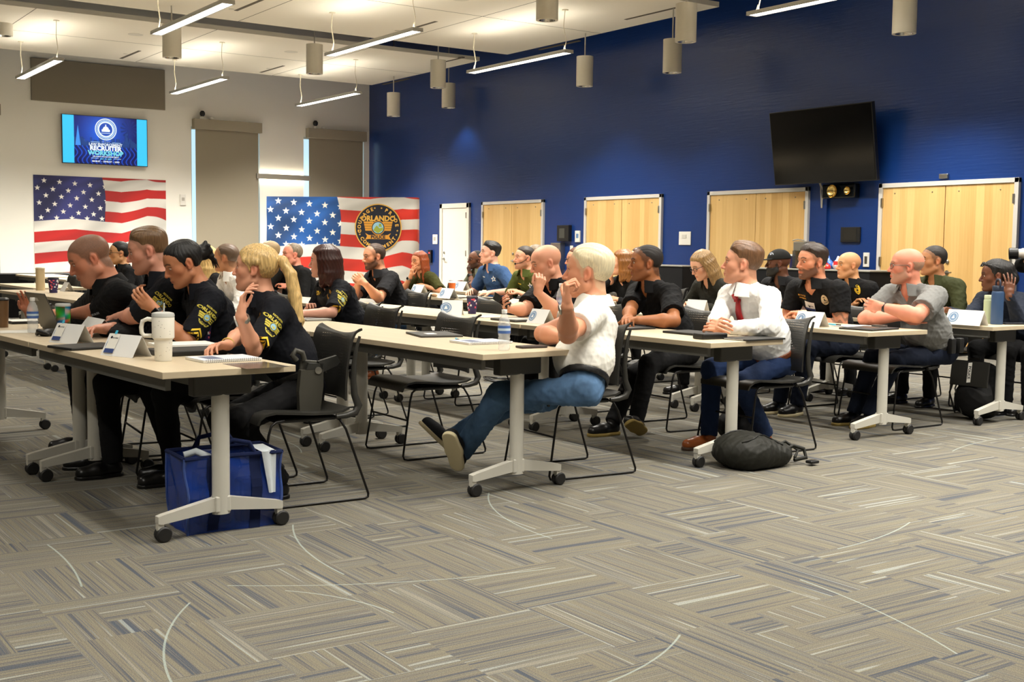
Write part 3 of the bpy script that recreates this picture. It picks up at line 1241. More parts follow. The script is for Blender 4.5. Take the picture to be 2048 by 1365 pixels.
b.lathe([(.001, 0), (.05, .01), (.085, .04), (.09, .05)], 20, TR((-.06, -.135, 0), rx=PI / 2), cap=False)
b.lathe([(.001, 0), (.03, .01), (.05, .03), (.055, .04)], 20, TR((.2, -.135, 0), rx=PI / 2), cap=False)
b.build('reflector', mat('gold_reflector', lin(210, 180, 110), .2, metal=1), r, smooth=60)
r = empty('exit_fixture', (WX, 5.16, 3.9))
tag(r, 'white fixture edge on the cream wall cut by the left frame edge', 'fixture')
b = MB()
b.box((0, -.2, -.12), (.06, .03, .12), bev=.01)
b.build('housing', M_plate, r)
# ------------------------------------------------------------------ tables
M_top = mat('table_laminate', lin(196, 180, 152), .42, vary=((1.2, 14, 14), .05), bump=((2, 40, 40), .03, .002))
M_edge = mat('table_edge', lin(186, 168, 136), .5)
M_under = mat('table_underside', lin(70, 68, 62), .6)
M_leg = mat('table_leg_paint', lin(196, 193, 182), .4)
M_rail = mat('rail_grey', lin(88, 87, 82), .5)
M_caster = mat('caster_rubber', lin(24, 23, 22), .55)
M_hinge = mat('hinge_box', lin(52, 51, 46), .5)
TLEN, TDEP, TH = 1.829, .61, .737


def make_table():
    r = empty('training_table', (0, 0, 0))
    h, q = TLEN / 2, TDEP / 2
    b = MB()
    b.box((-h, -q, TH - .03), (h, q, TH), bev=.0025)
    b.build('tabletop', M_top, r)
    b = MB()
    b.box((-h + .06, -q + .035, TH - .085), (h - .06, -q + .06, TH - .031))
    b.build('support_rail', M_rail, r)
    b = MB()
    b.box((-h + .13, -.02, TH - .11), (h - .13, .03, TH - .06))
    b.build('centre_beam', M_rail, r)
    for s in (-1, 1):
        cx = s * (h - .115)
        b = MB()
        b.box((cx - .032, -.135, TH - .125), (cx + .032, .135, TH - .031), bev=.008)
        b.build('hinge_box', M_hinge, r)
        b = MB()
        pr = [(.031 * math.cos(2 * PI * k / 20), .040 * math.sin(2 * PI * k / 20)) for k in range(20)]
        b.prism(pr, .09, TH - .12, TR((cx, 0, 0)))
        leg = b.build('leg_column', M_leg, r, smooth=40)
        b = MB()
        for t in (-1, 1):
            ya, yb = t * .03, t * .29
            pts = [(ya, .105), (yb - t * .012, .078), (yb, .082), (yb, .112), (yb - t * .02, .118), (ya, .165)]
            vs = [(cx - .019, y, z) for y, z in pts] + [(cx + .019, y, z) for y, z in pts]
            n = len(pts)
            fs = [tuple(range(n)), tuple(range(n, 2 * n))[::-1]] + [(k, n + k, n + (k + 1) % n, (k + 1) % n) for k in range(n)]
            if t < 0:
                fs = [f[::-1] for f in fs]
            b.add(vs, fs)
            b.box((cx - .015, min(yb, yb - t * .026), .05), (cx + .015, max(yb, yb - t * .026), .085))
        b.box((cx - .028, -.036, .098), (cx + .028, .036, .17), bev=.006)
        b.build('foot', M_leg, leg)
        for t in (-1, 1):
            b = MB()
            y = t * .276
            for e in (-1, 1):
                b.lathe([(.010, -.010), (.031, -.010), (.034, -.004), (.034, .005), (.028, .010), (.010, .010)], 20, TR((cx + e * .0135, y + .012, .034), ry=PI / 2), cap=True)
            b.box((cx - .006, y - .01, .03), (cx + .006, y + .03, .06), bev=.003)
            b.build('caster', M_caster, r, smooth=40)
    return r


T_ROWS = {1: ((-4.8156, 1.5824), .06298, 2), 2: ((-4.9104, 3.2156), .04637, 5), 3: ((-4.9234, 4.7763), .02377, 5),
          4: ((-5.1183, 6.3887), -.02135, 5), 5: ((-5.1048, 7.7537), .01543, 5)}
ROWNAME = {1: 'front row', 2: 'second row', 3: 'third row', 4: 'fourth row', 5: 'back row'}
TABLE0 = make_table()


def row_pt(i, u, v, z=TH):
    """u metres from the right end of row i along it, v metres back from its near edge"""
    (x0, y0), a, n = T_ROWS[i]
    return Vector((x0 - u * math.cos(a) - v * math.sin(a), y0 - u * math.sin(a) + v * math.cos(a), z))


TL = {(1, 0): 'front row table at the aisle end, blue tote bag behind its leg', (1, 1): 'front row table with the open laptop, cut by the left frame edge',
      (2, 0): 'second row table at the aisle end, with the water bottle and notebook', (2, 1): 'second row table behind the blonde ponytail woman and beside the empty chairs',
      (3, 0): 'third row table at the aisle end, in front of the man in the red tie', (3, 1): 'third row table where the bald man holds his phone',
      (4, 0): 'fourth row table at the aisle end, with the black clipboard', (5, 0): 'back row table at the aisle end, with two tall flasks',
      (4, 2): 'fourth row table in front of the green and blue polo shirts', (4, 3): 'fourth row table with two white name tents before the red-haired woman',
      (3, 2): 'third row table under the elbows of the man with clasped hands'}
ntab = 0
for i, ((x0, y0), a, n) in T_ROWS.items():
    for k in range(n):
        o = TABLE0 if ntab == 0 else copy_tree(TABLE0)
        ntab += 1
        p = row_pt(i, TLEN / 2 + k * 1.842, TDEP / 2, 0)
        o.location = p
        o.rotation_euler = (0, 0, a)
        nth = ['first', 'second', 'third', 'fourth', 'fifth'][k]
        tag(o, TL.get((i, k), 'training table, %s from the aisle end of the %s' % (nth, ROWNAME[i])), 'table', 'training tables')
for (x, y, a, lb) in [(-15.45, 3.56, .02, 'training table at far left, its end visible behind the laptop'), (-17.95, 4.76, .02, 'training table at far left, small, beside the patterned cup'),
                      (-20.2, 4.8, .02, 'training table at far left, the furthest from the camera')]:
    o = copy_tree(TABLE0)
    o.location = (x, y, 0)
    o.rotation_euler = (0, 0, a)
    tag(o, lb, 'table', 'training tables')

# ------------------------------------------------------------------ chairs
M_seat = mat('chair_plastic', lin(43, 42, 38), .42, bump=((900, 900, 900), .05, .001))
M_rod = mat('chair_rod', lin(20, 18, 16), .4, metal=.3)


def perforated():
    m = bpy.data.materials.new('chair_back_perforated')
    m.use_nodes = True
    nt = m.node_tree
    L = nt.links.new
    b = nt.nodes['Principled BSDF']
    b.inputs['Base Color'].default_value = lin(40, 39, 36)
    b.inputs['Roughness'].default_value = .42
    tc = nn(nt, 'ShaderNodeTexCoord')
    sp = nn(nt, 'ShaderNodeSeparateXYZ')
    L(tc.outputs['Object'], sp.inputs[0])

    def mth(op, a, c=None, d=None):
        n = nn(nt, 'ShaderNodeMath', operation=op)
        for i, x in enumerate((a, c, d)):
            if x is None:
                continue
            if isinstance(x, (int, float)):
                n.inputs[i].default_value = x
            else:
                L(x, n.inputs[i])
        return n.outputs[0]
    P = 0.0155
    zz = mth('DIVIDE', sp.outputs['Z'], P)
    row = mth('MODULO', mth('FLOOR', zz), 2.0)
    xx = mth('ADD', mth('DIVIDE', sp.outputs['X'], P), mth('MULTIPLY', row, .5))
    fx = mth('SUBTRACT', mth('FRACT', mth('ADD', xx, 100.0)), .5)
    fz = mth('SUBTRACT', mth('FRACT', zz), .5)
    d = mth('ADD', mth('MULTIPLY', fx, fx), mth('MULTIPLY', fz, fz))
    hole = mth('LESS_THAN', d, .035)
    inx = mth('LESS_THAN', mth('ABSOLUTE', sp.outputs['X']), .185)
    inz = mth('MULTIPLY', mth('GREATER_THAN', sp.outputs['Z'], .60), mth('LESS_THAN', sp.outputs['Z'], .815))
    al = mth('SUBTRACT', 1.0, mth('MULTIPLY', mth('MULTIPLY', inx, inz), hole))
    L(al, b.inputs['Alpha'])
    return m


M_perf = perforated()


def sheet(prof, halfw, curve, nx=14, th=.012, wf=None):
    """bent plastic sheet: prof list of (y,z) along it, curve(x01, k01) -> y offset"""
    V = []
    n = len(prof)
    P = [Vector((0, y, z)) for y, z in prof]
    N = []
    for i in range(n):
        t = (P[min(i + 1, n - 1)] - P[max(i - 1, 0)]).normalized()
        N.append(Vector((0, -t.z, t.y)))
    b = MB()
    for side in (0, 1):
        for i in range(n):
            w = halfw * (wf(i / (n - 1)) if wf else 1)
            for k in range(nx + 1):
                s = -1 + 2 * k / nx
                off = curve(s, i / (n - 1))
                p = P[i] + N[i] * (off + (th if side else 0))
                V.append((w * s, p.y, p.z))
    fs = []
    W = nx + 1
    o = n * W
    for i in range(n - 1):
        for k in range(nx):
            a = i * W + k
            fs.append((a, a + 1, a + W + 1, a + W))
            fs.append((o + a + W, o + a + W + 1, o + a + 1, o + a))
    for k in range(nx):
        fs.append((k + 1, k, o + k, o + k + 1))
        a = (n - 1) * W + k
        fs.append((a, a + 1, o + a + 1, o + a))
    for i in range(n - 1):
        a = i * W
        fs.append((a, a + W, o + a + W, o + a))
        a = i * W + nx
        fs.append((a + W, a, o + a, o + a + W))
    b.add(V, fs)
    return b


def make_chair():
    r = empty('stacking_chair', (0, 0, 0))
    pr = [(-.235, .405), (-.232, .425), (-.215, .441), (-.17, .45), (-.08, .444), (.02, .436), (.12, .434), (.19, .442), (.225, .458)]
    b = sheet(pr, .235, lambda s, k: .012 * s * s * (1 - k), wf=lambda k: .93 + .07 * math.sin(PI * min(k * 1.4, 1)))
    b.build('seat', M_seat, r, smooth=50)
    b = MB()
    b.box((-.19, -.15, .405), (.19, .17, .428), bev=.01)
    b.build('seat_pan', M_black, r)
    pb = [(.222, .50), (.222, .58), (.226, .66), (.236, .74), (.250, .80), (.262, .826), (.276, .838), (.288, .841)]
    b = sheet(pb, .235, lambda s, k: -.045 * (1 - s * s) * (1 - .2 * k) + .02, th=-.012, wf=lambda k: .90 + .10 * k)
    b.build('backrest', M_perf, r, smooth=50)
    for s in (-1, 1):
        b = MB()
        rs = [.011, .015, .019, .02, .017, .015, .013, .010, .007]
        b.tube([(s * .222, .15, .425), (s * .226, .20, .428), (s * .23, .248, .44), (s * .23, .266, .475), (s * .226, .246, .53), (s * .226, .240, .6), (s * .23, .242, .68), (s * .234, .252, .76), (s * .236, .270, .82)], rs, 8)
        b.build('back_bracket', M_seat, r, smooth=60)
        b = MB()
        x = s * .222
        pts = [(x * .9, .16, .418), (x, .17, .41), (x * 1.03, .20, .36), (x * 1.10, .315, .03), (x * 1.10, .313, .013), (x * 1.10, .295, .007), (x * 1.10, -.225, .007), (x * 1.10, -.25, .012), (x * 1.10, -.258, .03),
               (x * 1.04, -.205, .36), (x * 1.02, -.19, .402), (x * 1.0, -.165, .418), (x * .96, -.12, .422)]
        b.tube(pts, .0065, 8)
        b.build('sled_leg', M_rod, r, smooth=60)
    b = MB()
    b.tube([(-.237, -.226, .24), (.237, -.226, .24)], .006, 8)
    b.build('cross_bar', M_rod, r, smooth=60)
    return r


CHAIR0 = make_chair()
nchair = 0


def place_chair(x, y, rz, label):
    global nchair
    o = CHAIR0 if nchair == 0 else copy_tree(CHAIR0)
    nchair += 1
    o.location = (x, y, 0)
    o.rotation_euler = (0, 0, rz)
    tag(o, label, 'chair', 'stacking chairs')
    return o
# ------------------------------------------------------------------ implicit surfaces (for bodies, clothes, hair, bags)
f32 = np.float32


def V3(*a):
    return np.array(a, dtype=float)


def unit(v):
    v = np.asarray(v, float)
    return v / (np.linalg.norm(v) + 1e-12)


class Field:
    def __init__(s, lo, hi, h, fine=None):
        s.ax = []
        for d in range(3):
            a = np.arange(lo[d], hi[d] + h, h)
            if fine and fine[d] is not None:
                f0, f1, fh = fine[d]
                a = np.concatenate([a[a < f0 - .5 * h], np.arange(f0, f1, fh), a[a > f1 + .5 * h]])
            s.ax.append(a.astype(f32))
        s.D = np.full([len(a) for a in s.ax], 1.0, f32)

    def sl(s, lo, hi):
        ix = []
        for d in range(3):
            a = s.ax[d]
            i0 = max(0, int(np.searchsorted(a, lo[d])) - 1)
            i1 = min(len(a), int(np.searchsorted(a, hi[d])) + 1)
            ix.append(slice(i0, max(i1, i0)))
        return tuple(ix)

    def pts(s, ix):
        return (s.ax[0][ix[0]][:, None, None], s.ax[1][ix[1]][None, :, None], s.ax[2][ix[2]][None, None, :])

    def mix(s, ix, val, k, op='u'):
        D = s.D[ix]
        if D.size == 0:
            return
        if op == 'u':
            if k <= 0:
                s.D[ix] = np.minimum(D, val)
            else:
                h = np.clip(.5 + .5 * (D - val) / k, 0, 1)
                s.D[ix] = D + (val - D) * h - k * h * (1 - h)
        else:
            val = -val
            if k <= 0:
                s.D[ix] = np.maximum(D, val)
            else:
                h = np.clip(.5 - .5 * (D - val) / k, 0, 1)
                s.D[ix] = D + (val - D) * h + k * h * (1 - h)

    def cap(s, a, b, ra, rb, k=.01, op='u', lat=None, sl=1.0, dep=None, sd=1.0):
        a = np.asarray(a, float)
        b = np.asarray(b, float)
        m = max(ra, rb) * max(sl, sd, 1.0) + k + .02
        ix = s.sl(np.minimum(a, b) - m, np.maximum(a, b) + m)
        X, Y, Z = s.pts(ix)
        s.mix(ix, capd(X, Y, Z, a, b, ra, rb, lat, sl, dep, sd), k, op)

    def ell(s, c, r, k=.01, op='u', R=None):
        c = np.asarray(c, float)
        m = max(r) + k + .02
        ix = s.sl(c - m, c + m)
        X, Y, Z = s.pts(ix)
        s.mix(ix, elld(X - f32(c[0]), Y - f32(c[1]), Z - f32(c[2]), r, R), k, op)

    def poly(s, pts, rs, k=.01, op='u'):
        for i in range(len(pts) - 1):
            s.cap(pts[i], pts[i + 1], rs[i], rs[i + 1], k, op)

    def cut(s, p, n, k=0.0):
        """keep the side n points away from"""
        X, Y, Z = s.pts((slice(None),) * 3)
        d = (X - f32(p[0])) * f32(n[0]) + (Y - f32(p[1])) * f32(n[1]) + (Z - f32(p[2])) * f32(n[2])
        s.mix((slice(None),) * 3, -d, k, 'c')

    def mesh(s, smooth=1):
        V, F = nets(s.D, s.ax)
        if smooth and len(V):
            V = relax(V, F, smooth)
        return V, F


def capd(X, Y, Z, a, b, ra, rb, lat=None, sl=1.0, dep=None, sd=1.0):
    d = b - a
    l2 = float(d @ d) + 1e-12
    x, y, z = X - f32(a[0]), Y - f32(a[1]), Z - f32(a[2])
    t = np.clip((x * f32(d[0]) + y * f32(d[1]) + z * f32(d[2])) / f32(l2), 0, 1)
    x = x - t * f32(d[0])
    y = y - t * f32(d[1])
    z = z - t * f32(d[2])
    q = x * x + y * y + z * z
    for ax, sc in ((lat, sl), (dep, sd)):
        if ax is not None and sc != 1.0:
            c = x * f32(ax[0]) + y * f32(ax[1]) + z * f32(ax[2])
            q = q - c * c * f32(1 - 1 / (sc * sc))
    return np.sqrt(np.maximum(q, 0)) - (f32(ra) + f32(rb - ra) * t)


def elld(x, y, z, r, R=None):
    if R is not None:
        x, y, z = (x * f32(R[0][0]) + y * f32(R[0][1]) + z * f32(R[0][2]), x * f32(R[1][0]) + y * f32(R[1][1]) + z * f32(R[1][2]),
                   x * f32(R[2][0]) + y * f32(R[2][1]) + z * f32(R[2][2]))
    a, b, c = [f32(q) for q in r]
    k0 = np.sqrt((x / a) ** 2 + (y / b) ** 2 + (z / c) ** 2)
    k1 = np.sqrt((x / (a * a)) ** 2 + (y / (b * b)) ** 2 + (z / (c * c)) ** 2) + f32(1e-6)
    return k0 * (k0 - 1) / k1


def nets(D, ax):
    neg = (D < 0)
    n8 = neg.astype(np.int8)
    c = n8[:-1] + n8[1:]
    c = c[:, :-1] + c[:, 1:]
    c = c[:, :, :-1] + c[:, :, 1:]
    idx = np.argwhere((c > 0) & (c < 8))
    if len(idx) == 0:
        return np.zeros((0, 3)), np.zeros((0, 4), int)
    offs = np.array([(i, j, k) for i in (0, 1) for j in (0, 1) for k in (0, 1)])
    vals = np.stack([D[idx[:, 0] + o[0], idx[:, 1] + o[1], idx[:, 2] + o[2]] for o in offs], 1)
    acc = np.zeros((len(idx), 3))
    cnt = np.zeros(len(idx))
    for a in range(8):
        for bb in range(a + 1, 8):
            df = offs[bb] - offs[a]
            if np.abs(df).sum() != 1:
                continue
            va, vb = vals[:, a], vals[:, bb]
            m = (va < 0) != (vb < 0)
            t = va[m] / (va[m] - vb[m])
            acc[m] += offs[a] + t[:, None] * df
            cnt[m] += 1
    p = idx + acc / cnt[:, None]
    V = np.stack([np.interp(p[:, d], np.arange(len(ax[d])), ax[d]) for d in range(3)], 1)
    ids = np.full([q - 1 for q in D.shape], -1, np.int32)
    ids[idx[:, 0], idx[:, 1], idx[:, 2]] = np.arange(len(idx))
    Fs = []
    for d in range(3):
        e1, e2 = (d + 1) % 3, (d + 2) % 3
        s0 = [slice(None)] * 3
        s1 = [slice(None)] * 3
        s0[d] = slice(0, -1)
        s1[d] = slice(1, None)
        ch = neg[tuple(s0)] != neg[tuple(s1)]
        q = np.argwhere(ch)
        q = q[(q[:, e1] > 0) & (q[:, e2] > 0) & (q[:, e1] < D.shape[e1] - 1) & (q[:, e2] < D.shape[e2] - 1)]
        inside = neg[q[:, 0], q[:, 1], q[:, 2]]

        def cid(o1, o2):
            r = q.copy()
            r[:, e1] -= o1
            r[:, e2] -= o2
            return ids[r[:, 0], r[:, 1], r[:, 2]]
        f = np.stack([cid(1, 1), cid(0, 1), cid(0, 0), cid(1, 0)], 1)
        f[~inside] = f[~inside][:, ::-1]
        Fs.append(f)
    F = np.concatenate(Fs)
    F = F[(F >= 0).all(1)]
    return V, F


def relax(V, F, it=1):
    for _ in range(it):
        A = np.zeros_like(V)
        n = np.zeros(len(V))
        for a in range(4):
            b = (a + 1) % 4
            for d in range(3):
                A[:, d] += np.bincount(F[:, a], V[F[:, b], d], len(V)) + np.bincount(F[:, b], V[F[:, a], d], len(V))
            n += np.bincount(F[:, a], minlength=len(V)) + np.bincount(F[:, b], minlength=len(V))
        V = V * .5 + .5 * A / np.maximum(n, 1)[:, None]
    return V


def vnorm(V, F):
    N = np.zeros_like(V)
    fn = np.cross(V[F[:, 2]] - V[F[:, 0]], V[F[:, 3]] - V[F[:, 1]])
    for a in range(4):
        for d in range(3):
            N[:, d] += np.bincount(F[:, a], fn[:, d], len(V))
    return N / (np.linalg.norm(N, axis=1)[:, None] + 1e-12)


def folds(V, seed, wl, n=5, vert=1.0):
    """soft cloth folds: ridged waves in random directions"""
    rng = np.random.RandomState(seed)
    o = np.zeros(len(V))
    for i in range(n):
        k = rng.normal(size=3)
        k[2] *= vert
        k = k / np.linalg.norm(k) * 2 * PI / (wl * (.7 + .8 * rng.rand()))
        k2 = rng.normal(size=3)
        k2 = k2 / np.linalg.norm(k2) * 2 * PI / (wl * 2.3)
        w = np.sin(V @ k + 1.6 * np.sin(V @ k2 + rng.rand() * 6) + rng.rand() * 6)
        o += (1 - np.abs(w)) ** 2 - .35
    return o / n


def bvh_of(V, F):
    return BVHTree.FromPolygons([tuple(v) for v in V], [tuple(int(i) for i in f) for f in F])
# ------------------------------------------------------------------ people
MATS_SKIN = mat('skin', lin(200, 150, 120), .5, spec=.35, attr='tint', bump=((420, 420, 420), .08, .0015), sub=.06)
M_eye_w = mat('eye_white', lin(205, 196, 186), .3)
M_eye_i = mat('eye_iris', lin(52, 38, 30), .2)
M_lens = mat('spectacle_frame', lin(40, 30, 28), .35)
M_lens_l = mat('spectacle_frame_light', lin(120, 110, 104), .3, metal=.6)


def cloth(name, c, wl=500, sheen=.0, rough=.85):
    return mat(name, lin(c), rough, spec=.25, bump=((wl, wl, wl), .18, .0015), vary=((9, 9, 9), .10), sheen=sheen)


def hairmat(name, c, vary=.35, rough=.38):
    return mat(name, lin(c), rough, spec=.45, bump=((190, 190, 16), .40, .003), vary=((150, 150, 8), vary))


def polysd(py, pz, pts):
    """signed distance to a polygon in (y,z)"""
    pts = [np.asarray(p, float) for p in pts]
    d = np.full(np.broadcast(py, pz).shape, 1e9, f32)
    ins = np.zeros(d.shape, bool)
    n = len(pts)
    j = n - 1
    for i in range(n):
        e = pts[j] - pts[i]
        wy, wz = py - f32(pts[i][0]), pz - f32(pts[i][1])
        t = np.clip((wy * f32(e[0]) + wz * f32(e[1])) / f32(e @ e + 1e-12), 0, 1)
        d = np.minimum(d, (wy - f32(e[0]) * t) ** 2 + (wz - f32(e[1]) * t) ** 2)
        c1 = pz >= pts[i][1]
        c2 = pz < pts[j][1]
        c3 = e[0] * wz > e[1] * wy
        flip = (c1 & c2 & c3) | (~c1 & ~c2 & ~c3)
        ins ^= flip
        j = i
    return np.where(ins, -1, 1) * np.sqrt(d)


def sst(a, b, x):
    t = np.clip((x - a) / (b - a), 0, 1)
    return t * t * (3 - 2 * t)


def head_sdf(F, ix, C, R, s, P):
    """adds the head to the body field; R rows: left, fwd, up"""
    X, Y, Z = F.pts(ix)
    X, Y, Z = X - f32(C[0]), Y - f32(C[1]), Z - f32(C[2])
    x, y, z = [(X * f32(R[i][0]) + Y * f32(R[i][1]) + Z * f32(R[i][2])) / f32(s) for i in range(3)]
    ax = np.abs(x)
    fat = P.get('hfat', 0.0)
    fem = P.get('fem', 0)

    def un(D, v, k):
        h = np.clip(.5 + .5 * (D - v) / k, 0, 1)
        return D + (v - D) * h - k * h * (1 - h)

    def sb(D, v, k):
        v = -v
        h = np.clip(.5 - .5 * (D - v) / k, 0, 1)
        return D + (v - D) * h + k * h * (1 - h)

    def e(cx, cy, cz, rx, ry, rz):
        return elld(ax - f32(cx), y - f32(cy), z - f32(cz), (rx, ry, rz))

    def c(a, b, ra, rb):
        return capd(ax, y, z, V3(*a), V3(*b), ra, rb)
    jw = P.get('jaw', 1.0)
    D = e(0, -.014, .034, .077, .100, .085)
    D = un(D, e(0, .028, .030, .066, .064, .066), .03)                       # forehead
    D = un(D, e(0, .030, -.045, .056 + .010 * fat, .060, .074), .03)            # face
    D = un(D, c((.050 * jw + .010 * fat, -.002, -.062), (.016 * jw, .066, -.100), .023 + .010 * fat, .018 + .005 * fat), .03)   # jaw
    D = un(D, e(0, .082, -.102, .019 * jw + .003 * fat, .018, .016), .014)          # chin
    if fat > .4:
        D = un(D, e(0, .03, -.118, .055, .05, .028), .03)
    D = un(D, e(.044, .052, -.018, .026, .026, .026), .024)                     # cheek bone
    D = un(D, e(0, .074, -.060, .032, .024, .036), .02)                        # muzzle
    br = .008 if fem else .011
    D = un(D, c((.046, .070, .026), (.012, .088, .025), br, br), .014)           # brow
    D = sb(D, e(.033, .100, .004, .022, .017, .0135), .010)                      # socket
    D = un(D, e(.033, .0745, .004, .0145, .0145, .0135), .004)                    # lids
    D = un(D, c((.046, .076, .0125), (.021, .085, .0125), .0042, .0042), .005)
    ns = P.get('nose', 1.0)
    D = un(D, c((0, .088, .016), (0, .088 + .024 * ns, -.030), .0075, .0115 * (.5 + .5 * ns)), .008)      # nose
    D = un(D, e(.0125, .094 + .004 * ns, -.034, .0085, .011, .0075), .007)
    D = sb(D, e(.006, .101, -.0425, .0035, .005, .003), .003)
    D = un(D, c((.021, .086, -.0665), (.0, .0985, -.0615), .0042, .0062), .006)      # lips
    D = un(D, c((.019, .086, -.071), (.0, .096, -.0745), .0042, .0068), .006)
    D = sb(D, c((.025, .090, -.0685), (.0, .104, -.068), .0020, .0024), .003)
    D = sb(D, c((.030, .090, -.052), (.024, .100, -.036), .0016, .0012), .008)
    D = sb(D, c((0, .099, -.083), (.014, .094, -.083), .003, .002), .008)
    # ears
    ear = e(.078, -.012, -.006, .0085, .018, .030)
    ear = sb(ear, e(.088, -.005, -.001, .010, .0095, .018), .005)
    ear = un(ear, e(.079, -.002, -.029, .006, .008, .008), .006)
    D = un(D, ear, .007)
    F.mix(ix, D * f32(s), .012)
    return x, y, z


def skin_tint(Vh, s, P):
    """paint features that belong to the skin: lips, brows, stubble, beard, cropped hair"""
    x, y, z = [Vh[:, i] / s for i in range(3)]
    ax = np.abs(x)
    sk = np.array(lin(P['skin'])[:3])
    c = np.tile(sk, (len(Vh), 1))

    def blend(m, col, a=1.0):
        m = np.clip(m, 0, 1)[:, None] * a
        c[:] = c * (1 - m) + np.array(lin(col)[:3]) * m
    red = tuple(np.clip(np.array(P['skin']) * np.array((1.02, .80, .76)), 0, 255))
    g = lambda cx, cy, cz, r: np.exp(-(((ax - cx) ** 2 + (y - cy) ** 2 + (z - cz) ** 2) / r ** 2))
    blend(g(.04, .065, -.025, .028) * .5 + g(0, .11, -.03, .016) * .5 + g(.085, -.012, -.006, .03) * .55, red)
    inhead = (z > -.14)
    # cropped hair painted into the scalp
    if P.get('crop'):
        col, dens, front = P['crop']
        line = front - .55 * np.clip(.07 - y, 0, .2) * (y > .02) * 0
        hl = polysd(y.astype(f32), z.astype(f32), HAIRLINE if not P.get('recede') else RECEDE)
        blend(sst(.007, -.007, hl) * inhead * dens * (1 - .22 * np.random.RandomState(1).rand(len(z))), col)
    if P.get('beard'):
        col, dens = P['beard'][:2]
        lo = polysd(y.astype(f32), z.astype(f32), BEARD)
        m = sst(.009, -.010, lo + .004 * np.sin(ax * 190 + z * 150)) * (1 - np.exp(-((ax / .026) ** 4 + ((z + .069) / .0085) ** 4)) * (y > .07))
        blend(m * dens, col)
    lipc = P.get('lips', tuple(np.clip(np.array(P['skin']) * np.array((.86, .62, .60)), 0, 255)))
    blend(np.exp(-((ax / .022) ** 4 + ((z + .069) / .0075) ** 4)) * (y > .078) * (y < .108) * (ax < .03) * .85, lipc)
    bc = P.get('brow', (70, 50, 38))
    arch = .0265 + .006 * np.sin(np.clip((ax - .012) / .036, 0, 1) * PI)
    blend(np.exp(-(((z - arch) / .0048) ** 2)) * (ax > .011) * (ax < .052) * (y > .05) * .95, bc)
    blend(np.exp(-(((z - .0115 - .003 * (1 - ((ax - .033) / .016) ** 2)) / .0022) ** 2)) * (np.abs(ax - .033) < .018) * (y > .07) * .9, (30, 20, 18))
    return c


HAIRLINE = [(.088, .078), (.066, .066), (.046, .046), (.040, .024), (.026, .012), (.020, -.022), (.008, -.024), (.006, .004), (-.012, .030), (-.034, .018), (-.038, -.030), (-.05, -.066), (-.074, -.085), (-.16, -.085), (-.16, .20), (.088, .20)]
RECEDE = [(.052, .108), (.034, .090), (.026, .05), (.030, .03), (.020, .012), (.016, -.022), (.006, -.024), (.004, .004), (-.012, .030), (-.034, .018), (-.038, -.030), (-.05, -.066), (-.074, -.085), (-.16, -.085), (-.16, .20), (.052, .20)]
BALDLINE = [(-.03, .035), (.018, .022), (.016, -.022), (.006, -.024), (.004, .004), (-.012, .030), (-.034, .018), (-.038, -.030), (-.05, -.066), (-.074, -.085), (-.16, -.085), (-.16, .035)]
BEARD = [(.020, .004), (.030, -.030), (.058, -.046), (.072, -.046), (.13, -.046), (.13, -.16), (.04, -.16), (.02, -.105), (-.004, -.075), (.004, -.03), (.010, .004)]


def hair_mesh(P, s):
    """hair in head coordinates (x left, y fwd, z up), unit head"""
    st = P.get('hair')
    if not st:
        return None
    F = Field((-.17, -.31 if st == 'pony' else -.22, -.47 if st == 'pony' else -.36 if st in ('long', 'bob') else -.14), (.17, .14, .20), .0042 if P.get('res', .006) < .0055 else .0055)
    full = (slice(None),) * 3
    X, Y, Z = F.pts(full)
    ax = np.abs(X)
    top, side = P.get('hth', (.016, .005))
    line = {'short': HAIRLINE, 'recede': RECEDE, 'bald': BALDLINE}.get(st, HAIRLINE)
    base = np.minimum(elld(X, Y + f32(.014), Z - f32(.034), (.077, .100, .085)), elld(X, Y - f32(.028), Z - f32(.030), (.066, .064, .066)) + .002)
    f = sst(.02, .095, Z + 0 * X + 0 * Y)
    th = side + (top - side) * f
    if P.get('quiff'):
        th = th + P['quiff'] * sst(-.02, .075, Y + 0 * X) * sst(.05, .085, Z + 0 * X)
    if st in ('long', 'bob', 'pony', 'bun'):
        th = np.maximum(th, P.get('hth', (.016, .012))[1])
    amp = (.0004 + .0007 * sst(.05, .10, Z + 0 * X + 0 * Y)) if st in ('short', 'recede', 'bald') else .0007
    wv = amp * (np.sin(X * 330 + 2.5 * np.sin(Y * 35) + 1.5 * np.sin(Z * 40)) + .6 * np.sin(X * 610 + 4 * np.sin(Y * 22)))
    pd = polysd(Y + 0 * X, Z + 0 * X + 0 * Y, line)
    th = th * (.22 + .78 * sst(.0, .034, -pd)) if st in ('short', 'recede', 'bald') else th * (.55 + .45 * sst(.0, .02, -pd))
    D = base - th.astype(f32) + wv
    if st in ('pony', 'bun'):
        pass
    k = .006
    h = np.clip(.5 - .5 * (D - pd) / k, 0, 1)
    F.D[:] = D + (pd - D) * h + k * h * (1 - h)
    for lk in P.get('locks', []):
        pts = [V3(*q[:3]) for q in lk[0]]
        rs = lk[1] if hasattr(lk[1], '__len__') else [lk[1]] * len(pts)
        F.poly(pts, rs, lk[2] if len(lk) > 2 else .012)
    V, Fc = F.mesh(1)
    if P.get('locks') and len(V):
        N = vnorm(V, Fc)
        a = np.arctan2(V[:, 0], V[:, 1] + .03)
        V = V + N * (P.get('strand', .0011) * np.sin(a * 26 + 6 * np.sin(V[:, 2] * 23)) + P.get('strand', .0011) * .7 * np.sin(a * 57 + V[:, 2] * 30))[:, None]
    return V * s, Fc


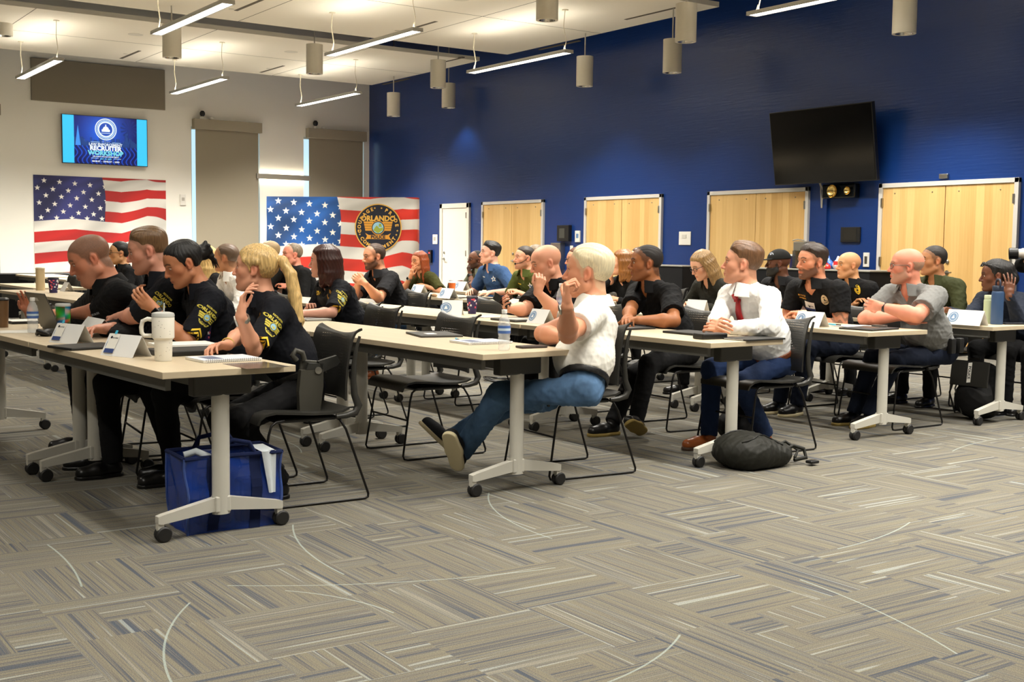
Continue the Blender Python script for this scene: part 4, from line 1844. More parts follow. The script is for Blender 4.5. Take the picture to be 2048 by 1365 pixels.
def two_bone(a, c, l1, l2, pole):
    a, c = np.asarray(a, float), np.asarray(c, float)
    d = c - a
    L = np.linalg.norm(d)
    if L > (l1 + l2) * .985:
        k = L / ((l1 + l2) * .985)
        l1, l2 = l1 * k, l2 * k
    n = d / L
    x = (l1 * l1 - l2 * l2 + L * L) / (2 * L)
    h = math.sqrt(max(l1 * l1 - x * x, 0))
    p = np.asarray(pole, float)
    p = unit(p - n * (p @ n))
    return a + n * x + p * h


def along(px, frm, want):
    """point on the sight line of px, near its guessed depth, at limb length from frm"""
    best = None
    for k in range(-60, 61):
        y = px[2] + k * .01
        q = ony(px[0], px[1], y)
        c = 4 * (np.linalg.norm(q - frm) - want) ** 2 + .12 * (k * .01) ** 2
        if best is None or c < best[0]:
            best = (c, q)
    return best[1]


def hand_parts(F, W, hd, pn, s, curl, side, spread=.12, thumb=.5, k=.004, fc=None):
    """hand from wrist W, pointing hd, palm normal pn (palm faces pn); side +1 left hand"""
    hd = unit(hd)
    pn = unit(np.asarray(pn) - hd * (np.asarray(pn) @ hd))
    lt = np.cross(hd, pn) * side          # towards the thumb
    L = .088 * s
    kn = []
    for i in range(4):
        o = (.030 - .0205 * i) * s
        p = W + hd * (L * (1.0, 1.04, 1.0, .92)[i]) + lt * o
        kn.append(p)
        F.cap(W + hd * .012 * s + lt * o * .62, p, .0135 * s, .0105 * s, .008)
    F.cap(W - hd * .02 * s, W + hd * .03 * s, .022 * s, .022 * s, .012, lat=lt, sl=1.25)
    F.cap(W + hd * .03 * s + lt * .02 * s + pn * .006 * s, W + hd * .05 * s + lt * .026 * s + pn * .008 * s, .015 * s, .013 * s, .01)
    lens = [(.042, .025, .021), (.047, .029, .022), (.043, .027, .021), (.034, .020, .019)]
    for i in range(4):
        cu = fc[i] if fc else curl
        p = kn[i]
        a = 0.0
        dirn = unit(hd + lt * (1.5 - i) * spread * .5)
        r = (.0088, .0092, .0088, .0078)[i] * s
        for j in range(3):
            a += cu * (1.0, 1.15, .8)[j]
            d = unit(dirn * math.cos(a) + pn * math.sin(a))
            q = p + d * lens[i][j] * s
            F.cap(p, q, r, r * .9, .0035)
            p = q
            r *= .92
    t0 = W + hd * .025 * s + lt * .024 * s
    d1 = unit(hd * .62 + lt * (.75 - .5 * thumb) + pn * (.25 + .45 * thumb))
    t1 = t0 + d1 * .038 * s
    d2 = unit(hd * .85 + lt * (.3 - .5 * thumb) + pn * (.25 + .35 * thumb))
    t2 = t1 + d2 * .032 * s
    d3 = unit(hd * .9 + lt * (.1 - .6 * thumb) + pn * .3)
    t3 = t2 + d3 * .026 * s
    F.cap(t0, t1, .0125 * s, .0110 * s, .008)
    F.cap(t1, t2, .0105 * s, .0095 * s, .004)
    F.cap(t2, t3, .0095 * s, .0080 * s, .004)
    return kn


def shoe_field(kind):
    F = Field((-.06, -.12, -.03), (.06, .20, .12), .005)
    F.cap(V3(0, -.045, .035), V3(0, .06, .032), .036, .040, .02)
    F.cap(V3(0, .06, .03), V3(.006, .135, .024), .040, .034, .02, lat=V3(1, 0, 0), sl=1.12)
    F.cap(V3(0, -.03, .05), V3(0, -.025, .105 if kind != 'loafer' else .07), .036, .034, .02)
    F.cut(V3(0, 0, .006), V3(0, 0, -1), .006)
    F.cut(V3(0, 0, .10 if kind != 'loafer' else .066), V3(0, 0, 1), .004)
    return F.mesh(1)


def sole_field():
    F = Field((-.07, -.12, -.03), (.07, .20, .04), .005)
    F.cap(V3(0, -.045, 0), V3(0, .05, 0), .040, .043, .02)
    F.cap(V3(0, .05, 0), V3(.006, .137, 0), .043, .037, .02, lat=V3(1, 0, 0), sl=1.1)
    F.cut(V3(0, 0, .012), V3(0, 0, 1), .004)
    F.cut(V3(0, 0, -.011), V3(0, 0, -1), .004)
    return F.mesh(1)


SHOES = {}


def shoe(kind):
    if kind not in SHOES:
        SHOES[kind] = (shoe_field(kind), sole_field())
    return SHOES[kind]


def decal(tree, M, vs, fs, lift=.003, span=.25):
    """wrap flat verts (local XY of frame M, looking along -Z of M) on to a surface"""
    out = []
    ok = []
    nz = Vector((M[0][2], M[1][2], M[2][2])).normalized()
    for v in vs:
        p = M @ Vector((v[0], v[1], 0))
        hit = tree.ray_cast(p + nz * span, -nz, span * 2)
        if hit[0] is None:
            out.append(p)
            ok.append(False)
        else:
            out.append(hit[0] + nz * (lift + v[2]))
            ok.append(True)
    F2 = [f for f in fs if all(ok[i] for i in f)]
    return out, F2


PEOPLE = {}
DEBUG = False


def person(key, label, P):
    s = P.get('s', 1.0)
    res = P.get('res', .006)
    fem = P.get('fem', 0)
    hc = ony(*P['head'][:2], P['head'][2])
    ph = math.radians(P.get('phi', 0))
    f = V3(-math.sin(ph), -math.cos(ph), 0)
    l = V3(math.cos(ph), -math.sin(ph), 0) * -1.0
    l = np.cross(V3(0, 0, 1), f)
    zu = V3(0, 0, 1)
    # head frame: psi is measured from a pure left profile, positive turning away from the camera
    w = unit(V3(hc[0], hc[1], 0))
    lv = np.cross(zu, w)
    ps = math.radians(P.get('psi', 0))
    hf0 = math.cos(ps) * lv + math.sin(ps) * w
    hl = np.cross(zu, hf0)
    pt = math.radians(P.get('pitch', 0))
    hf = hf0 * math.cos(pt) - zu * math.sin(pt)
    hu = zu * math.cos(pt) + hf0 * math.sin(pt)
    tl = math.radians(P.get('tilt', 0))
    hl, hu = hl * math.cos(tl) + hu * math.sin(tl), hu * math.cos(tl) - hl * math.sin(tl)
    R = np.array([hl, hf, hu])
    hs = s * P.get('hs', 1.0)
    lean = P.get('nf', .0)
    N = hc - hu * .125 * s - f * (.022 + lean) - zu * .035 * s - hf0 * .018
    Hz = P.get('hz', .545)
    Lt = .52 * s
    dz = N[2] - Hz
    off = math.sqrt(max(Lt * Lt - dz * dz, .03 ** 2)) if dz < Lt else .03
    off = min(off, .42) * P.get('rec', 1.0)
    H = V3(N[0] - f[0] * off, N[1] - f[1] * off, Hz)
    if 'hip' in P:
        H = V3(*P['hip'], Hz)
    td = unit(N - H)
    fd = unit(f - td * (f @ td))            # front of the chest
    tw = math.radians(P.get('twist', 0))
    lt = l * math.cos(tw) + fd * math.sin(tw)
    fb = P.get('fat', .3)
    sh = P.get('shw', .165 if fem else .185) * s
    Sc = N - td * .055 * s
    SL = Sc + lt * sh - fd * .0 + V3(0, 0, 1) * P.get('shup', 0)
    SR = Sc - lt * sh + V3(0, 0, 1) * P.get('shup', 0)
    M1 = H + (N - H) * .36 - fd * .015
    C2 = H + (N - H) * .74 - fd * .012

    def B(q):
        return V3(H[0] + f[0] * q[0] + l[0] * q[1], H[1] + f[1] * q[0] + l[1] * q[1], q[2])
    arms = {}
    for sd, S, sg in (('L', SL, 1), ('R', SR, -1)):
        a = P.get(sd) or {}
        if 'wpx' in a:
            Wp = ony(*a['wpx'])
        elif 'face' in a:
            q = a['face']
            Wp = hc + hl * q[0] + hf * q[1] + hu * q[2]
        else:
            Wp = B(a.get('w', (.42, sg * .10, .79)))
        pole = a.get('pole', (-.3, sg * .8, -.6))
        pw = f * pole[0] + l * pole[1] + zu * pole[2]
        E_ = two_bone(S, Wp, .285 * s, .255 * s, pw)
        if 'e' in a:
            E_ = B(a['e'])
        if 'epx' in a:
            E_ = along(a['epx'], S, .29 * s)
            if 'wpx' in a:
                Wp = along(a['wpx'], E_, .25 * s)
            if DEBUG:
                print('ARM', key, sd, 'up %.2f fore %.2f  elbow z %.2f wrist z %.2f' % (np.linalg.norm(E_ - S), np.linalg.norm(Wp - E_), E_[2], Wp[2]))
        hd = a.get('hd')
        hdw = unit(Wp - E_) if hd is None else unit((hl * hd[0] + hf * hd[1] + hu * hd[2]) if a.get('hframe') else (f * hd[0] + l * hd[1] + zu * hd[2]))
        pn = a.get('pn', (0, -sg * .3, -1))
        pnw = (hl * pn[0] + hf * pn[1] + hu * pn[2]) if a.get('hframe') else (f * pn[0] + l * pn[1] + zu * pn[2])
        arms[sd] = (S, E_, Wp, hdw, pnw, a, sg)
    # ---------------- body
    allp = [H, N, hc] + [q for a in arms.values() for q in a[:3]] + [a[2] + a[3] * .2 for a in arms.values()]
    lo = np.min(allp, 0) - .20
    hi = np.max(allp, 0) + .20
    lo[2] = H[2] - .13
    hi[2] = max(hc[2] + .17 * hs, max(a[2][2] for a in arms.values()) + .15)
    hr = res * .62
    F = Field(lo, hi, res, fine=(None, None, (hc[2] - .155 * hs, hc[2] + .14 * hs, hr)))
    ca = dict(lat=lt, sl=1.42)
    F.cap(H + td * .04, M1, .086 * s, .094 * s, .03, **ca)
    F.cap(M1, C2, .096 * s, .104 * s, .04, **ca)
    F.cap(C2, N - td * .03, .098 * s, .05 * s, .04, lat=lt, sl=1.3)
    F.ell(M1 + fd * (.02 + .035 * fb), (.12 * s + .03 * fb, .12 * s + .03 * fb, .12 * s), .04)
    F.cap(SL - lt * .02, SR + lt * .02, .050 * s, .050 * s, .04)
    nr = P.get('neck', .047 if fem else .057) * s
    nb = hc - hu * .055 * s - hf * .034
    F.cap(N - td * .02, nb, nr * 1.12, nr, .02)
    for S in (SL, SR):
        F.cap(N + zu * .02, S - zu * .01, .045 * s, .045 * s, .04)
    am = P.get('arm', 1.0) * (.86 if fem else 1.0) * s
    for sd, (S, E_, Wp, hdw, pnw, a, sg) in arms.items():
        if a.get('off'):
            continue
        F.cap(S, E_, .052 * am, .041 * am, .025)
        if P.get('arm', 1) > 1.05:
            mid = S + (E_ - S) * .45
            F.ell(mid, (.055 * am, .055 * am, .055 * am), .03)
        mid = E_ + (Wp - E_) * .28
        F.cap(E_, mid, .041 * am, .045 * am, .02)
        F.cap(mid, Wp - hdw * .01, .045 * am, .0265 * s, .02)
        if not a.get('nohand'):
            hand_parts(F, Wp, hdw, pnw, s * (.93 if fem else 1.0) * P.get('hand', 1.0), a.get('curl', .45), sg, a.get('spread', .12), a.get('thumb', .5), fc=a.get('fc'))
    ix = F.sl(hc - .17 * hs, hc + .17 * hs)
    head_sdf(F, ix, hc, R, hs, P)
    V, Fc = F.mesh(1)
    Vh = (V - hc) @ R.T
    near = np.linalg.norm(Vh, axis=1) < .19 * hs
    col = np.tile(np.array(lin(P['skin'])[:3]), (len(V), 1))
    col[near] = skin_tint(Vh[near], hs, P)
    if P.get('tattoo'):
        S, E_, Wp = arms[P['tattoo']][:3]
        t = ((V - S) @ (E_ - S)) / ((E_ - S) @ (E_ - S))
        d = np.linalg.norm(V - S - t[:, None] * (E_ - S), axis=1)
        ang = np.arctan2((V - S) @ unit(np.cross(E_ - S, V3(0, 0, 1))), (V - S) @ unit(np.cross(np.cross(E_ - S, V3(0, 0, 1)), E_ - S)))
        m = (t > .55) & (t < 1.02) & (d < .07 * s) & (np.sin(t * 30 + ang * 3 + 1.5 * np.sin(ang * 5)) > .25)
        col[m] = col[m] * .45 + np.array(lin(60, 70, 62)[:3]) * .55
    root = empty('person', (H[0], H[1], 0))
    tag(root, label, 'person')
    O = V3(H[0], H[1], 0)

    def put(name, V, Fc, m, **kw):
        return arrmesh(name, V - O, Fc, m, kw.pop('parent', root), **kw)
    put('body', V, Fc, MATS_SKIN, col=col)
    # ---------------- eyes
    for sg in (-1, 1):
        g = unit(np.array(P.get('gaze', (0, 1, 0)), float))
        c = hc + R.T @ (np.array([sg * .033, .0778, .003]) * hs)
        b = MB()
        nvs = []
        rr = .0122 * hs
        gw = R.T @ g
        q = Vector(gw).to_track_quat('Z', 'Y').to_matrix().to_4x4()
        Mz = Matrix([list(hl) + [0], list(hf) + [0], list(hu) + [0], [0, 0, 0, 1]])
        Mx = Matrix.Translation(Vector(c - O)) @ Mz.transposed() @ Matrix.Diagonal((1.1, 1, .68, 1)) @ Mz @ q
        b.m = 0
        b.lathe([(rr * math.sin(a), rr * math.cos(a)) for a in (.5, .8, 1.2, 1.6, 2.0, 2.6)], 14, Mx)
        b.m = 1
        b.lathe([(rr * 1.01 * math.sin(a), rr * 1.01 * math.cos(a)) for a in (.03, .4, .74)], 14, Mx)
        b.build('eye', [M_eye_w, M_eye_i], root, smooth=80)
    # ---------------- hair
    if P.get('hair'):
        hv, hfc = hair_mesh(P, hs)
        put('hair', hv @ R + hc, hfc, P['hairm'])
    if P.get('beard') and len(P['beard']) > 2:
        Fb = Field((-.1, -.03, -.17), (.1, .14, .02), .0045)
        X, Y, Z = Fb.pts((slice(None),) * 3)
        ax = np.abs(X)
        d = np.minimum(elld(X, Y - f32(.032), Z + f32(.045), (.057, .060, .076)), capd(ax, Y, Z, V3(.050, -.002, -.062), V3(.016, .066, -.100), .023, .018))
        d = np.minimum(d, elld(X, Y - f32(.078), Z + f32(.100), (.020, .019, .018)))
        d = np.minimum(d, elld(X, Y - f32(.074), Z + f32(.060), (.032, .024, .036)))
        d = d - P['beard'][2]
        pd = polysd(Y + 0 * X, Z + 0 * X + 0 * Y, BEARD)
        d = np.maximum(d, pd)
        d = np.maximum(d, -elld(X, Y - f32(.104), Z + f32(.069), (.022, .020, .0085)))
        Fb.D[:] = d
        bv, bf = Fb.mesh(1)
        put('beard', (bv * hs) @ R + hc, bf, P['hairm'] if P.get('hairm') else hairmat('beard_dark', (20, 16, 14)))
    # ---------------- upper garment
    g = P.get('top', {})
    gr = max(res, .007)
    Fs = Field(np.minimum(lo, H - .3), hi, gr)
    o = g.get('loose', .014)
    hem = g.get('hem', -.04)
    Hh = H + td * hem
    Fs.cap(H + td * max(hem, .0), M1, .104 * s + o, .100 * s + o, .03, lat=lt, sl=1.40)
    Fs.cap(M1, C2, .098 * s + o, .106 * s + o, .04, lat=lt, sl=1.42)
    Fs.cap(C2, N - td * .045, .100 * s + o * .8, .055 * s + o * .5, .04, lat=lt, sl=1.35)
    Fs.ell(M1 + fd * (.02 + .035 * fb), (.12 * s + .03 * fb + o, .12 * s + .03 * fb + o, .13 * s), .05)
    Fs.cap(SL - lt * .02, SR + lt * .02, .050 * s + o * .8, .050 * s + o * .8, .05)
    if fem:
        for sg in (-1, 1):
            Fs.ell(H + (N - H) * .60 + fd * .085 * s + lt * sg * .075 * s, (.065 * s,) * 3, .04)
    for S in (SL, SR):
        Fs.cap(N + zu * .012, S, .048 * s + o * .4, .052 * s + o * .4, .04)
    lng = g.get('sleeve', 'short') == 'long'
    for sd, (S, E_, Wp, hdw, pnw, a, sg) in arms.items():
        if a.get('off'):
            continue
        if lng:
            Fs.cap(S, E_, .058 * am + o * .7, .048 * am + o * .6, .03)
            ew = Wp - unit(Wp - E_) * .015
            Fs.cap(E_, ew, .050 * am + o * .6, .034 * am + o * .35, .02)
        else:
            t = g.get('slen', .74)
            q = S + (E_ - S) * t
            Fs.cap(S, q, .060 * am + o * .8, .056 * am + o * (.8 + g.get('flare', .4)), .03)
            n = unit(E_ - S)
            # square the sleeve end off
            ixs = Fs.sl(q - .13, q + .13)
            X, Y, Z = Fs.pts(ixs)
            d = (X - f32(q[0])) * f32(n[0]) + (Y - f32(q[1])) * f32(n[1]) + (Z - f32(q[2])) * f32(n[2])
            rad = capd(X, Y, Z, S, q + n * .08, .078 * am + o, .078 * am + o)
            tor = capd(X, Y, Z, H, N, .135 * s, .10 * s, lt, 1.35)
            keep = np.maximum(np.maximum(d, rad), -tor + .01)
            reg = Fs.D[ixs]
            Fs.D[ixs] = np.where((rad < .01) & (tor > .012), np.maximum(reg, d), reg)
    Fs.cut(Hh - td * (.05 if hem < 0 else 0), -td, .01)
    Fs.cut(V3(0, 0, .458), V3(0, 0, -1), .005)
    # neck opening
    nk = g.get('neck', .5)
    Fs.cap(N - td * .005 + fd * .0, hc - zu * .05, nr + .006, nr + .012, .012, 'c')
    if nk:
        Fs.cap(N + fd * .05 + td * .03, N + fd * (.075 + .02 * nk) - td * .09 * nk, .030, .012, .012, 'c')
    V, Fc = Fs.mesh(1)
    Nn = vnorm(V, Fc)
    fa = g.get('fold', .008) * 1.15
    sd_ = sum(map(ord, key))
    V = V + Nn * (folds(V, sd_, g.get('wl', .13)) * fa + folds(V, sd_ + 1, .055) * fa * .55)[:, None]
    shirt = put(g.get('name', 'shirt'), V, Fc, g['m'])
    tree = bvh_of(V, Fc)
    # ---------------- collar
    if g.get('collar', 1):
        zc = unit(nb - N)
        Fk = Field(N - .15, N + .15, .0048)
        X, Y, Z = Fk.pts((slice(None),) * 3)
        x, y, z = X - f32(N[0]), Y - f32(N[1]), Z - f32(N[2])
        h = x * f32(zc[0]) + y * f32(zc[1]) + z * f32(zc[2])
        fr = x * f32(fd[0]) + y * f32(fd[1]) + z * f32(fd[2])
        la = x * f32(lt[0]) + y * f32(lt[1]) + z * f32(lt[2])
        rad = np.sqrt(np.maximum(x * x + y * y + z * z - h * h, 0))
        ch = g.get('ch', .042) * s
        r_in = nr + .010
        # stand with a leaf folded down outside it
        leaf = np.abs(rad - (r_in + .012 + (ch - h) * .42)) - .0058
        leaf = np.maximum(leaf, np.abs(h - (ch * .5 - .006)) - (ch * .5 + .010 + .25 * np.clip(fr, 0, .06)))
        stand = np.maximum(np.abs(rad - r_in - .004) - .0052, np.abs(h - ch * .5) - ch * .5)
        d = np.minimum(leaf, stand)
        op = g.get('open', .45)
        d = np.maximum(d, (fr - .01) * op * 1.1 - np.abs(la) + (.010 if op > .3 else -.002) - (ch - h) * .15 * 0)
        Fk.D[:] = d
        kv, kf = Fk.mesh(1)
        if len(kv):
            put('collar', kv, kf, g.get('collarm', g['m']))
    # ---------------- legs
    q = P.get('pants', {})
    if not q.get('off'):
        hipw = .085 * s
        Ank = P.get('feet', [(.40, .13, .09), (.42, -.13, .09)])
        pg = .009
        legs = []
        for sg, an in ((1, Ank[0]), (-1, Ank[1])):
            hj = H + l * sg * hipw + V3(0, 0, -.012)
            ap = ony(*an[0]) if hasattr(an[0], '__len__') else B(an[:3])
            if hasattr(an[0], '__len__'):
                an = (0, 0, 0) + tuple(an[1:])
                if len(an) < 6 or an[5] == 0:
                    ap[2] = .092
                if DEBUG:
                    print('LEG', key, sg, ap, np.linalg.norm(ap - hj))
            pole = f * .75 + zu * .9 + l * (an[3] if len(an) > 3 else sg * .12)
            kn = two_bone(hj, ap, .425 * s, .41 * s, pole)
            legs.append((hj, kn, ap, sg, an))
        allp = [H] + [w_ for L_ in legs for w_ in L_[:3]]
        Fp = Field(np.min(allp, 0) - .16, np.max(allp, 0) + .17, pg)
        Fp.cap(H + td * .01, H + td * .08, .108 * s, .112 * s, .03, lat=lt, sl=1.36)
        pw = q.get('w', 1.0)
        for (hj, kn, ap, sg, an) in legs:
            Fp.cap(hj, kn, .088 * s * pw, .066 * s * pw, .035)
            Fp.cap(kn, ap, .066 * s * pw, .054 * s * pw, .03)
        ixs = Fp.sl(H + td * .085 - .2, H + td * .085 + .2)
        X, Y, Z = Fp.pts(ixs)
        pc = H + td * .085
        dcut = (X - f32(pc[0])) * f32(td[0]) + (Y - f32(pc[1])) * f32(td[1]) + (Z - f32(pc[2])) * f32(td[2])
        ft_ = (X - f32(pc[0])) * f32(fd[0]) + (Y - f32(pc[1])) * f32(fd[1]) + (Z - f32(pc[2])) * f32(fd[2])
        Fp.D[ixs] = np.where((ft_ < .15), np.maximum(Fp.D[ixs], dcut), Fp.D[ixs])
        for (hj, kn, ap, sg, an) in legs:
            n = unit(ap - kn)
            ixs = Fp.sl(ap - .1, ap + .1)
            X, Y, Z = Fp.pts(ixs)
            d = (X - f32(ap[0])) * f32(n[0]) + (Y - f32(ap[1])) * f32(n[1]) + (Z - f32(ap[2])) * f32(n[2])
            Fp.D[ixs] = np.maximum(Fp.D[ixs], d - .015)
        ixs = Fp.sl(H - .24, H + .24)
        X, Y, Z = Fp.pts(ixs)
        Fp.D[ixs] = np.maximum(Fp.D[ixs], np.where((X - f32(H[0])) * f32(f[0]) + (Y - f32(H[1])) * f32(f[1]) < .2, f32(.449) - Z, -1))
        V, Fc = Fp.mesh(1)
        V = V + vnorm(V, Fc) * (folds(V, 7 + sum(map(ord, key)), .12) * q.get('fold', .007) * 1.2 + folds(V, 9 + sum(map(ord, key)), .05) * q.get('fold', .007) * .5)[:, None]
        trousers = put(q.get('name', 'trousers'), V, Fc, q['m'])
        if q.get('belt'):
            Fb = Field(H - .25, H + .25, .007)
            X, Y, Z = Fb.pts((slice(None),) * 3)
            dd = capd(X, Y, Z, H + td * .01, H + td * .08, .108 * s, .112 * s, lt, 1.36)
            hh = (X - f32(H[0])) * f32(td[0]) + (Y - f32(H[1])) * f32(td[1]) + (Z - f32(H[2])) * f32(td[2])
            Fb.D[:] = np.maximum(np.abs(dd - .008) - .007, np.abs(hh - .066) - .019)
            bv, bf = Fb.mesh(1)
            put('belt', bv, bf, q['belt'])
        for (hj, kn, ap, sg, an) in legs:
            kind = q.get('shoe', 'shoe')
            (sv, sf), (ov, of) = shoe(kind)
            yaw = math.radians(an[4] if len(an) > 4 else sg * 12)
            tp = math.radians(an[5] if len(an) > 5 else 0)
            ff = f * math.cos(yaw) + l * math.sin(yaw)
            up = zu * math.cos(tp) - ff * math.sin(tp)
            ff = ff * math.cos(tp) + zu * math.sin(tp)
            ll = np.cross(ff, up)
            if len(an) > 6:
                ro = math.radians(an[6])
                ll, up = ll * math.cos(ro) + up * math.sin(ro), up * math.cos(ro) - ll * math.sin(ro)
            RS = np.array([ll, ff, up])
            base = ap - up * .082 + ff * .03
            put('shoe', (sv * s) @ RS + base, sf, q['shoem'])
            put('shoe_sole', (ov * s) @ RS + base, of, q.get('solem', q['shoem']))
            if q.get('ankle'):
                Fa = Field(ap - .1, ap + .1, .006)
                Fa.cap(ap + (kn - ap) * .12, base + up * .06 - ff * .02, .036 * s, .034 * s, .01)
                av, af = Fa.mesh(1)
                put(q['ankle'][0], av, af, q['ankle'][1])
    info = dict(root=root, O=O, H=H, N=N, hc=hc, R=R, f=f, l=l, td=td, fd=fd, lt=lt, tree=tree, arms=arms, s=s, hs=hs, put=put, shirt=shirt)
    # ---------------- extras
    if P.get('glasses'):
        b = MB()
        gm = P['glasses']
        r_ = .0022 * hs
        T = lambda x, y, z: hc + R.T @ (np.array([x, y, z]) * hs) - O
        for sg in (-1, 1):
            ring = []
            for k in range(17):
                a = 2 * PI * k / 16
                ca_, sa_ = math.cos(a), math.sin(a)
                rx, rz = .0235 * abs(ca_) ** .7 * (1 if ca_ > 0 else -1), .0165 * abs(sa_) ** .7 * (1 if sa_ > 0 else -1)
                ring.append(T(sg * .034 + rx, .102 - .010 * abs(rx + sg * .0) / .023 * (1 if rx * sg > 0 else 0), .002 + rz))
            b.tube(ring, r_, 6)
            b.tube([T(sg * .058, .094, .006), T(sg * .074, .06, .008), T(sg * .083, .0, .008), T(sg * .084, -.015, -.004)], r_, 6)
        b.tube([T(-.011, .104, .006), T(0, .107, .009), T(.011, .104, .006)], r_, 6)
        b.build('spectacles', gm, root, smooth=60)
    for ex in P.get('extras', []):
        ex(info)
    PEOPLE[key] = info
    return info
# ------------------------------------------------------------------ gear worn by the people
M_patch_b = mat('patch_black', lin(18, 20, 26), .8)
M_patch_g = mat('patch_gold', lin(206, 190, 70), .7)
M_patch_y = mat('chevron_yellow', lin(240, 200, 50), .7)
M_badge_g = mat('badge_gold', lin(206, 150, 62), .35, metal=.6)
M_badge_s = mat('badge_silver', lin(196, 184, 150), .4, metal=.4)
M_paper = mat('paper_white', lin(232, 229, 220), .75)
M_leather = mat('black_leather', lin(16, 15, 14), .5, bump=((200, 200, 200), .15, .001))
M_watch = mat('watch_black', lin(14, 14, 15), .3)
M_watch_s = mat('watch_silver', lin(180, 178, 170), .3, metal=.9)
M_glass = mat('glass_dark', lin(8, 8, 10), .1)


def frame(o, n, up):
    n = Vector(n).normalized()
    up = Vector(up)
    up = (up - n * up.dot(n)).normalized()
    r = up.cross(n)
    return Matrix(((r[0], up[0], n[0], o[0]), (r[1], up[1], n[1], o[1]), (r[2], up[2], n[2], o[2]), (0, 0, 0, 1)))


def wrap(I, b, M, name, mats, parent=None, lift=.0035):
    """shrink a flat MB on to the garment of a person"""
    vs, fs = decal(I['tree'], M, b.v, list(range(0)), lift)
    good = []
    nz = Vector((M[0][2], M[1][2], M[2][2]))
    ok = []
    for v in b.v:
        p = M @ Vector((v[0], v[1], 0))
        ok.append(I['tree'].ray_cast(p + nz * .25, -nz, .5)[0] is not None)
    b2 = MB()
    O = Vector(I['O'])
    b2.v = [tuple(Vector(v) - O) for v in vs]
    for f, m in zip(b.f, b.mi):
        if all(ok[i] for i in f):
            b2.f.append(f)
            b2.mi.append(m)
    if not b2.f:
        return None
    return b2.build(name, mats, parent or I['shirt'])


def fan(b, pts, z, c=(0, 0)):
    n = len(pts)
    b.add([(c[0], c[1], z)] + [(p[0], p[1], z) for p in pts], [(0, k + 1, (k + 1) % n + 1) for k in range(n)])


def circ(r, n=24, sx=1.0, c=(0, 0)):
    return [(c[0] + r * sx * math.cos(2 * PI * k / n), c[1] + r * math.sin(2 * PI * k / n)) for k in range(n)]


ID4 = Matrix.Identity(4)


def ex_patch(sd='L', t=.42, size=.05, out=None):
    def go(I):
        S, E_ = I['arms'][sd][0], I['arms'][sd][1]
        up = unit(S - E_)
        n = I['lt'] * (1 if sd == 'L' else -1) if out is None else I['lt'] * out[0] + I['fd'] * out[1]
        c = S + (E_ - S) * t
        M = frame(c, n, up)
        b = MB()
        R_ = size
        b.m = 1
        for s_ in (-1, 1):
            for k in range(3):
                y = R_ * (.22 - .20 * k)
                xa, xb = s_ * R_ * .34, s_ * R_ * (.86 - .05 * k)
                q = [(xa, y), (xb, y), (xb, y - R_ * .16), (xa, y - R_ * .16)]
                fan(b, q, 0, ((xa + xb) / 2, y - R_ * .08))
        put_text(b, 'ORLANDO', R_ * .46, ID4, 0, R_ * .55, 0, R_ * .02)
        put_text(b, 'RECRUITER', R_ * .24, ID4, 0, R_ * .98, 0, R_ * .008)
        fan(b, circ(R_ * .40, 24), 0)
        fan(b, [(-R_ * .62, -R_ * .50), (R_ * .62, -R_ * .50), (R_ * .5, -R_ * .72), (R_ * .32, -R_ * .86), (-R_ * .32, -R_ * .86), (-R_ * .5, -R_ * .72)], 0, (0, -R_ * .65))
        b.m = 0
        fan(b, circ(R_ * .34, 24), .0008)
        put_text(b, 'POLICE', R_ * .27, ID4, 0, -R_ * .63, .0008, R_ * .012)
        b.m = 2
        fan(b, circ(R_ * .29, 20), .0014)
        b.m = 1
        fan(b, [(-R_ * .2, -R_ * .05), (0, -R_ * .22), (R_ * .2, -R_ * .05), (R_ * .1, R_ * .06), (-R_ * .1, 0)], .002)
        wrap(I, b, M, 'shoulder_patch', [M_patch_b, M_patch_g, M_sky])
    return go


def ex_chevron(sd='L', t=.72, size=.04):
    def go(I):
        S, E_ = I['arms'][sd][0], I['arms'][sd][1]
        up = unit(S - E_)
        M = frame(S + (E_ - S) * t, I['lt'] * (1 if sd == 'L' else -1), up)
        b = MB()
        for k in (0, 1):
            y = -k * size * .55
            for s_ in (-1, 1):
                a, c = (0, y + size * .55), (s_ * size * .8, y - size * .15)
                w = size * .30
                for j in range(4):
                    p = [(a[0] + (c[0] - a[0]) * j / 4, a[1] + (c[1] - a[1]) * j / 4), (a[0] + (c[0] - a[0]) * (j + 1) / 4, a[1] + (c[1] - a[1]) * (j + 1) / 4)]
                    b.add([(p[0][0], p[0][1], 0), (p[1][0], p[1][1], 0), (p[1][0], p[1][1] - w, 0), (p[0][0], p[0][1] - w, 0)], [(0, 1, 2, 3)])
        wrap(I, b, M, 'sleeve_chevron', M_patch_y)
    return go


def chest(I, up, left, tilt=0):
    c = I['H'] + I['td'] * (up + .065) * I['s'] + I['lt'] * left
    return frame(c, I['fd'] + I['lt'] * tilt, I['td'])


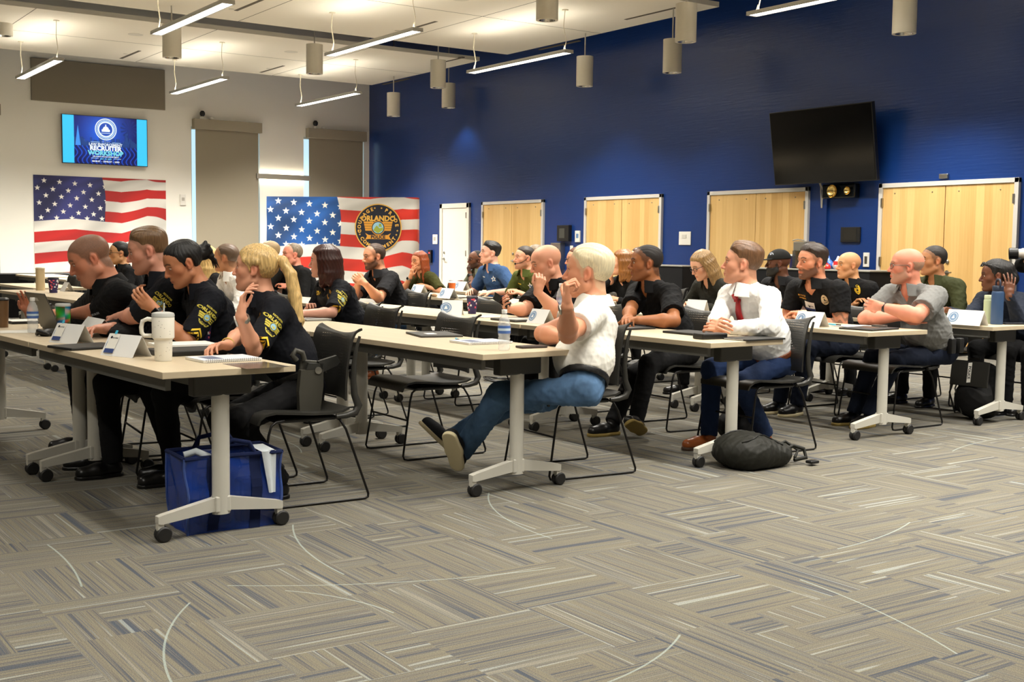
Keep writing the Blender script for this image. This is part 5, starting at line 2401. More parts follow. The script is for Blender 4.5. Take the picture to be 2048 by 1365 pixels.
def ex_badge(left=.085, up=.36, h=.036, m=None, kind='shield', tilt=.35):
    def go(I):
        b = MB()
        if kind == 'star':
            fan(b, star_poly(h, 5, .45), 0)
            b.m = 1
            fan(b, circ(h * .35), .001)
        else:
            pts = [(0, h), (h * .45, h * .85), (h * .72, h * .5), (h * .74, -.1 * h), (h * .5, -h * .65), (0, -h), (-h * .5, -h * .65), (-h * .74, -.1 * h), (-h * .72, h * .5), (-h * .45, h * .85)]
            fan(b, circ(h, 28, .74) if kind == 'oval' else pts, 0)
            b.m = 1
            for rr_, yy_ in ((.16, .5), (.20, 0), (.12, -.55)):
                fan(b, star_poly(h * rr_ * 1.5, 6, .6), .0012, (0, 0)) if yy_ == 0 else fan(b, [(x_ * h * .34, yy_ * h + y_ * h * rr_ * .5) for x_, y_ in ((-1, -1), (1, -1), (.8, 1), (-.8, 1))], .0012, (0, yy_ * h))
        wrap(I, b, chest(I, up, left, tilt), 'badge', [m or M_badge_g, M_patch_b if kind != 'star' else M_ink_blue], lift=.005)
    return go


def ex_text(txt, left, up, size, m=None, tilt=.0):
    def go(I):
        b = MB()
        for k, ln in enumerate(txt.split('|')):
            if ln[0] == '=':
                x_ = -len(ln) * size * .36
                for j_, w_ in enumerate((.9, .6, 1.1, .8, .5, 1.0)[:len(ln)]):
                    fan(b, [(x_, -k * size * 1.15 - size * .3), (x_ + size * w_ * .8, -k * size * 1.15 - size * .3), (x_ + size * w_ * .8, -k * size * 1.15 + size * .3), (x_, -k * size * 1.15 + size * .3)], 0, (x_ + size * w_ * .4, -k * size * 1.15))
                    x_ += size * (w_ * .8 + .18)
                continue
            put_text(b, ln, size, ID4, 0, -k * size * 1.15, 0, size * .02)
        wrap(I, b, chest(I, up, left, tilt), 'embroidery', m or M_patch_y, lift=.004)
    return go


def ex_idtag(left=-.02, up=.24, w=.085, h=.062, rot=0.0, tilt=.2):
    def go(I):
        M = chest(I, up, left, tilt) @ Matrix.Rotation(rot, 4, 'Z')
        b = MB()

        def rect(x0, y0, x1, y1, z):
            n = 4
            for i in range(n):
                a, c = x0 + (x1 - x0) * i / n, x0 + (x1 - x0) * (i + 1) / n
                b.add([(a, y0, z), (c, y0, z), (c, y1, z), (a, y1, z)], [(0, 1, 2, 3)])
        rect(-w / 2, -h / 2, w / 2, h / 2, .002)
        b.m = 1
        rect(-w / 2, -h / 2, w / 2, -h * .22, .003)
        b.m = 2
        fan(b, circ(h * .12, 14), .003, (0, 0))
        put_text(b, 'Recruiter', h * .2, ID4, w * .12, h * .10, .003, .0003)
        wrap(I, b, M, 'id_tag', [M_paper, mat('tag_navy', lin(40, 62, 120), .6), M_ink_navy], lift=.006)
    return go


def ex_watch(sd='L', m=None, face=True, wide=.022, off=.035):
    def go(I):
        S, E_, W, hd, pn, a, sg = I['arms'][sd]
        ax = unit(W - E_)
        c = W - ax * off
        M = frame(c - I['O'], ax, I['f'] + V3(.01, .02, .3))
        b = MB()
        r = .0305 * I['s']
        b.lathe([(r - .003, -wide / 2), (r + .002, -wide / 2), (r + .003, 0), (r + .002, wide / 2), (r - .003, wide / 2)], 24, M, cap=False)
        w = b.build('watch' if face else 'wristband', m or M_watch, I['root'], smooth=50)
        if face:
            b = MB()
            o = unit(-np.asarray(pn) + V3(.25, -.2, .1))
            o = unit(o - ax * (o @ ax))
            M2 = frame(c + o * (r + .001) - I['O'], o, ax)
            b.box((-.019, -.021, -.003), (.019, .021, .008), M2, bev=.004)
            b.m = 1
            b.box((-.015, -.017, .008), (.015, .017, .0085), M2)
            b.build('watch_case', [m or M_watch, M_glass], w)
    return go


def locks_long(side=1, fall=-.30, part=.02, n=9, w=.020, front=True, back=True, wave=.006, a0=72):
    L = []
    for sg in (-1, 1):
        k0 = 0 if front else 2
        for k in range(k0, n):
            t = k / (n - 1)
            a = math.radians(a0 + (180 - a0) * t)
            x, y = math.sin(a), math.cos(a)
            x0, y0 = sg * .078 * x, -.012 + .095 * y
            end = fall * (.86 + .14 * math.sin(k * 2.1 + sg))
            pts = [(x0 * .35, y0 * .4 - .01, .118), (x0 * .9, y0 * .92, .075), (x0 * 1.10, y0 * 1.02 - .006, .01), (x0 * 1.16 + wave * math.sin(k), y0 * 1.02 - .012, -.09),
                   (x0 * 1.18 - wave * math.sin(k * 1.7), y0 * .98 - .014, (-.09 + end) / 2 - .03), (x0 * 1.1, y0 * .95 - .016, end)]
            L.append((pts, [w * .5, w * .8, w, w * 1.02, w * .9, w * .35], .014))
    return L


def scrunch_pony():
    L = []
    for k in range(9):
        a = k * 2.4
        dx, dy = .016 * math.cos(a), .014 * math.sin(a)
        e = .04 * math.sin(k * 1.3)
        L.append(([(0, -.095, .055), (dx, -.140 + dy * .4, .050), (dx * 1.2, -.185 + dy * .8, -.02), (dx * 1.4 + .006, -.212 + dy, -.13), (dx * 1.6 + .010, -.232 + dy * 1.2, -.26), (dx * 1.3 + .02, -.238 + dy + e * .5, -.38 + e)], [.016, .018, .019, .019, .016, .005], .010))
    L.append(([(-.02, .07, .075), (-.076, .035, .04), (-.08, -.02, .03), (-.03, -.10, .05)], [.01, .013, .014, .012], .012))
    L.append(([(.02, .07, .080), (.074, .04, .045), (.080, -.02, .036), (.03, -.10, .055)], [.01, .013, .014, .012], .012))
    return L


def bun():
    L = [([(0, -.125, .01), (.0, -.13, .012)], [.042, .042], .012)]
    for k in range(8):
        a = k * .8
        L.append(([(.03 * math.cos(a), -.13, .01 + .03 * math.sin(a)), (.045 * math.cos(a + .6), -.16, .012 + .045 * math.sin(a + .6)), (.03 * math.cos(a + 1.4), -.165, .01 + .03 * math.sin(a + 1.4))], [.012, .010, .006], .006))
    for k in range(6):
        L.append(([(.02 * (k - 2.5) * .6, -.14, -.01), (.012 * (k - 2.5), -.165, -.05), (.014 * (k - 2.5), -.155 - .01 * (k % 2), -.10)], [.009, .006, .003], .006))
    return L


# ------------------------------------------------------------------ cloth and hair colours
C_navy = cloth('uniform_navy', (12, 14, 22))
C_black = cloth('polo_black', (11, 11, 13))
C_black2 = cloth('jacket_black', (16, 16, 17))
C_charc = cloth('polo_charcoal', (21, 21, 24))
C_white = cloth('polo_white', (236, 233, 224))
C_wsh = cloth('dress_shirt_white', (240, 239, 236), rough=.7)
C_grey = cloth('polo_grey', (122, 122, 120))
C_blue = cloth('polo_blue', (50, 78, 118))
C_olive = cloth('polo_olive', (66, 74, 26))
C_dol = cloth('shirt_dark_green', (52, 56, 30))
C_oltee = cloth('tee_olive', (60, 60, 22))
C_sage = cloth('polo_sage', (104, 108, 90))
C_dnavy = cloth('shirt_dark_navy', (30, 36, 50))
C_olj = cloth('jacket_dark_olive', (36, 36, 30))
P_blk = cloth('trousers_black', (12, 12, 14))
P_navy = cloth('trousers_navy', (24, 42, 76))
P_dnavy = cloth('trousers_dark_navy', (18, 26, 44))
P_jean = mat('denim', lin(72, 100, 132), .85, spec=.2, bump=((600, 600, 600), .25, .0015), vary=((9, 9, 5), .34))
S_blk = mat('shoe_black', lin(14, 13, 13), .35)
S_brn = mat('shoe_tan', lin(150, 78, 32), .35)
S_canvas = mat('shoe_canvas', lin(17, 18, 24), .85)
SO_white = mat('sole_cream', lin(222, 208, 168), .7)
SO_tan = mat('sole_tan', lin(150, 128, 66), .7)
SO_brn = mat('sole_brown', lin(70, 48, 32), .6)
B_blk = mat('belt_black', lin(14, 13, 13), .45)
B_brn = mat('belt_brown', lin(112, 58, 32), .45)
SOCK = cloth('sock_olive', (110, 92, 30))
H_blond = hairmat('hair_blonde', (206, 172, 112))
H_blond2 = hairmat('hair_blonde_dark', (176, 140, 82), .5)
H_black = hairmat('hair_black', (16, 14, 14), .2, .5)
H_brown = hairmat('hair_brown', (74, 50, 34))
H_lbrown = hairmat('hair_light_brown', (112, 84, 56))
H_auburn = hairmat('hair_auburn', (62, 28, 22))
H_red = hairmat('hair_copper', (140, 66, 30))
H_cop = hairmat('hair_caramel', (134, 86, 40), .4)
H_white = hairmat('hair_white', (226, 212, 176), .15, rough=.5)
H_grey = hairmat('hair_grey', (130, 116, 98))
H_ash = hairmat('hair_ash', (142, 112, 72), .4)

SK_fair = (220, 170, 144)
SK_pink = (212, 148, 122)
SK_tan = (196, 140, 104)
SK_oliv = (186, 132, 92)
SK_brown = (142, 88, 54)
SK_dark = (84, 50, 34)
SK_dbrn = (112, 68, 44)
pol = lambda m, **k: dict(dict(m=m), **k)
PB = dict(m=P_blk, shoem=S_blk)
UNI = dict(m=C_navy, open=.45, neck=.45, slen=.90, loose=.016, fold=.009)
# ------------------------------------------------------------------ the audience
DEBUG = False


def body_box(I, name, m, c, size, fr=None, bev=.006, parent=None):
    M = fr if fr is not None else frame((0, 0, 0), I['l'], (0, 0, 1))
    M = Matrix.Translation(Vector(c) - Vector(I['O'])) @ M
    b = MB()
    b.box((-size[0] / 2, -size[1] / 2, -size[2] / 2), (size[0] / 2, size[1] / 2, size[2] / 2), M, bev=bev)
    return b.build(name, m, parent or I['root'], smooth=40)


def ex_holster(I):
    """open holster with a pistol on the near hip"""
    H, l, f, td = I['H'], I['l'], I['f'], I['td']
    c = H + l * .185 + f * .03 + V3(0, 0, .05)
    up = unit(V3(0, 0, 1) - f * .10)
    M = frame(c - I['O'], l, up)
    m = mat('holster_polymer', lin(62, 60, 52), .5)
    b = MB()
    poly = [(-.058, .05), (.058, .06), (.066, -.02), (.062, -.17), (.03, -.185), (-.045, -.15), (-.058, -.06)]
    b.prism(poly, -.012, .030, M)
    b.box((-.05, .03, -.03), (.05, .10, -.008), M, bev=.005)
    hl = b.build('holster', m, I['root'])
    b = MB()
    b.prism([(-.03, .055), (.055, .06), (.058, .09), (-.02, .088)], .0, .026, M)
    gr = [(.03, .10), (.055, .045), (.132, .085), (.145, .105), (.125, .135)]
    b.prism(gr, -.002, .026, M)
    b.build('pistol', mat('pistol_black', lin(40, 40, 37), .45), hl)
    b = MB()
    b.tube([(-.035, .10, .0), (-.05, .135, .0), (-.085, .145, .0), (-.10, .12, .0), (-.075, .095, .0)], .014, 10, M)
    b.build('holster_hood', m, hl, smooth=60)
    b = MB()
    b.lathe([(.001, .03), (.018, .03), (.018, .036), (.001, .038)], 16, M @ Matrix.Translation((.03, .055, 0)))
    b.build('rivet', M_metal, hl, smooth=50)


def ex_tie(I):
    N, fd, td, lt, s = I['N'], I['fd'], I['td'], I['lt'], I['s']
    b = MB()
    tree = I['tree']
    pts = []
    for k in range(11):
        t = k / 10
        z = N[2] + .005 - .30 * t
        c = I['H'] + td * ((z - I['H'][2]) / td[2])
        hit = tree.ray_cast(Vector(c), Vector(I['f']), .5)
        q = (np.array(hit[0]) if hit[0] is not None else c + I['f'] * .13) + I['f'] * .011
        if t < .12:
            q = N + fd * .094 + V3(0, 0, .002 - .30 * t)
        pts.append(q - I['O'])
    for k in range(1, 11):
        pts[k] = pts[k] + I['lt'] * ((pts[0] - pts[k]) @ I['lt'])
    w = [.020, .017, .018, .021, .024, .027, .029, .032, .034, .036, .037]
    V = []
    for q, ww in zip(pts, w):
        V += [q - lt * ww, q + fd * .006, q + lt * ww]
    fs = []
    for k in range(10):
        a = 3 * k
        fs += [(a, a + 1, a + 4, a + 3), (a + 1, a + 2, a + 5, a + 4)]
    b.add(V, fs)
    b.box((-.021, -.018, -.004), (.021, .018, .016), Matrix.Translation(Vector(N + fd * .094 + td * .004 - I['O'])) @ frame((0, 0, 0), fd, td), bev=.006)
    t = b.build('necktie', mat('tie_red', lin(168, 22, 28), .5, bump=((500, 500, 500), .2, .001)), I['root'], smooth=60)
    so = t.modifiers.new('s', 'SOLIDIFY')
    so.thickness = .003


def ex_vest(I):
    H, N, td, fd, lt, s = I['H'], I['N'], I['td'], I['fd'], I['lt'], I['s']
    F = Field(np.minimum(H, N) - .32, np.maximum(H, N) + .3, .007)
    a, c = H + (N - H) * .22, H + (N - H) * .78
    F.cap(a, c, .128 * s, .126 * s, .02, lat=lt, sl=1.22)
    for sg in (-1, 1):
        F.cap(c + lt * sg * .10 + fd * .06, N + lt * sg * .105 - td * .01, .045, .035, .04)
        F.cap(c + lt * sg * .10 - fd * .07, N + lt * sg * .105 - td * .01, .045, .035, .04)
    F.cut(N + td * .025, td, .01)
    F.cut(H + (N - H) * .10, -td, .01)
    F.cap(N + fd * .07 - td * .0, N + td * .1, .075, .09, .02, 'c')
    V, Fc = F.mesh(1)
    V = V + vnorm(V, Fc) * (folds(V, 5, .1) * .004)[:, None]
    v = I['put']('vest', V, Fc, mat('vest_black', lin(22, 23, 24), .9, bump=((300, 300, 60), .4, .002)))
    I2 = dict(I)
    I2['tree'] = bvh_of(V, Fc)
    for (u, le, w_, h_, d_) in [(.33, -.08, .11, .035, .03), (.30, .07, .06, .11, .03), (.17, -.09, .07, .12, .035), (.17, .0, .07, .12, .035), (.17, .09, .07, .12, .035)]:
        c = H + td * u * s + lt * le + fd * (.150 - .25 * abs(le) * abs(le) * 10 * .5)
        body_box(I, 'vest_pouch', mat('pouch_black', lin(16, 16, 17), .85), c, (w_, h_, d_), frame((0, 0, 0), fd, td), .008, v)
    b = MB()
    put_text(b, 'POLICE', .036, ID4, 0, 0, 0, .001)
    wrap(I2, b, chest(I, .41, -.055), 'vest_lettering', M_patch_y, v, lift=.012)
    b = MB()
    h = .036
    fan(b, [(0, h), (h * .6, h * .7), (h * .72, 0), (h * .5, -h * .65), (0, -h), (-h * .5, -h * .65), (-h * .72, 0), (-h * .6, h * .7)], 0)
    b.m = 1
    fan(b, circ(h * .4, 16), .001)
    wrap(I2, b, chest(I, .40, .07, .4), 'badge', [M_badge_g, M_patch_b], v, lift=.008)


def ex_cap(I):
    hc, R, hs = I['hc'], I['R'], I['hs']
    F = Field((-.13, -.16, -.02), (.13, .24, .19), .005)
    full = (slice(None),) * 3
    X, Y, Z = F.pts(full)
    d = np.minimum(elld(X, Y + f32(.012), Z - f32(.036), (.088, .112, .100)), elld(X, Y - f32(.028), Z - f32(.04), (.078, .074, .08)))
    d = np.maximum(d, -(Z - f32(.036) + .10 * Y))
    br = np.maximum(np.abs(Z - f32(.047) + .10 * Y + .9 * X * X - .0 * Y) - .004, elld(X, Y - f32(.085), 0 * Z, (.078, .095, .1)))
    br = np.maximum(br, -(Y - .04))
    F.D[:] = np.minimum(d, br)
    V, Fc = F.mesh(1)
    c = I['put']('cap', (V * hs) @ R + hc, Fc, cloth('cap_black', (22, 22, 20)))
    I2 = dict(I)
    b = MB()
    for k in range(9):
        a0, a1 = math.radians(20 + 140 * k / 9), math.radians(20 + 140 * (k + 1) / 9)
        b.add([(r_ * math.cos(a), r_ * math.sin(a) - .01, 0) for r_, a in ((.022, a0), (.028, a0), (.028, a1), (.022, a1))], [(3, 2, 1, 0)])
    fan(b, circ(.008, 10), 0)
    nrm = R.T @ unit(V3(.5, .8, .2))
    I2['tree'] = bvh_of((V * hs) @ R + hc, Fc)
    wrap(I2, b, frame(hc + R.T @ V3(.05, .07, .085), nrm, R[2]), 'cap_emblem', M_ink_grey, c)


def ex_headset(I):
    b = MB()
    hc, R, hs = I['hc'], I['R'], I['hs']
    T = lambda x, y, z: hc + R.T @ (np.array([x, y, z]) * hs) - I['O']
    b.tube([T(.086, -.012, .02), T(.088, .02, -.02), T(.075, .07, -.05), T(.045, .112, -.062)], .003, 6)
    b.lathe([(.001, -.012), (.01, -.008), (.01, .008), (.001, .012)], 10, Matrix.Translation(Vector(T(.04, .115, -.062))))
    b.build('headset_boom', M_black, I['root'], smooth=60)


def ex_sunglasses_top(I):
    b = MB()
    hc, R, hs = I['hc'], I['R'], I['hs']
    T = lambda x, y, z: hc + R.T @ (np.array([x, y, z]) * hs) - I['O']
    for sg in (-1, 1):
        ring = [T(sg * .036 + .026 * math.cos(a), .086 - .012 * math.sin(a), .095 + .016 * math.sin(a)) for a in np.linspace(0, 2 * PI, 13)]
        b.tube(ring, .004, 6)
        b.tube([T(sg * .062, .08, .095), T(sg * .09, .03, .085), T(sg * .094, -.02, .06)], .003, 6)
    b.tube([T(-.01, .09, .098), T(.01, .09, .098)], .003, 6)
    b.build('sunglasses', M_black, I['root'], smooth=60)


def ex_bracelet(sd):
    return ex_watch(sd, mat('bracelet_beads', lin(200, 170, 90), .4), False, .014, .03)


def R_far(i, u, off=.85):
    return row_pt(i, u, off)[1]


cards_skin = None
person('A', 'woman in navy police uniform, blonde ponytail, hand raised to her jaw, front row aisle end', dict(
    head=(511, 538, 2.36), phi=4, psi=14, pitch=-2, s=.97, hs=1.0, res=.0042, fem=1, skin=(218, 158, 128), hair='pony', hairm=H_blond, hth=(.015, .013), locks=scrunch_pony(), brow=(150, 110, 70),
    L=dict(wpx=(482, 628, 2.12), epx=(508, 700, 2.24), hd=(-.15, -.05, 1.0), hframe=1, pn=(-.1, -1, .3), fc=(.25, .45, .55, .6), thumb=.2), R=dict(wpx=(452, 691, 2.10), hd=(.6, .35, .05), pn=(0, .4, -1), curl=.55),
    top=dict(UNI), pants=dict(m=P_blk, shoem=S_blk, belt=B_blk), feet=[(.16, .12, .09), (.10, -.10, .09)], fat=.15, hip=(-5.60, 2.56),
    extras=[ex_patch('L', .40, .055), ex_chevron('L', .74, .042), ex_badge(.10, .36, .04), ex_watch('L', M_watch_s), ex_bracelet('R'), ex_holster]))
person('B', 'woman in navy police uniform with dark bun, looking down at her raised hands', dict(
    head=(366, 527, 2.16), phi=2, psi=-16, pitch=24, s=.97, res=.0042, fem=1, skin=(190, 128, 92), hair='bun', hairm=H_black, strand=.0007, hth=(.010, .010), locks=bun(), brow=(40, 28, 22), lips=(150, 84, 72), gaze=(0, .9, -.45),
    L=dict(wpx=(306, 616, 1.96), epx=(374, 684, 1.98), hd=(.55, -.35, .55), pn=(-.3, -.9, .3), curl=.42), R=dict(wpx=(292, 606, 2.10), hd=(.5, .30, .6), pn=(-.2, .9, .3), curl=.5),
    top=dict(UNI), pants=dict(m=P_blk, shoem=S_blk), feet=[(.36, .10, .09), (.30, -.06, .09)], fat=.3,
    extras=[ex_patch('L', .40, .055), ex_chevron('L', .74, .042), ex_badge(.10, .36, .038), ex_watch('L')]))
person('C', 'man in navy uniform with side-parted brown hair, between laptop man and woman with bun', dict(
    head=(296, 502, 2.10), phi=6, psi=4, pitch=14, s=1.02, res=.0045, skin=(212, 152, 128), hair='short', hairm=H_lbrown, hth=(.016, .003), quiff=.010, crop=((120, 92, 70), .5, .07), brow=(120, 90, 64), beard=((150, 104, 80), .35), gaze=(0, .9, -.4),
    L=dict(wpx=(238, 634, 2.0), epx=(272, 632, 2.06), curl=.9), R=dict(w=(.42, -.10, .79)), top=dict(UNI), pants=PB, fat=.3,
    extras=[ex_patch('L', .45, .05), ex_badge(.09, .36, .036)]))
person('D', 'heavy man in black polo with cropped hair, bent over the open laptop', dict(
    head=(180, 518, 1.96), phi=8, psi=-4, pitch=26, s=1.06, hs=1.10, res=.0045, skin=(206, 138, 108), hfat=.9, crop=((104, 84, 68), .85, .07), brow=(120, 90, 72), beard=((190, 140, 120), .3), fat=1.0, arm=1.15, shw=.205, gaze=(0, .85, -.5), neck=.068,
    L=dict(wpx=(140, 628, 1.93), epx=(206, 624, 2.02), curl=.5), R=dict(wpx=(58, 626, 2.0), hd=(.2, .2, .9), pn=(.2, .9, 0), curl=.3), top=dict(m=C_black, loose=.022, fold=.010, slen=.9), pants=PB,
    extras=[ex_idtag(.03, .16, .05, .075, .3), ex_text('=====', .07, .36, .022, M_ink_grey)]))
person('E', 'woman with dark bob in black police vest, in the second row behind the ponytail woman', dict(
    head=(648, 524, 3.90), phi=0, psi=10, pitch=2, s=.97, res=.005, fem=1, skin=(216, 160, 138), hair='bob', hairm=H_auburn, hth=(.018, .018), locks=locks_long(fall=-.20, n=9, w=.026), brow=(60, 36, 30),
    L=dict(wpx=(606, 627, 3.60), epx=(664, 626, 3.72)), R=dict(w=(.40, .02, .80)), top=dict(UNI, collar=1), pants=PB, fat=.3,
    extras=[ex_vest, ex_patch('L', .42, .055), ex_chevron('L', .78, .042)]))
person('F', 'white-haired man in white polo and jeans, legs stretched out, hand on chin', dict(
    head=(1176, 545, 4.02), phi=42, psi=10, pitch=-2, s=1.06, hs=1.10, res=.0042, skin=(216, 150, 116), hfat=.3, hair='short', hairm=H_white, hth=(.020, .008), crop=((214, 190, 156), .6, .07), brow=(196, 160, 120), fat=.55, arm=1.06, hip=(-4.93, 3.86), hz=.52, neck=.060,
    L=dict(wpx=(1134, 608, 3.55), epx=(1136, 669, 3.55), hd=(.0, .10, 1.0), hframe=1, pn=(-.35, -.9, .1), fc=(1.1, 1.2, 1.25, 1.3), thumb=-.9), R=dict(wpx=(1136, 679, 3.70), epx=(1086, 668, 3.63), hd=(-.5, .9, .0), pn=(-1, 0, 0), curl=.9),
    top=dict(m=C_white, loose=.016, fold=.007, slen=.62, neck=.25, open=.2, hem=.075), pants=dict(m=P_jean, shoem=S_canvas, solem=SO_white, belt=B_blk, w=1.06, fold=.010, shoe='loafer', ankle=('bare_ankle', mat('skin_ankle', lin(206, 140, 104), .5))),
    feet=[((922, 905, 3.46), .05, 80, 58, 0), ((912, 874, 3.60), -.05, 16, 44, 0)],
    extras=[ex_watch('L', M_watch_s), ex_watch('R', M_watch, False, .02, .03)]))
person('G', 'balding man in white shirt turned away, seen between the bun and the ponytail', dict(
    head=(452, 516, R_far(2, 5.0)), psi=22, s=1.0, hair='short', hairm=mat('hair_grey_brown', lin(98, 78, 62), .5), hth=(.007, .005), skin=SK_tan, crop=((110, 88, 70), .6, .07), brow=(60, 44, 34), fat=.4, top=dict(m=C_wsh, sleeve='long', collarm=C_wsh), pants=PB))
person('H', 'woman with dark-rimmed glasses and pulled-back black hair, behind the cropped-hair man', dict(
    head=(238, 507, R_far(2, 7.7)), psi=-8, s=.98, fem=1, skin=(200, 148, 104), hair='short', hairm=H_black, hth=(.012, .009), brow=(40, 30, 26), glasses=M_lens, top=dict(m=C_black), pants=PB, hfat=.4))
person('I', 'grey-haired man in black jacket with hand at his mouth, beside the banner left half', dict(
    head=(584, 510, R_far(3, 7.3)), psi=-18, s=1.02, skin=(214, 142, 118), hair='recede', hairm=H_grey, hth=(.010, .006), brow=(130, 100, 80), hfat=.4, top=dict(m=C_black2, sleeve='long', loose=.02), pants=PB,
    R=dict(face=(-.035, .10, -.175), hd=(.25, .0, .9), hframe=1, pn=(.3, -.9, .0), curl=.9), L=dict(w=(.38, .05, .80))))
person('J', 'dark-bearded man in black polo with hands clasped before his chin', dict(
    head=(748, 514, R_far(3, 5.4) - .04), phi=0, psi=-22, pitch=6, s=1.03, res=.005, skin=(206, 144, 110), hair='recede', hairm=mat('hair_cropped_brown', lin(66, 48, 36), .6), hth=(.008, .004), crop=((90, 66, 50), .5, .07), beard=((46, 32, 26), .85), brow=(50, 36, 28), fat=.5,
    L=dict(wpx=(728, 566, 5.10), epx=(758, 598, 5.16), hd=(.55, -.55, .6), pn=(-.1, -.8, .2), curl=.75), R=dict(wpx=(716, 566, 5.14), epx=(709, 597, 5.20), hd=(.45, .5, .6), pn=(-.1, .8, .2), curl=.75),
    top=dict(m=C_charc, loose=.02, fold=.010), pants=dict(m=P_jean, shoem=S_brn), extras=[ex_badge(.08, .36, .02, M_badge_s)]))
person('K', 'bald man in black polo holding a phone, knuckles at his mouth', dict(
    head=(1092, 526, R_far(3, 2.68) - .12), phi=2, psi=-14, pitch=16, s=1.05, hs=1.08, res=.005, skin=(220, 158, 128), hfat=.8, brow=(110, 82, 64), fat=.8, arm=1.12, gaze=(0, .9, -.4), beard=((190, 140, 116), .25),
    L=dict(wpx=(1076, 582, 5.08), epx=(1111, 624, 5.14), hd=(-.05, .3, .9), pn=(-.3, -.9, .1), curl=1.15), R=dict(wpx=(1016, 617, 5.06), epx=(1048, 620, 5.30), hd=(.6, .35, .3), pn=(-.1, .8, .5), curl=.55),
    top=dict(m=C_black, loose=.02, fold=.010, slen=.8), pants=PB, extras=[ex_idtag(.03, .20, .07, .085, .1), ex_badge(.10, .34, .022, M_badge_s)]))
person('L', 'man with short black hair in black polo, forearms on the table behind the white-haired man', dict(
    head=(1292, 527, R_far(3, 1.52) - .06), phi=4, psi=-8, s=1.03, hs=1.02, res=.0045, skin=(158, 100, 62), hair='short', hairm=mat('hair_cropped_black', lin(28, 22, 20), .7), hth=(.005, .002), crop=((40, 28, 22), .75, .07), brow=(30, 22, 18), beard=((90, 56, 38), .4), fat=.4,
    L=dict(wpx=(1272, 641, 5.16), epx=(1348, 642, 5.28), hd=(.4, -.8, -.05)), R=dict(wpx=(1256, 634, 5.22)), top=dict(m=C_black, loose=.018, fold=.010), pants=dict(m=P_blk, shoem=S_blk, solem=SO_tan),
    feet=[((1272, 842, 5.22), .0, 28, 24, -38), ((1226, 846, 5.16), -.1, 4, 0)]))
person('M', 'man in white dress shirt and red tie, hands clasped on the table', dict(
    head=(1485, 528, R_far(3, .58) - .04), phi=4, psi=4, pitch=-4, s=1.04, hs=1.06, res=.0042, skin=(222, 160, 130), hair='short', hairm=mat('hair_sandy_brown', lin(108, 76, 50), .45, bump=((170, 170, 22), .5, .004), vary=((120, 120, 9), .3)), hth=(.019, .003), quiff=.010, crop=((130, 96, 70), .5, .07), brow=(130, 96, 66), fat=.35,
    L=dict(wpx=(1449, 656, 5.16), epx=(1540, 655, 5.34), hd=(.45, -.85, .15), pn=(-.5, -.6, -.3), fc=(.5, .6, .65, .7)), R=dict(wpx=(1436, 648, 5.24), hd=(.5, .8, .1), pn=(-.5, .6, -.3), fc=(.6, .7, .75, .8)),
    top=dict(m=C_wsh, sleeve='long', loose=.018, fold=.009, open=.12, neck=0, hem=.075, ch=.04), pants=dict(m=P_navy, shoem=S_brn, solem=SO_brn, belt=B_brn, ankle=('sock', SOCK)),
    feet=[(.17, .11, .09), ((1418, 866, 5.34), -.25, 2)], extras=[ex_tie]))
person('N', 'man in blue polo with black swept-up hair and a white chest emblem', dict(
    head=(980, 507, R_far(4, 6.0)), psi=-14, pitch=-5, s=1.02, skin=(222, 170, 146), hair='short', hairm=H_black, hth=(.022, .003), quiff=.012, brow=(36, 28, 26), fat=.25, L=dict(w=(.34, .24, .78)), R=dict(w=(.36, -.16, .78)), top=dict(m=C_blue, loose=.016), pants=PB,
    extras=[ex_badge(.075, .36, .038, M_paper, 'star'), ex_text('=====', -.08, .38, .018, M_ink_white)]))
person('O', 'man in olive polo wearing a thin headset, moustache, next to the blue polo', dict(
    head=(1048, 517, R_far(4, 5.3)), psi=-24, pitch=-2, s=1.02, skin=(216, 158, 128), hair='short', hairm=mat('hair_dark_cropped', lin(46, 36, 30), .55), hth=(.014, .003), brow=(60, 44, 34), beard=((120, 84, 64), .35), fat=.2, top=dict(m=C_olive, loose=.016), pants=PB,
    extras=[ex_badge(.075, .36, .038, M_paper, 'star'), ex_headset, ex_text('=====', -.08, .38, .018, M_patch_y)]))
person('P', 'broad man with dark beard in black polo, tattooed upper arm and name badge', dict(
    head=(1624, 525, R_far(4, 1.26) - .06), phi=2, psi=-34, pitch=0, s=1.06, hs=1.06, res=.0045, skin=(210, 142, 108), hair='short', hairm=mat('hair_dark_brown', lin(52, 38, 30), .45, bump=((170, 170, 22), .5, .004)), hth=(.018, .003), quiff=.008, crop=((80, 58, 44), .6, .07), beard=((62, 42, 32), .82), brow=(56, 40, 32), fat=.6, arm=1.16, shw=.21, neck=.066, tattoo='L',
    L=dict(w=(.40, .05, .765)), R=dict(w=(.42, -.06, .765)), top=dict(m=C_black, loose=.014, fold=.009, slen=.58, flare=0), pants=dict(m=P_dnavy, shoem=S_blk, solem=SO_white),
    feet=[((1594, 808, 7.03), .1, 10), ((1560, 800, 7.03), -.1, 5)],
    extras=[ex_badge(.095, .37, .042, M_badge_s, 'oval'), ex_idtag(-.045, .33, .10, .07, -.1), ex_text('RECRUITER|======', -.10, .40, .018, M_badge_g)]))
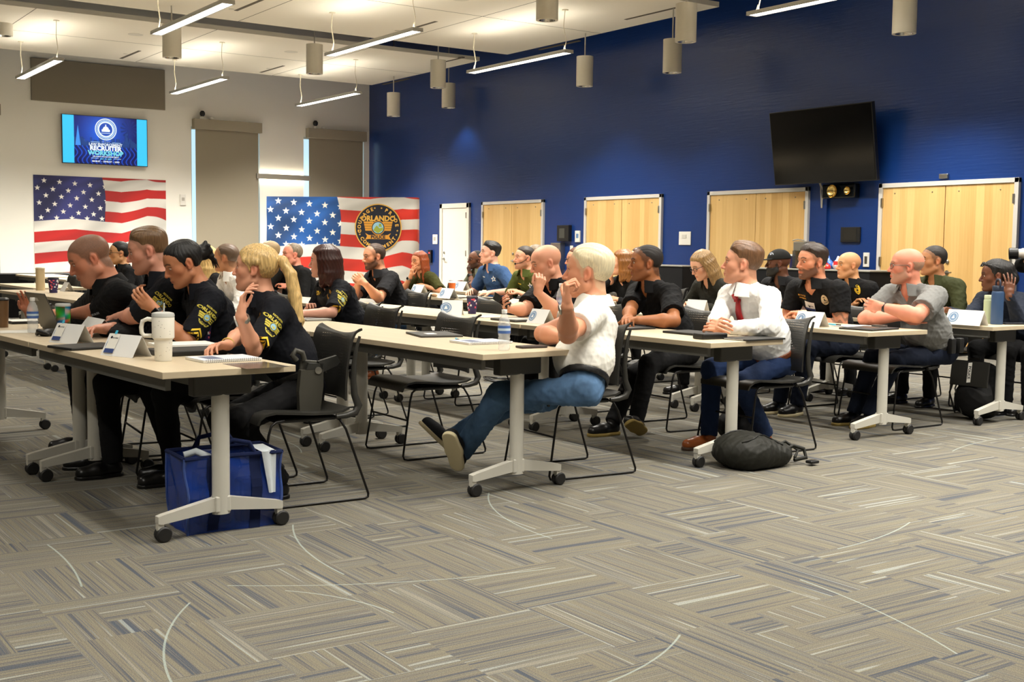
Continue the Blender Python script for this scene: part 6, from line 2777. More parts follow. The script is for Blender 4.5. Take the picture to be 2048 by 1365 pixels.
person('Q', 'bald man with glasses and goatee in grey polo, arms crossed, fourth row aisle end', dict(
    head=(1813, 533, R_far(4, .36)), phi=2, psi=-6, s=1.05, hs=1.03, res=.0045, skin=(216, 142, 116), hair='bald', hairm=mat('hair_shaved', lin(168, 128, 104), .6), hth=(.003, .002), glasses=M_lens_l, brow=(150, 110, 86), beard=((170, 138, 116), .7), fat=.7, arm=1.15, hfat=.3,
    L=dict(wpx=(1760, 613, 6.98), epx=(1834, 632, 7.06), hd=(.1, -1, .1), pn=(-1, 0, 0)), R=dict(wpx=(1806, 634, 6.98), epx=(1730, 638, 7.00), hd=(-.1, 1, 0), pn=(-1, 0, 0)),
    top=dict(m=C_grey, loose=.018, fold=.011, slen=.72, hem=.06), pants=dict(m=P_dnavy, shoem=S_blk, solem=SO_tan, belt=B_blk), feet=[((1738, 832, 7.02), .0, 10), ((1708, 832, 7.04), -.1, 0)],
    extras=[ex_badge(.095, .37, .042, M_badge_s, 'oval'), ex_text('=====', -.09, .39, .018, M_badge_g), ex_watch('L', M_watch, False), ex_idtag(-.01, .335, .09, .06, .2),
            lambda I: [body_box(I, 'belt_pouch', M_leather, I['H'] + I['l'] * .19 + I['f'] * q + V3(0, 0, .05), (.05, .11, .045), None, .008) for q in (-.03, .06)]]))
person('R', 'woman with long streaked hair and glasses, looking down, dark olive jacket', dict(
    head=(1404, 531, R_far(4, 2.56)), psi=-30, pitch=26, s=.98, fem=1, res=.005, skin=(220, 168, 140), hair='long', hairm=H_ash, hth=(.016, .015), locks=locks_long(fall=-.30, n=9, w=.020), glasses=M_lens, brow=(110, 84, 60), gaze=(0, .9, -.4), top=dict(m=C_olj, sleeve='long', loose=.02), pants=PB))
person('S', 'woman with brown shoulder-length hair in black jacket, hand near her chin', dict(
    head=(1244, 526, R_far(4, 3.66)), psi=2, s=.98, fem=1, skin=(220, 164, 132), hair='bob', hairm=H_cop, hth=(.016, .014), locks=locks_long(fall=-.19, n=8, w=.022), brow=(120, 84, 50), top=dict(m=C_black2, sleeve='long', loose=.018), pants=PB,
    R=dict(face=(-.03, .10, -.17), hd=(.1, .1, 1), hframe=1, pn=(.2, -.9, .1), curl=.8)))
person('T', 'man with reddish short hair mostly hidden behind the white-haired man', dict(
    head=(1153, 521, R_far(4, 4.45)), psi=-22, s=1.02, skin=(208, 146, 116), hair='short', hairm=mat('hair_rust', lin(92, 54, 34), .5), hth=(.014, .006), brow=(90, 60, 40), glasses=M_lens, top=dict(m=C_black), pants=PB))
person('U', 'bald man in black polo with yellow badge, standing out against the blue wall', dict(
    head=(1697, 531, R_far(5, 2.0)), psi=-26, s=1.0, skin=(206, 150, 106), brow=(80, 58, 44), beard=((170, 122, 92), .3), fat=.4, top=dict(m=C_black, loose=.016), pants=PB, L=dict(w=(.28, -.04, .82)), R=dict(w=(.28, .06, .80)), extras=[ex_badge(.085, .43, .042, M_patch_y)]))
person('V', 'man with cropped dark hair in dark green shirt, behind the man in grey polo', dict(
    head=(1866, 522, R_far(5, 1.13)), psi=-22, s=1.02, skin=(176, 122, 84), hair='short', hairm=mat('hair_cropped_black2', lin(34, 26, 22), .6), hth=(.008, .002), crop=((50, 38, 30), .6, .07), brow=(40, 30, 24), fat=.2, top=dict(m=C_dol, sleeve='long', loose=.016), pants=PB, extras=[ex_badge(.08, .36, .03, M_badge_s)]))
person('W', 'woman with sleek black hair and sunglasses on her head, at the right frame edge', dict(
    head=(1990, 552, R_far(5, .55)), phi=0, psi=-10, pitch=4, s=1.0, hs=1.02, fem=1, res=.005, skin=(104, 64, 44), hair='short', hairm=H_black, hth=(.016, .016), locks=[([(.0, -.10, .05), (.0, -.12, -.03), (0, -.09, -.10)], [.05, .05, .03], .03)], brow=(30, 22, 18), fat=.6,
    L=dict(wpx=(2019, 590, 8.36), epx=(2036, 640, 8.20), hd=(-.1, -.1, 1), hframe=1, pn=(-1, .1, .1), curl=.2, spread=.3), R=dict(wpx=(1898, 622, 8.15), epx=(1935, 636, 8.3)), top=dict(m=C_dnavy, sleeve='long', loose=.022, fold=.010), pants=PB, extras=[ex_sunglasses_top]))
person('X', 'bearded man in a black baseball cap, beside the coffee machine', dict(
    head=(1556, 527, R_far(5, 2.84)), psi=-4, s=1.02, skin=(92, 56, 38), hairm=mat('beard_black', lin(12, 10, 10), .7), beard=((20, 14, 12), .9, .010), brow=(20, 14, 12), top=dict(m=C_charc), pants=PB, extras=[ex_cap]))
person('Y', 'person mostly hidden, forehead showing behind the man with short black hair', dict(
    head=(1277, 518, R_far(5, 4.84)), psi=-10, s=1.0, skin=(216, 168, 140), hair='short', hairm=H_brown, hth=(.012, .006), brow=(70, 50, 40), top=dict(m=C_black), pants=PB))
person('Z', 'man with glasses and short beard in sage polo, hand on chin before the white door', dict(
    head=(952, 520, R_far(5, 8.0)), psi=-22, s=1.0, skin=(104, 64, 42), hair='recede', hairm=mat('hair_cropped_black3', lin(24, 18, 16), .7), hth=(.004, .003), glasses=M_lens, beard=((30, 20, 16), .7), brow=(24, 18, 14), top=dict(m=C_sage), pants=PB,
    R=dict(w=(.46, -.22, .80)), L=dict(face=(.02, .09, -.18), hd=(-.3, .15, .9), hframe=1, pn=(-.2, -.9, .2), curl=.7), extras=[ex_watch('L')]))
person('AA', 'woman with long copper hair in olive tee, hand over her mouth, right of the banner', dict(
    head=(838, 523, R_far(4, 7.6)), psi=-34, pitch=4, s=.97, fem=1, skin=(206, 144, 106), hair='long', hairm=H_red, hth=(.014, .013), locks=locks_long(fall=-.28, n=8, w=.020), brow=(70, 44, 32), top=dict(m=C_oltee, collar=0), pants=PB,
    R=dict(face=(-.01, .125, -.175), hd=(.3, -.05, .8), hframe=1, pn=(.1, -1, .1), curl=.35), L=dict(w=(.36, .16, .79)), extras=[ex_watch('R', M_watch_s)]))
person('BB', 'person hidden behind the bald man with the phone, only hair top showing', dict(
    head=(1070, 510, R_far(5, 6.7)), psi=-10, s=1.0, skin=SK_fair, hair='short', hairm=H_grey, hth=(.010, .006), top=dict(m=C_black), pants=PB))
person('CC', 'blonde woman hidden behind the dark bun, only long hair showing', dict(
    head=(410, 519, R_far(2, 5.55) + .12), psi=20, s=.96, fem=1, skin=SK_fair, hair='long', hairm=H_blond, hth=(.014, .013), locks=locks_long(fall=-.26, n=8), top=dict(m=C_black), pants=PB))
person('DD', 'person hidden behind the ponytail, only a greying fair crown showing', dict(
    head=(538, 506, R_far(3, 7.85)), psi=0, s=1.0, skin=SK_fair, hair='short', hairm=mat('hair_grey_blond', lin(170, 146, 108), .5, bump=((170, 170, 22), .5, .004)), hth=(.02, .01), top=dict(m=C_black), pants=PB))
person('EE', 'photographer outside the right frame edge, only hands and camera lens showing', dict(
    head=(2150, 498, 9.0), psi=-14, s=1.0, skin=(200, 140, 104), hair='short', hairm=H_brown, top=dict(m=C_black, sleeve='long'), pants=PB,
    L=dict(wpx=(2066, 520, 8.86), hd=(.2, .5, .5), pn=(.2, 0, 1), curl=.6), R=dict(wpx=(2092, 508, 8.95), hd=(.8, .2, .3), pn=(0, 1, 0), curl=.8)))
# ------------------------------------------------------------------ every sitter has a chair
CH = {'A': (-5.50, 2.45, -.02), 'F': (-5.36, 4.08, -.08), 'E': (-8.1, 3.98, 0), 'J': (-9.95, 5.50, 0), 'M': (-5.36, 5.59, -.05), 'Q': (-5.60, 7.24, 0)}
CLAB = {'A': 'chair of the blonde ponytail woman, its dark back facing the camera', 'B': 'chair under the woman with the dark bun', 'C': 'chair under the man with side-parted brown hair', 'D': 'chair under the heavy man at the laptop',
        'E': 'chair behind the woman in the police vest', 'F': 'chair of the white-haired man, sled legs in full view', 'G': 'chair under the balding man in the white shirt', 'H': 'chair under the woman with dark-rimmed glasses',
        'I': 'chair under the grey-haired man in the black jacket', 'J': 'chair under the man with clasped hands', 'K': 'chair under the bald man with the phone', 'L': 'chair behind the man with forearms on the table, dotted back showing',
        'M': 'chair of the man in the red tie, backpack in front of it', 'N': 'chair under the man in the blue polo', 'O': 'chair under the man with the headset', 'P': 'chair behind the tattooed man, back edge showing',
        'Q': 'chair of the bald man in the grey polo, aisle end of the fourth row', 'R': 'chair under the woman looking down', 'S': 'chair under the woman with brown shoulder-length hair', 'T': 'chair under the man with reddish hair',
        'U': 'chair under the bald man with the yellow badge', 'V': 'chair under the man in the dark green shirt', 'W': 'chair under the woman with sunglasses on her head', 'X': 'chair under the man in the cap',
        'Y': 'chair under the person hidden behind the man with short black hair', 'Z': 'chair under the man in the sage polo', 'AA': 'chair under the woman with copper hair', 'BB': 'chair under the person hidden behind the bald man',
        'CC': 'chair under the blonde woman hidden by the bun', 'DD': 'chair under the person hidden by the ponytail', 'EE': 'chair under the photographer'}
for k, I in PEOPLE.items():
    if k in CH:
        x, y, rz = CH[k]
    else:
        p = I['H'] - I['f'] * -.04
        x, y = p[0], p[1]
        rz = -math.atan2(-I['f'][0], -I['f'][1]) if False else math.atan2(I['f'][0], -I['f'][1])
    place_chair(x, y, rz, CLAB[k])
for x, y, rz, lb in [(-6.32, 3.69, -.02, 'empty chair at the second row, seat and sled legs in full view'), (-7.5, 3.81, .02, 'empty chair at the second row, back overlapping the chair of the woman in the vest'), (-8.25, 5.24, .0, 'empty chair at the third row beside the patterned cup, dotted back'),
                     (-16.45, 4.0, .1, 'empty chair at far left edge of the photo'), (-15.75, 4.05, 0, 'empty chair at far left, second from the frame edge'), (-13.75, 3.75, -.1, 'empty chair at far left beside the tan bottle')]:
    place_chair(x, y, rz, lb)
# ------------------------------------------------------------------ things on the tables
M_card = mat('card_white', lin(226, 226, 224), .75)
M_clear = mat('clear_plastic', lin(238, 242, 244), .04, alpha=.30, bump=((60, 60, 90), .5, .003))
M_cap_w = mat('cap_plastic_white', lin(236, 236, 232), .4)
M_lab_blue = mat('label_blue', lin(70, 104, 170), .5)
M_lab_pale = mat('label_pale', lin(190, 210, 226), .5)
M_fold_b = mat('folder_black', lin(24, 23, 21), .55, bump=((160, 160, 160), .15, .001))
M_fold_g = mat('folder_grey', lin(58, 56, 50), .6)
M_pen_blue = mat('pen_blue', lin(70, 178, 210), .4)
M_cup_p = mat('cup_purple', lin(44, 34, 82), .5)
M_lid_p = mat('cup_lid_dark', lin(30, 26, 40), .45)
M_pink = mat('cup_pink', lin(214, 84, 100), .5)
M_orange = mat('cup_orange', lin(226, 110, 44), .5)
TZ = TH + .0006


def at(u, v, z=TZ):
    p = onz(u, v, z)
    return Vector(p)


def prop(name, p, rz, label, cat, group=None):
    r = empty(name, p, rz)
    return tag(r, label, cat, group)


def tent(u, v, label, w=.215, h=.10, d=.11, rz=0.0, seal=True, badge=False):
    r = prop('name_tent', at(u, v), rz, label, 'name card', 'folded name tents')
    b = MB()
    t = .0012
    for sg in (-1, 1):
        vs = [(-w / 2, sg * d / 2, 0), (w / 2, sg * d / 2, 0), (w / 2, 0, h), (-w / 2, 0, h), (-w / 2, sg * (d / 2 - t), 0), (w / 2, sg * (d / 2 - t), 0), (w / 2, 0, h - 2 * t), (-w / 2, 0, h - 2 * t)]
        fs = [(0, 1, 2, 3), (7, 6, 5, 4), (0, 4, 5, 1), (0, 3, 7, 4), (1, 5, 6, 2)]
        b.add(vs, fs if sg < 0 else [f[::-1] for f in fs])
    b.build('card', M_card, r)
    n = Vector((0, -h, d / 2)).normalized()
    M = frame((0, -d / 4, h / 2), n, (0, d / 2, h))
    sl = math.hypot(h, d / 2)
    if seal:
        b = MB()
        q = M @ Matrix.Translation((-w * .30, 0, .0012))
        R_ = sl * .34
        disc(b, R_, 0, q, 28)
        b.m = 1
        disc(b, R_ * .78, .0004, q, 28, R_ * .70)
        fan_ = [(-R_ * .32, -R_ * .28), (R_ * .32, -R_ * .28), (R_ * .2, 0), (0, R_ * .42), (-R_ * .2, 0)]
        b.add([q @ Vector((x, y, .0004)) for x, y in fan_], [(0, 1, 2, 3, 4)])
        b.build('printed_seal', [mat('seal_blue', lin(112, 140, 172), .7), M_card], r)
    if badge:
        b = MB()
        q = M @ Matrix.Translation((-w * .27, .006, .004))
        b.box((-.035, -.05, 0), (.035, .05, .001), q)
        b.m = 1
        b.box((-.035, -.05, .001), (.035, -.028, .0014), q)
        b.m = 2
        disc(b, .007, .0015, q @ Matrix.Translation((-.02, .03, 0)), 14)
        put_text(b, 'Recruiter', .012, q, .008, .028, .0015, .0002)
        b.m = 3
        b.box((-.006, .048, 0), (.006, .066, .004), q)
        b.build('clip_badge', [M_paper, mat('tag_navy', lin(40, 62, 120), .6), M_ink_navy, M_pen_blue], r)
    return r


def bottle(u, v, label, h=.205, rad=.032, water=True):
    r = prop('water_bottle', at(u, v), 0, label, 'water bottle', None)
    k = h / .205
    pf = [(.001, .002), (.026, 0), (.031, .006), (.032, .02), (.029, .03), (.032, .04), (.029, .05), (.032, .06), (.029, .07), (.032, .08), (.0325, .085), (.0325, .125), (.032, .135), (.027, .155), (.018, .175), (.0125, .185), (.0125, .196)]
    b = MB()
    b.lathe([(a * rad / .032, z * k) for a, z in pf], 28, cap=False)
    b.build('bottle', M_clear, r, smooth=60)
    b = MB()
    b.lathe([(.0329, .086 * k), (.0331, .09 * k), (.0331, .122 * k), (.0329, .125 * k)], 28, cap=False)
    b.m = 1
    b.lathe([(.0333, .100 * k), (.0333, .112 * k)], 28, cap=False)
    b.build('label_band', [M_lab_blue, M_lab_pale], r, smooth=60)
    b = MB()
    b.lathe([(.001, .186 * k), (.0145, .187 * k), (.0145, .204 * k), (.013, .2055 * k), (.001, .206 * k)], 20)
    b.build('cap', M_cap_w, r, smooth=40)
    return r


def cup(u, v, label, h=.12, r0=.030, r1=.043, m=None, lid=None, marks=True, name='paper_cup', cat='cup', M_=None):
    r = prop(name, at(u, v), 0, label, cat)
    b = MB()
    b.lathe([(.001, .002), (r0, 0), (r1, h), (r1 - .002, h)], 28)
    b.build('cup', m or M_cup_p, r, smooth=50)
    b = MB()
    b.lathe([(r1 + .002, h - .004), (r1 + .003, h + .004), (r1 - .002, h + .010), (r1 - .006, h + .014), (.001, h + .014)], 28)
    b.build('lid', lid or M_lid_p, r, smooth=40)
    if marks:
        rng = random.Random(int(u))
        b = MB()
        for k in range(40):
            a, z = rng.random() * 2 * PI, h * (.1 + .8 * rng.random())
            rr = r0 + (r1 - r0) * z / h + .0006
            b.m = k % 2
            ww, hh = .12 + .08 * rng.random(), .004 + .005 * rng.random()
            vs = [(rr * math.cos(a + q * ww), rr * math.sin(a + q * ww), z + s_ * hh) for s_ in (-1, 1) for q in (-1, 0, 1)]
            b.add(vs, [(0, 1, 4, 3), (1, 2, 5, 4)])
        b.build('printed_marks', [M_card, M_pink], r)
    return r


def slabp(name, u, v, size, rz, label, cat, m, z=0.0, bev=.002, extra=None, group=None):
    r = prop(name, at(u, v) + Vector((0, 0, z)), rz, label, cat, group)
    b = MB()
    b.box((-size[0] / 2, -size[1] / 2, 0), (size[0] / 2, size[1] / 2, size[2]), None, bev=bev)
    b.build({'phone': 'phone_body', 'notebook': 'cover', 'tablet': 'tablet_body'}.get(name, 'sheet' if size[2] < .004 else 'body'), m, r)
    for nm, mm, lo, hi in (extra or []):
        b = MB()
        b.box(lo, hi)
        b.build(nm, mm, r)
    return r


def spiral_notebook(u, v, rz, label, w=.22, d=.28, h=.012):
    r = prop('spiral_notebook', at(u, v), rz, label, 'notebook')
    b = MB()
    b.box((-w / 2, -d / 2, 0), (w / 2, d / 2, h * .8), bev=.0015)
    b.build('pages', M_paper, r)
    b = MB()
    b.box((-w / 2, -d / 2, h * .8), (w / 2, d / 2, h))
    b.build('cover', mat('notebook_cover', lin(214, 216, 222), .5), r)
    b = MB()
    b.box((-w * .3, -d * .35, h), (w * .3, -d * .1, h + .0006))
    b.build('printed_block', mat('print_slate', lin(96, 104, 128), .6), r)
    b = MB()
    n = 26
    pts = []
    for k in range(n * 8 + 1):
        a = 2 * PI * k / 8
        pts.append((w / 2 + .002 + .007 * math.cos(a), -d / 2 + .01 + (d - .02) * k / (n * 8), h * .5 + .008 * math.sin(a) + .001))
    b.tube(pts, .0012, 5)
    b.build('coil', mat('coil_grey', lin(150, 150, 150), .4, metal=.6), r, smooth=60)
    return r


def papers(u, v, rz, label, n=3, w=.216, d=.279, name='paper_sheets'):
    r = prop(name, at(u, v), rz, label, 'papers')
    rng = random.Random(int(u * 3 + v))
    for k in range(n):
        a = (rng.random() - .5) * .35
        b = MB()
        M = TR(((rng.random() - .5) * .03, (rng.random() - .5) * .03, .0012 * k), a)
        N_ = 6
        for i in range(N_):
            x0, x1 = -w / 2 + w * i / N_, -w / 2 + w * (i + 1) / N_
            z0, z1 = .003 * math.sin(PI * i / N_), .003 * math.sin(PI * (i + 1) / N_)
            b.add([M @ Vector(q) for q in [(x0, -d / 2, z0), (x1, -d / 2, z1), (x1, d / 2, z1), (x0, d / 2, z0)]], [(0, 1, 2, 3)])
        o = b.build('sheet', M_paper, r)
    return r


# --- front row
def white_tumbler():
    r = prop('travel_tumbler', at(327, 722), 0, 'white speckled travel tumbler with handle and straw, front row table', 'tumbler')
    m = mat('tumbler_white', lin(232, 228, 216), .45)
    b = MB()
    b.lathe([(.001, 0), (.036, 0), (.038, .006), (.040, .095), (.049, .105), (.050, .195), (.048, .20), (.001, .20)], 32)
    b.build('cup_body', m, r, smooth=40)
    b = MB()
    hx = -.047
    b.tube([(hx, 0, .185), (hx - .025, 0, .188), (hx - .047, 0, .178), (hx - .054, 0, .15), (hx - .052, 0, .125), (hx - .04, 0, .112), (hx - .005, 0, .112)], .010, 10, TR((0, 0, 0), .9))
    b.build('handle', m, r, smooth=60)
    b = MB()
    b.lathe([(.050, .198), (.051, .206), (.048, .216), (.03, .221), (.001, .221)], 28)
    b.build('lid', mat('lid_clear_grey', lin(196, 198, 194), .25), r, smooth=40)
    b = MB()
    b.tube([(.01, 0, .21), (.016, 0, .262)], .004, 8)
    b.build('straw', mat('straw_pale', lin(200, 205, 200), .3, alpha=.7), r, smooth=60)
    rng = random.Random(4)
    b = MB()
    for k in range(46):
        a, z = rng.random() * 2 * PI, .01 + .18 * rng.random()
        rr = (.0385 + .0015 * z / .095 if z < .1 else .0505) + .0006
        if .094 < z < .108:
            continue
        w_ = .03
        b.add([(rr * math.cos(a + q * w_), rr * math.sin(a + q * w_), z + s_ * .0015) for s_, q in ((-1, -1), (-1, 1), (1, 1), (1, -1))], [(0, 1, 2, 3)])
    b.build('speckles', mat('speckle_grey', lin(150, 146, 136), .6), r)


white_tumbler()
spiral_notebook(447, 720, .03, 'spiral notebook at the aisle end of the front row table')
slabp('photo_print', 512, 731, (.26, .2, .001), .03, 'glossy dark print lying under the spiral notebook', 'print', mat('print_gloss', lin(92, 84, 78), .18), z=-.0004, bev=.0002)
slabp('laptop', 372, 708, (.23, .33, .026), .05, 'closed black laptop under papers, beside the white tumbler', 'laptop', M_fold_b, bev=.006)
r = slabp('document_stack', 366, 702, (.2, .29, .012), -.03, 'stack of white papers on the closed laptop', 'papers', M_paper, z=.027)
cup(407, 690, 'dark purple patterned paper cup with lid, beside the ponytail woman', h=.115)
tent(252, 712, 'name tent with a clipped badge, beside the white tumbler', badge=True, seal=True, w=.24, rz=.35)
tent(143, 686, 'name tent with a clipped badge, beside the open laptop', badge=True, seal=True, w=.24, rz=.35)
tent(193, 671, 'large blank white folded sheet standing before the man in navy uniform', seal=False, w=.34, h=.10, d=.16)
slabp('folder', 174, 696, (.24, .30, .014), .25, 'flat black folder between the two badge name tents', 'folder', M_fold_b, bev=.005)
papers(292, 660, .3, 'loose white papers in front of the woman with the dark bun', 2)
papers(30, 664, -.1, 'loose white papers near the water bottle, front row', 2)


def cloth_bag():
    p = at(238, 674)
    F = Field((p.x - .25, p.y - .25, TH - .03), (p.x + .25, p.y + .25, TH + .2), .007)
    c = np.array(p)
    F.ell(c + V3(.02, .03, .03), (.15, .11, .045), .02)
    F.ell(c + V3(-.06, -.02, .035), (.08, .07, .05), .03)
    F.poly([c + V3(-.12, -.06, .01), c + V3(-.10, -.03, .07), c + V3(.02, .02, .10), c + V3(.10, .06, .105), c + V3(.14, .07, .04)], [.016, .014, .013, .013, .014], .01)
    F.cut(V3(0, 0, TZ), V3(0, 0, -1))
    V, Fc = F.mesh(1)
    V = V + vnorm(V, Fc) * (folds(V, 3, .07) * .008)[:, None]
    V[:, 2] = np.maximum(V[:, 2], TZ)
    r = prop('cloth_bag', p, 0, 'crumpled black fabric bag with strap on the front row table', 'bag')
    arrmesh('bag_body', V - np.array(p), Fc, cloth('bag_fabric', (20, 19, 20)), r)


cloth_bag()


def swirl_tumbler():
    r = prop('patterned_tumbler', at(127, 669), 0, 'tall tumbler with a colourful green swirl print behind the name tent', 'tumbler')
    fn = lambda s, t: np.stack([90 + 80 * np.sin(9 * s + 5 * np.sin(6 * t)) + 60 * np.sin(17 * t + 4 * s), 130 + 70 * np.sin(7 * t + 8 * s + 2), 110 + 90 * np.sin(11 * s - 6 * t)], -1) * .8
    painted('cup_body', 0, 0, 90, 60, fn, M_paint, lambda s, t: np.stack([(.036 + .006 * t) * np.cos(-s * 2 * PI * -1), (.036 + .006 * t) * np.sin(s * 2 * PI), .001 + .165 * t], -1), r)
    b = MB()
    b.lathe([(.043, .162), (.044, .172), (.040, .178), (.001, .178)], 24, cap=False)
    b.build('lid', mat('lid_clear_grey', lin(196, 198, 194), .25), r, smooth=40)


swirl_tumbler()


def open_laptop():
    p = at(104, 661)
    r = prop('laptop', p, .10, 'open grey laptop in front of the heavy man, lid back facing the camera', 'laptop')
    m = mat('laptop_grey', lin(96, 94, 86), .4, metal=.3)
    b = MB()
    b.box((-.17, 0, 0), (.17, .24, .018), bev=.004)
    b.build('base', M_black, r)
    M = TR((0, 0, .014), rx=math.radians(24))
    b = MB()
    b.box((-.17, -.008, 0), (.17, .0, .235), M, bev=.003)
    b.build('lid', m, r)
    b = MB()
    b.box((-.16, .0002, .012), (.16, .001, .225), M)
    b.build('screen', M_glass, r)
    b = MB()
    b.box((-.022, -.0092, .185), (.022, -.008, .205), M)
    b.build('lid_logo', mat('logo_silver', lin(180, 178, 170), .35), r)


open_laptop()
bottle(66, 666, 'clear water bottle with blue label beside the open laptop')


def mouse():
    p = at(97, 672)
    F = Field((-.07, -.09, 0), (.07, .09, .07), .005)
    F.ell(V3(0, .01, .012), (.042, .06, .03), .01)
    F.poly([V3(-.05, -.04, .01), V3(0, -.06, .03), V3(.05, -.03, .012)], [.012, .012, .012], .01)
    F.cut(V3(0, 0, .0), V3(0, 0, -1))
    V, Fc = F.mesh(1)
    V[:, 2] = np.maximum(V[:, 2], 0)
    r = prop('headset', p, .3, 'small black headset lying at the foot of the open laptop', 'headset')
    arrmesh('ear_cup', V, Fc, M_black, r)


mouse()
slabp('notebook', 58, 646, (.22, .28, .016), .1, 'thick black notebook behind the water bottle, front row', 'notebook', M_fold_b, extra=[('pages', M_paper, (-.105, -.135, .016), (.10, .13, .019))])
cup(4, 655, 'tall brown tumbler cut by the left frame edge', h=.17, r0=.036, r1=.042, m=mat('tumbler_brown', lin(120, 92, 64), .35, metal=.3), lid=M_dark, marks=False, name='brown_tumbler', cat='tumbler')
# --- far left
cup(81, 581, 'tall tan bottle behind the open laptop', h=.24, r0=.048, r1=.048, m=mat('bottle_tan', lin(206, 186, 146), .5), lid=mat('bottle_tan_lid', lin(214, 200, 168), .5), marks=False, name='tan_bottle', cat='bottle')
cup(107, 586, 'dark patterned cup beside the tan bottle, far left', h=.15, r0=.04, r1=.055, m=M_cup_p)
tent(134, 583, 'small white name tent at far left before the wall flag', seal=False, w=.2)
b = MB()
b.box((-21.95, 3.9, 0), (-21.2, 7.6, .735), bev=.006)
tag(b.build('draped_table', cloth('drape_black', (18, 18, 20))), 'long black draped table along the cream wall at far left', 'table')
for (y, sx, sy, h, m, lb) in [(6.0, .2, .28, .05, mat('book_red', lin(150, 60, 44), .6), 'small red box on the black draped table, under the flag print'), (6.45, .2, .34, .055, M_paper, 'white box on the black draped table, under the flag print')]:
    r = prop('box', (-21.45, y, .736), 0, lb, 'box')
    b = MB()
    b.box((-sx / 2, -sy / 2, 0), (sx / 2, sy / 2, h), bev=.003)
    b.build('carton', m, r)
r = prop('leaflet_holder', (-21.5, 4.05, .736), 0, 'orange and white leaflets standing at the left frame edge', 'leaflets')
for k in range(4):
    b = MB()
    b.box((-.02 + .012 * k, -.1 + .03 * k, 0), (-.014 + .012 * k, .08 + .03 * k, .17 - .015 * k), TR(ry=-.15))
    b.build('leaflet', [M_orange, M_paper, mat('leaflet_tan', lin(214, 160, 110), .6), M_paper][k], r)
# --- second row
slabp('folder', 868, 671, (.34, .26, .012), -.25, 'black folder with a white label on the second row table', 'folder', M_fold_g, bev=.004, extra=[('label_sticker', M_paper, (-.02, -.06, .012), (.07, .0, .0126))])
spiral_notebook(962, 686, -.05, 'open white spiral notebook behind the standing water bottle')
slabp('pen', 914, 681, (.012, .14, .010), 1.1, 'black and blue pen beside the white notebook, second row', 'pen', M_pen_blue, bev=.003, extra=[('pen_cap', M_black, (-.007, -.085, -.0005), (.007, -.03, .0115))])
bottle(1008, 701, 'clear water bottle standing near the corner of the second row table', h=.21)
slabp('phone', 1063, 696, (.078, .155, .012), -.1, 'dark phone lying on the second row table corner', 'phone', mat('phone_case', lin(46, 34, 32), .4), bev=.004)
slabp('notebook', 624, 641, (.2, .2, .014), .1, 'grey notebook under the hands of the woman in the vest', 'notebook', mat('notebook_grey', lin(150, 150, 146), .5))
tent(143, 562, 'tiny white name tent at far left, furthest table', seal=False, w=.2)
# --- third row
tent(905, 630, 'white name tent seen end-on beside the patterned cup, third row', w=.16, h=.115, d=.13, rz=.9)
cup(944, 628, 'dark patterned cup with lid on the third row table', h=.13, r0=.032, r1=.045)
papers(970, 634, .3, 'crumpled white papers beside the patterned cup, third row', 3, .16, .2)
slabp('folder', 1032, 642, (.32, .24, .016), .0, 'dark grey folder in front of the bald man with the phone', 'folder', M_fold_g, bev=.004, extra=[('loose_page', mat('page_grey', lin(170, 168, 160), .7), (-.1, -.08, .016), (.12, .08, .017))])
tent(1082, 647, 'white name tent left of the white-haired man', w=.21)
bottle(1121, 640, 'clear water bottle half hidden behind the hand of the white-haired man', h=.27, rad=.034)
slabp('tablet', 1262, 658, (.20, .26, .012), .05, 'dark tablet under the forearms of the man with short black hair', 'tablet', M_fold_b, extra=[('tablet_screen', mat('tablet_grey', lin(120, 122, 122), .3), (-.08, -.11, .012), (.08, .11, .0126))])
slabp('folder', 1383, 668, (.30, .22, .014), .0, 'flat black folder under the clasped hands, third row', 'folder', M_fold_b)
slabp('radio_case', 1420, 678, (.10, .19, .035), -.08, 'chunky black device case at the corner of the third row table', 'case', M_black, bev=.008, extra=[('latch', M_grey, (-.052, -.03, .012), (-.05, .0, .02))])
slabp('pen', 1440, 671, (.011, .14, .010), .9, 'light blue pen beside the black case, third row', 'pen', M_pen_blue, bev=.003)
slabp('folder', 1508, 679, (.20, .33, .010), .02, 'thin black folder under the white shirt sleeve, third row', 'folder', M_fold_b, extra=[('paper_edge', M_paper, (-.08, -.17, .004), (.07, .12, .006))])
# --- fourth row
tent(1622, 653, 'name tent with blue seal in front of the tattooed man', w=.24, h=.105)
papers(1706, 653, .1, 'white papers under the black clipboard, fourth row', 2)
slabp('pen', 1668, 651, (.012, .15, .010), 1.2, 'blue pen between the name tent and the clipboard', 'pen', M_pen_blue, bev=.003, extra=[('pen_cap', M_black, (-.007, -.09, -.0005), (.007, -.04, .0115))])
slabp('clipboard', 1738, 659, (.26, .34, .012), .12, 'black clipboard with a metal clip at the fourth row corner', 'clipboard', M_fold_b, bev=.004, extra=[('clip', M_metal, (-.05, .11, .012), (.05, .15, .026)), ('brown_patch', mat('leather_brown', lin(96, 66, 44), .6), (-.06, -.02, .012), (.05, .06, .014))])
tent(1394, 632, 'tall white card standing before the woman looking down', seal=False, w=.20, h=.13, d=.10, rz=.1)
tent(838, 588, 'name tent in front of the copper-haired woman', w=.24, h=.105)
tent(896, 597, 'name tent with grey seal between the two polo shirts and the copper hair', w=.24, h=.105)
slabp('phone', 922, 597, (.08, .16, .010), .6, 'black phone lying in front of the blue polo', 'phone', M_black)
slabp('tablet', 968, 598, (.3, .2, .012), 0, 'black tablet lying between the hands of the blue polo', 'tablet', M_black)
p = at(868, 594)
F = Field((-.06, -.06, 0), (.06, .06, .05), .005)
F.ell(V3(0, 0, .014), (.04, .032, .02), .01)
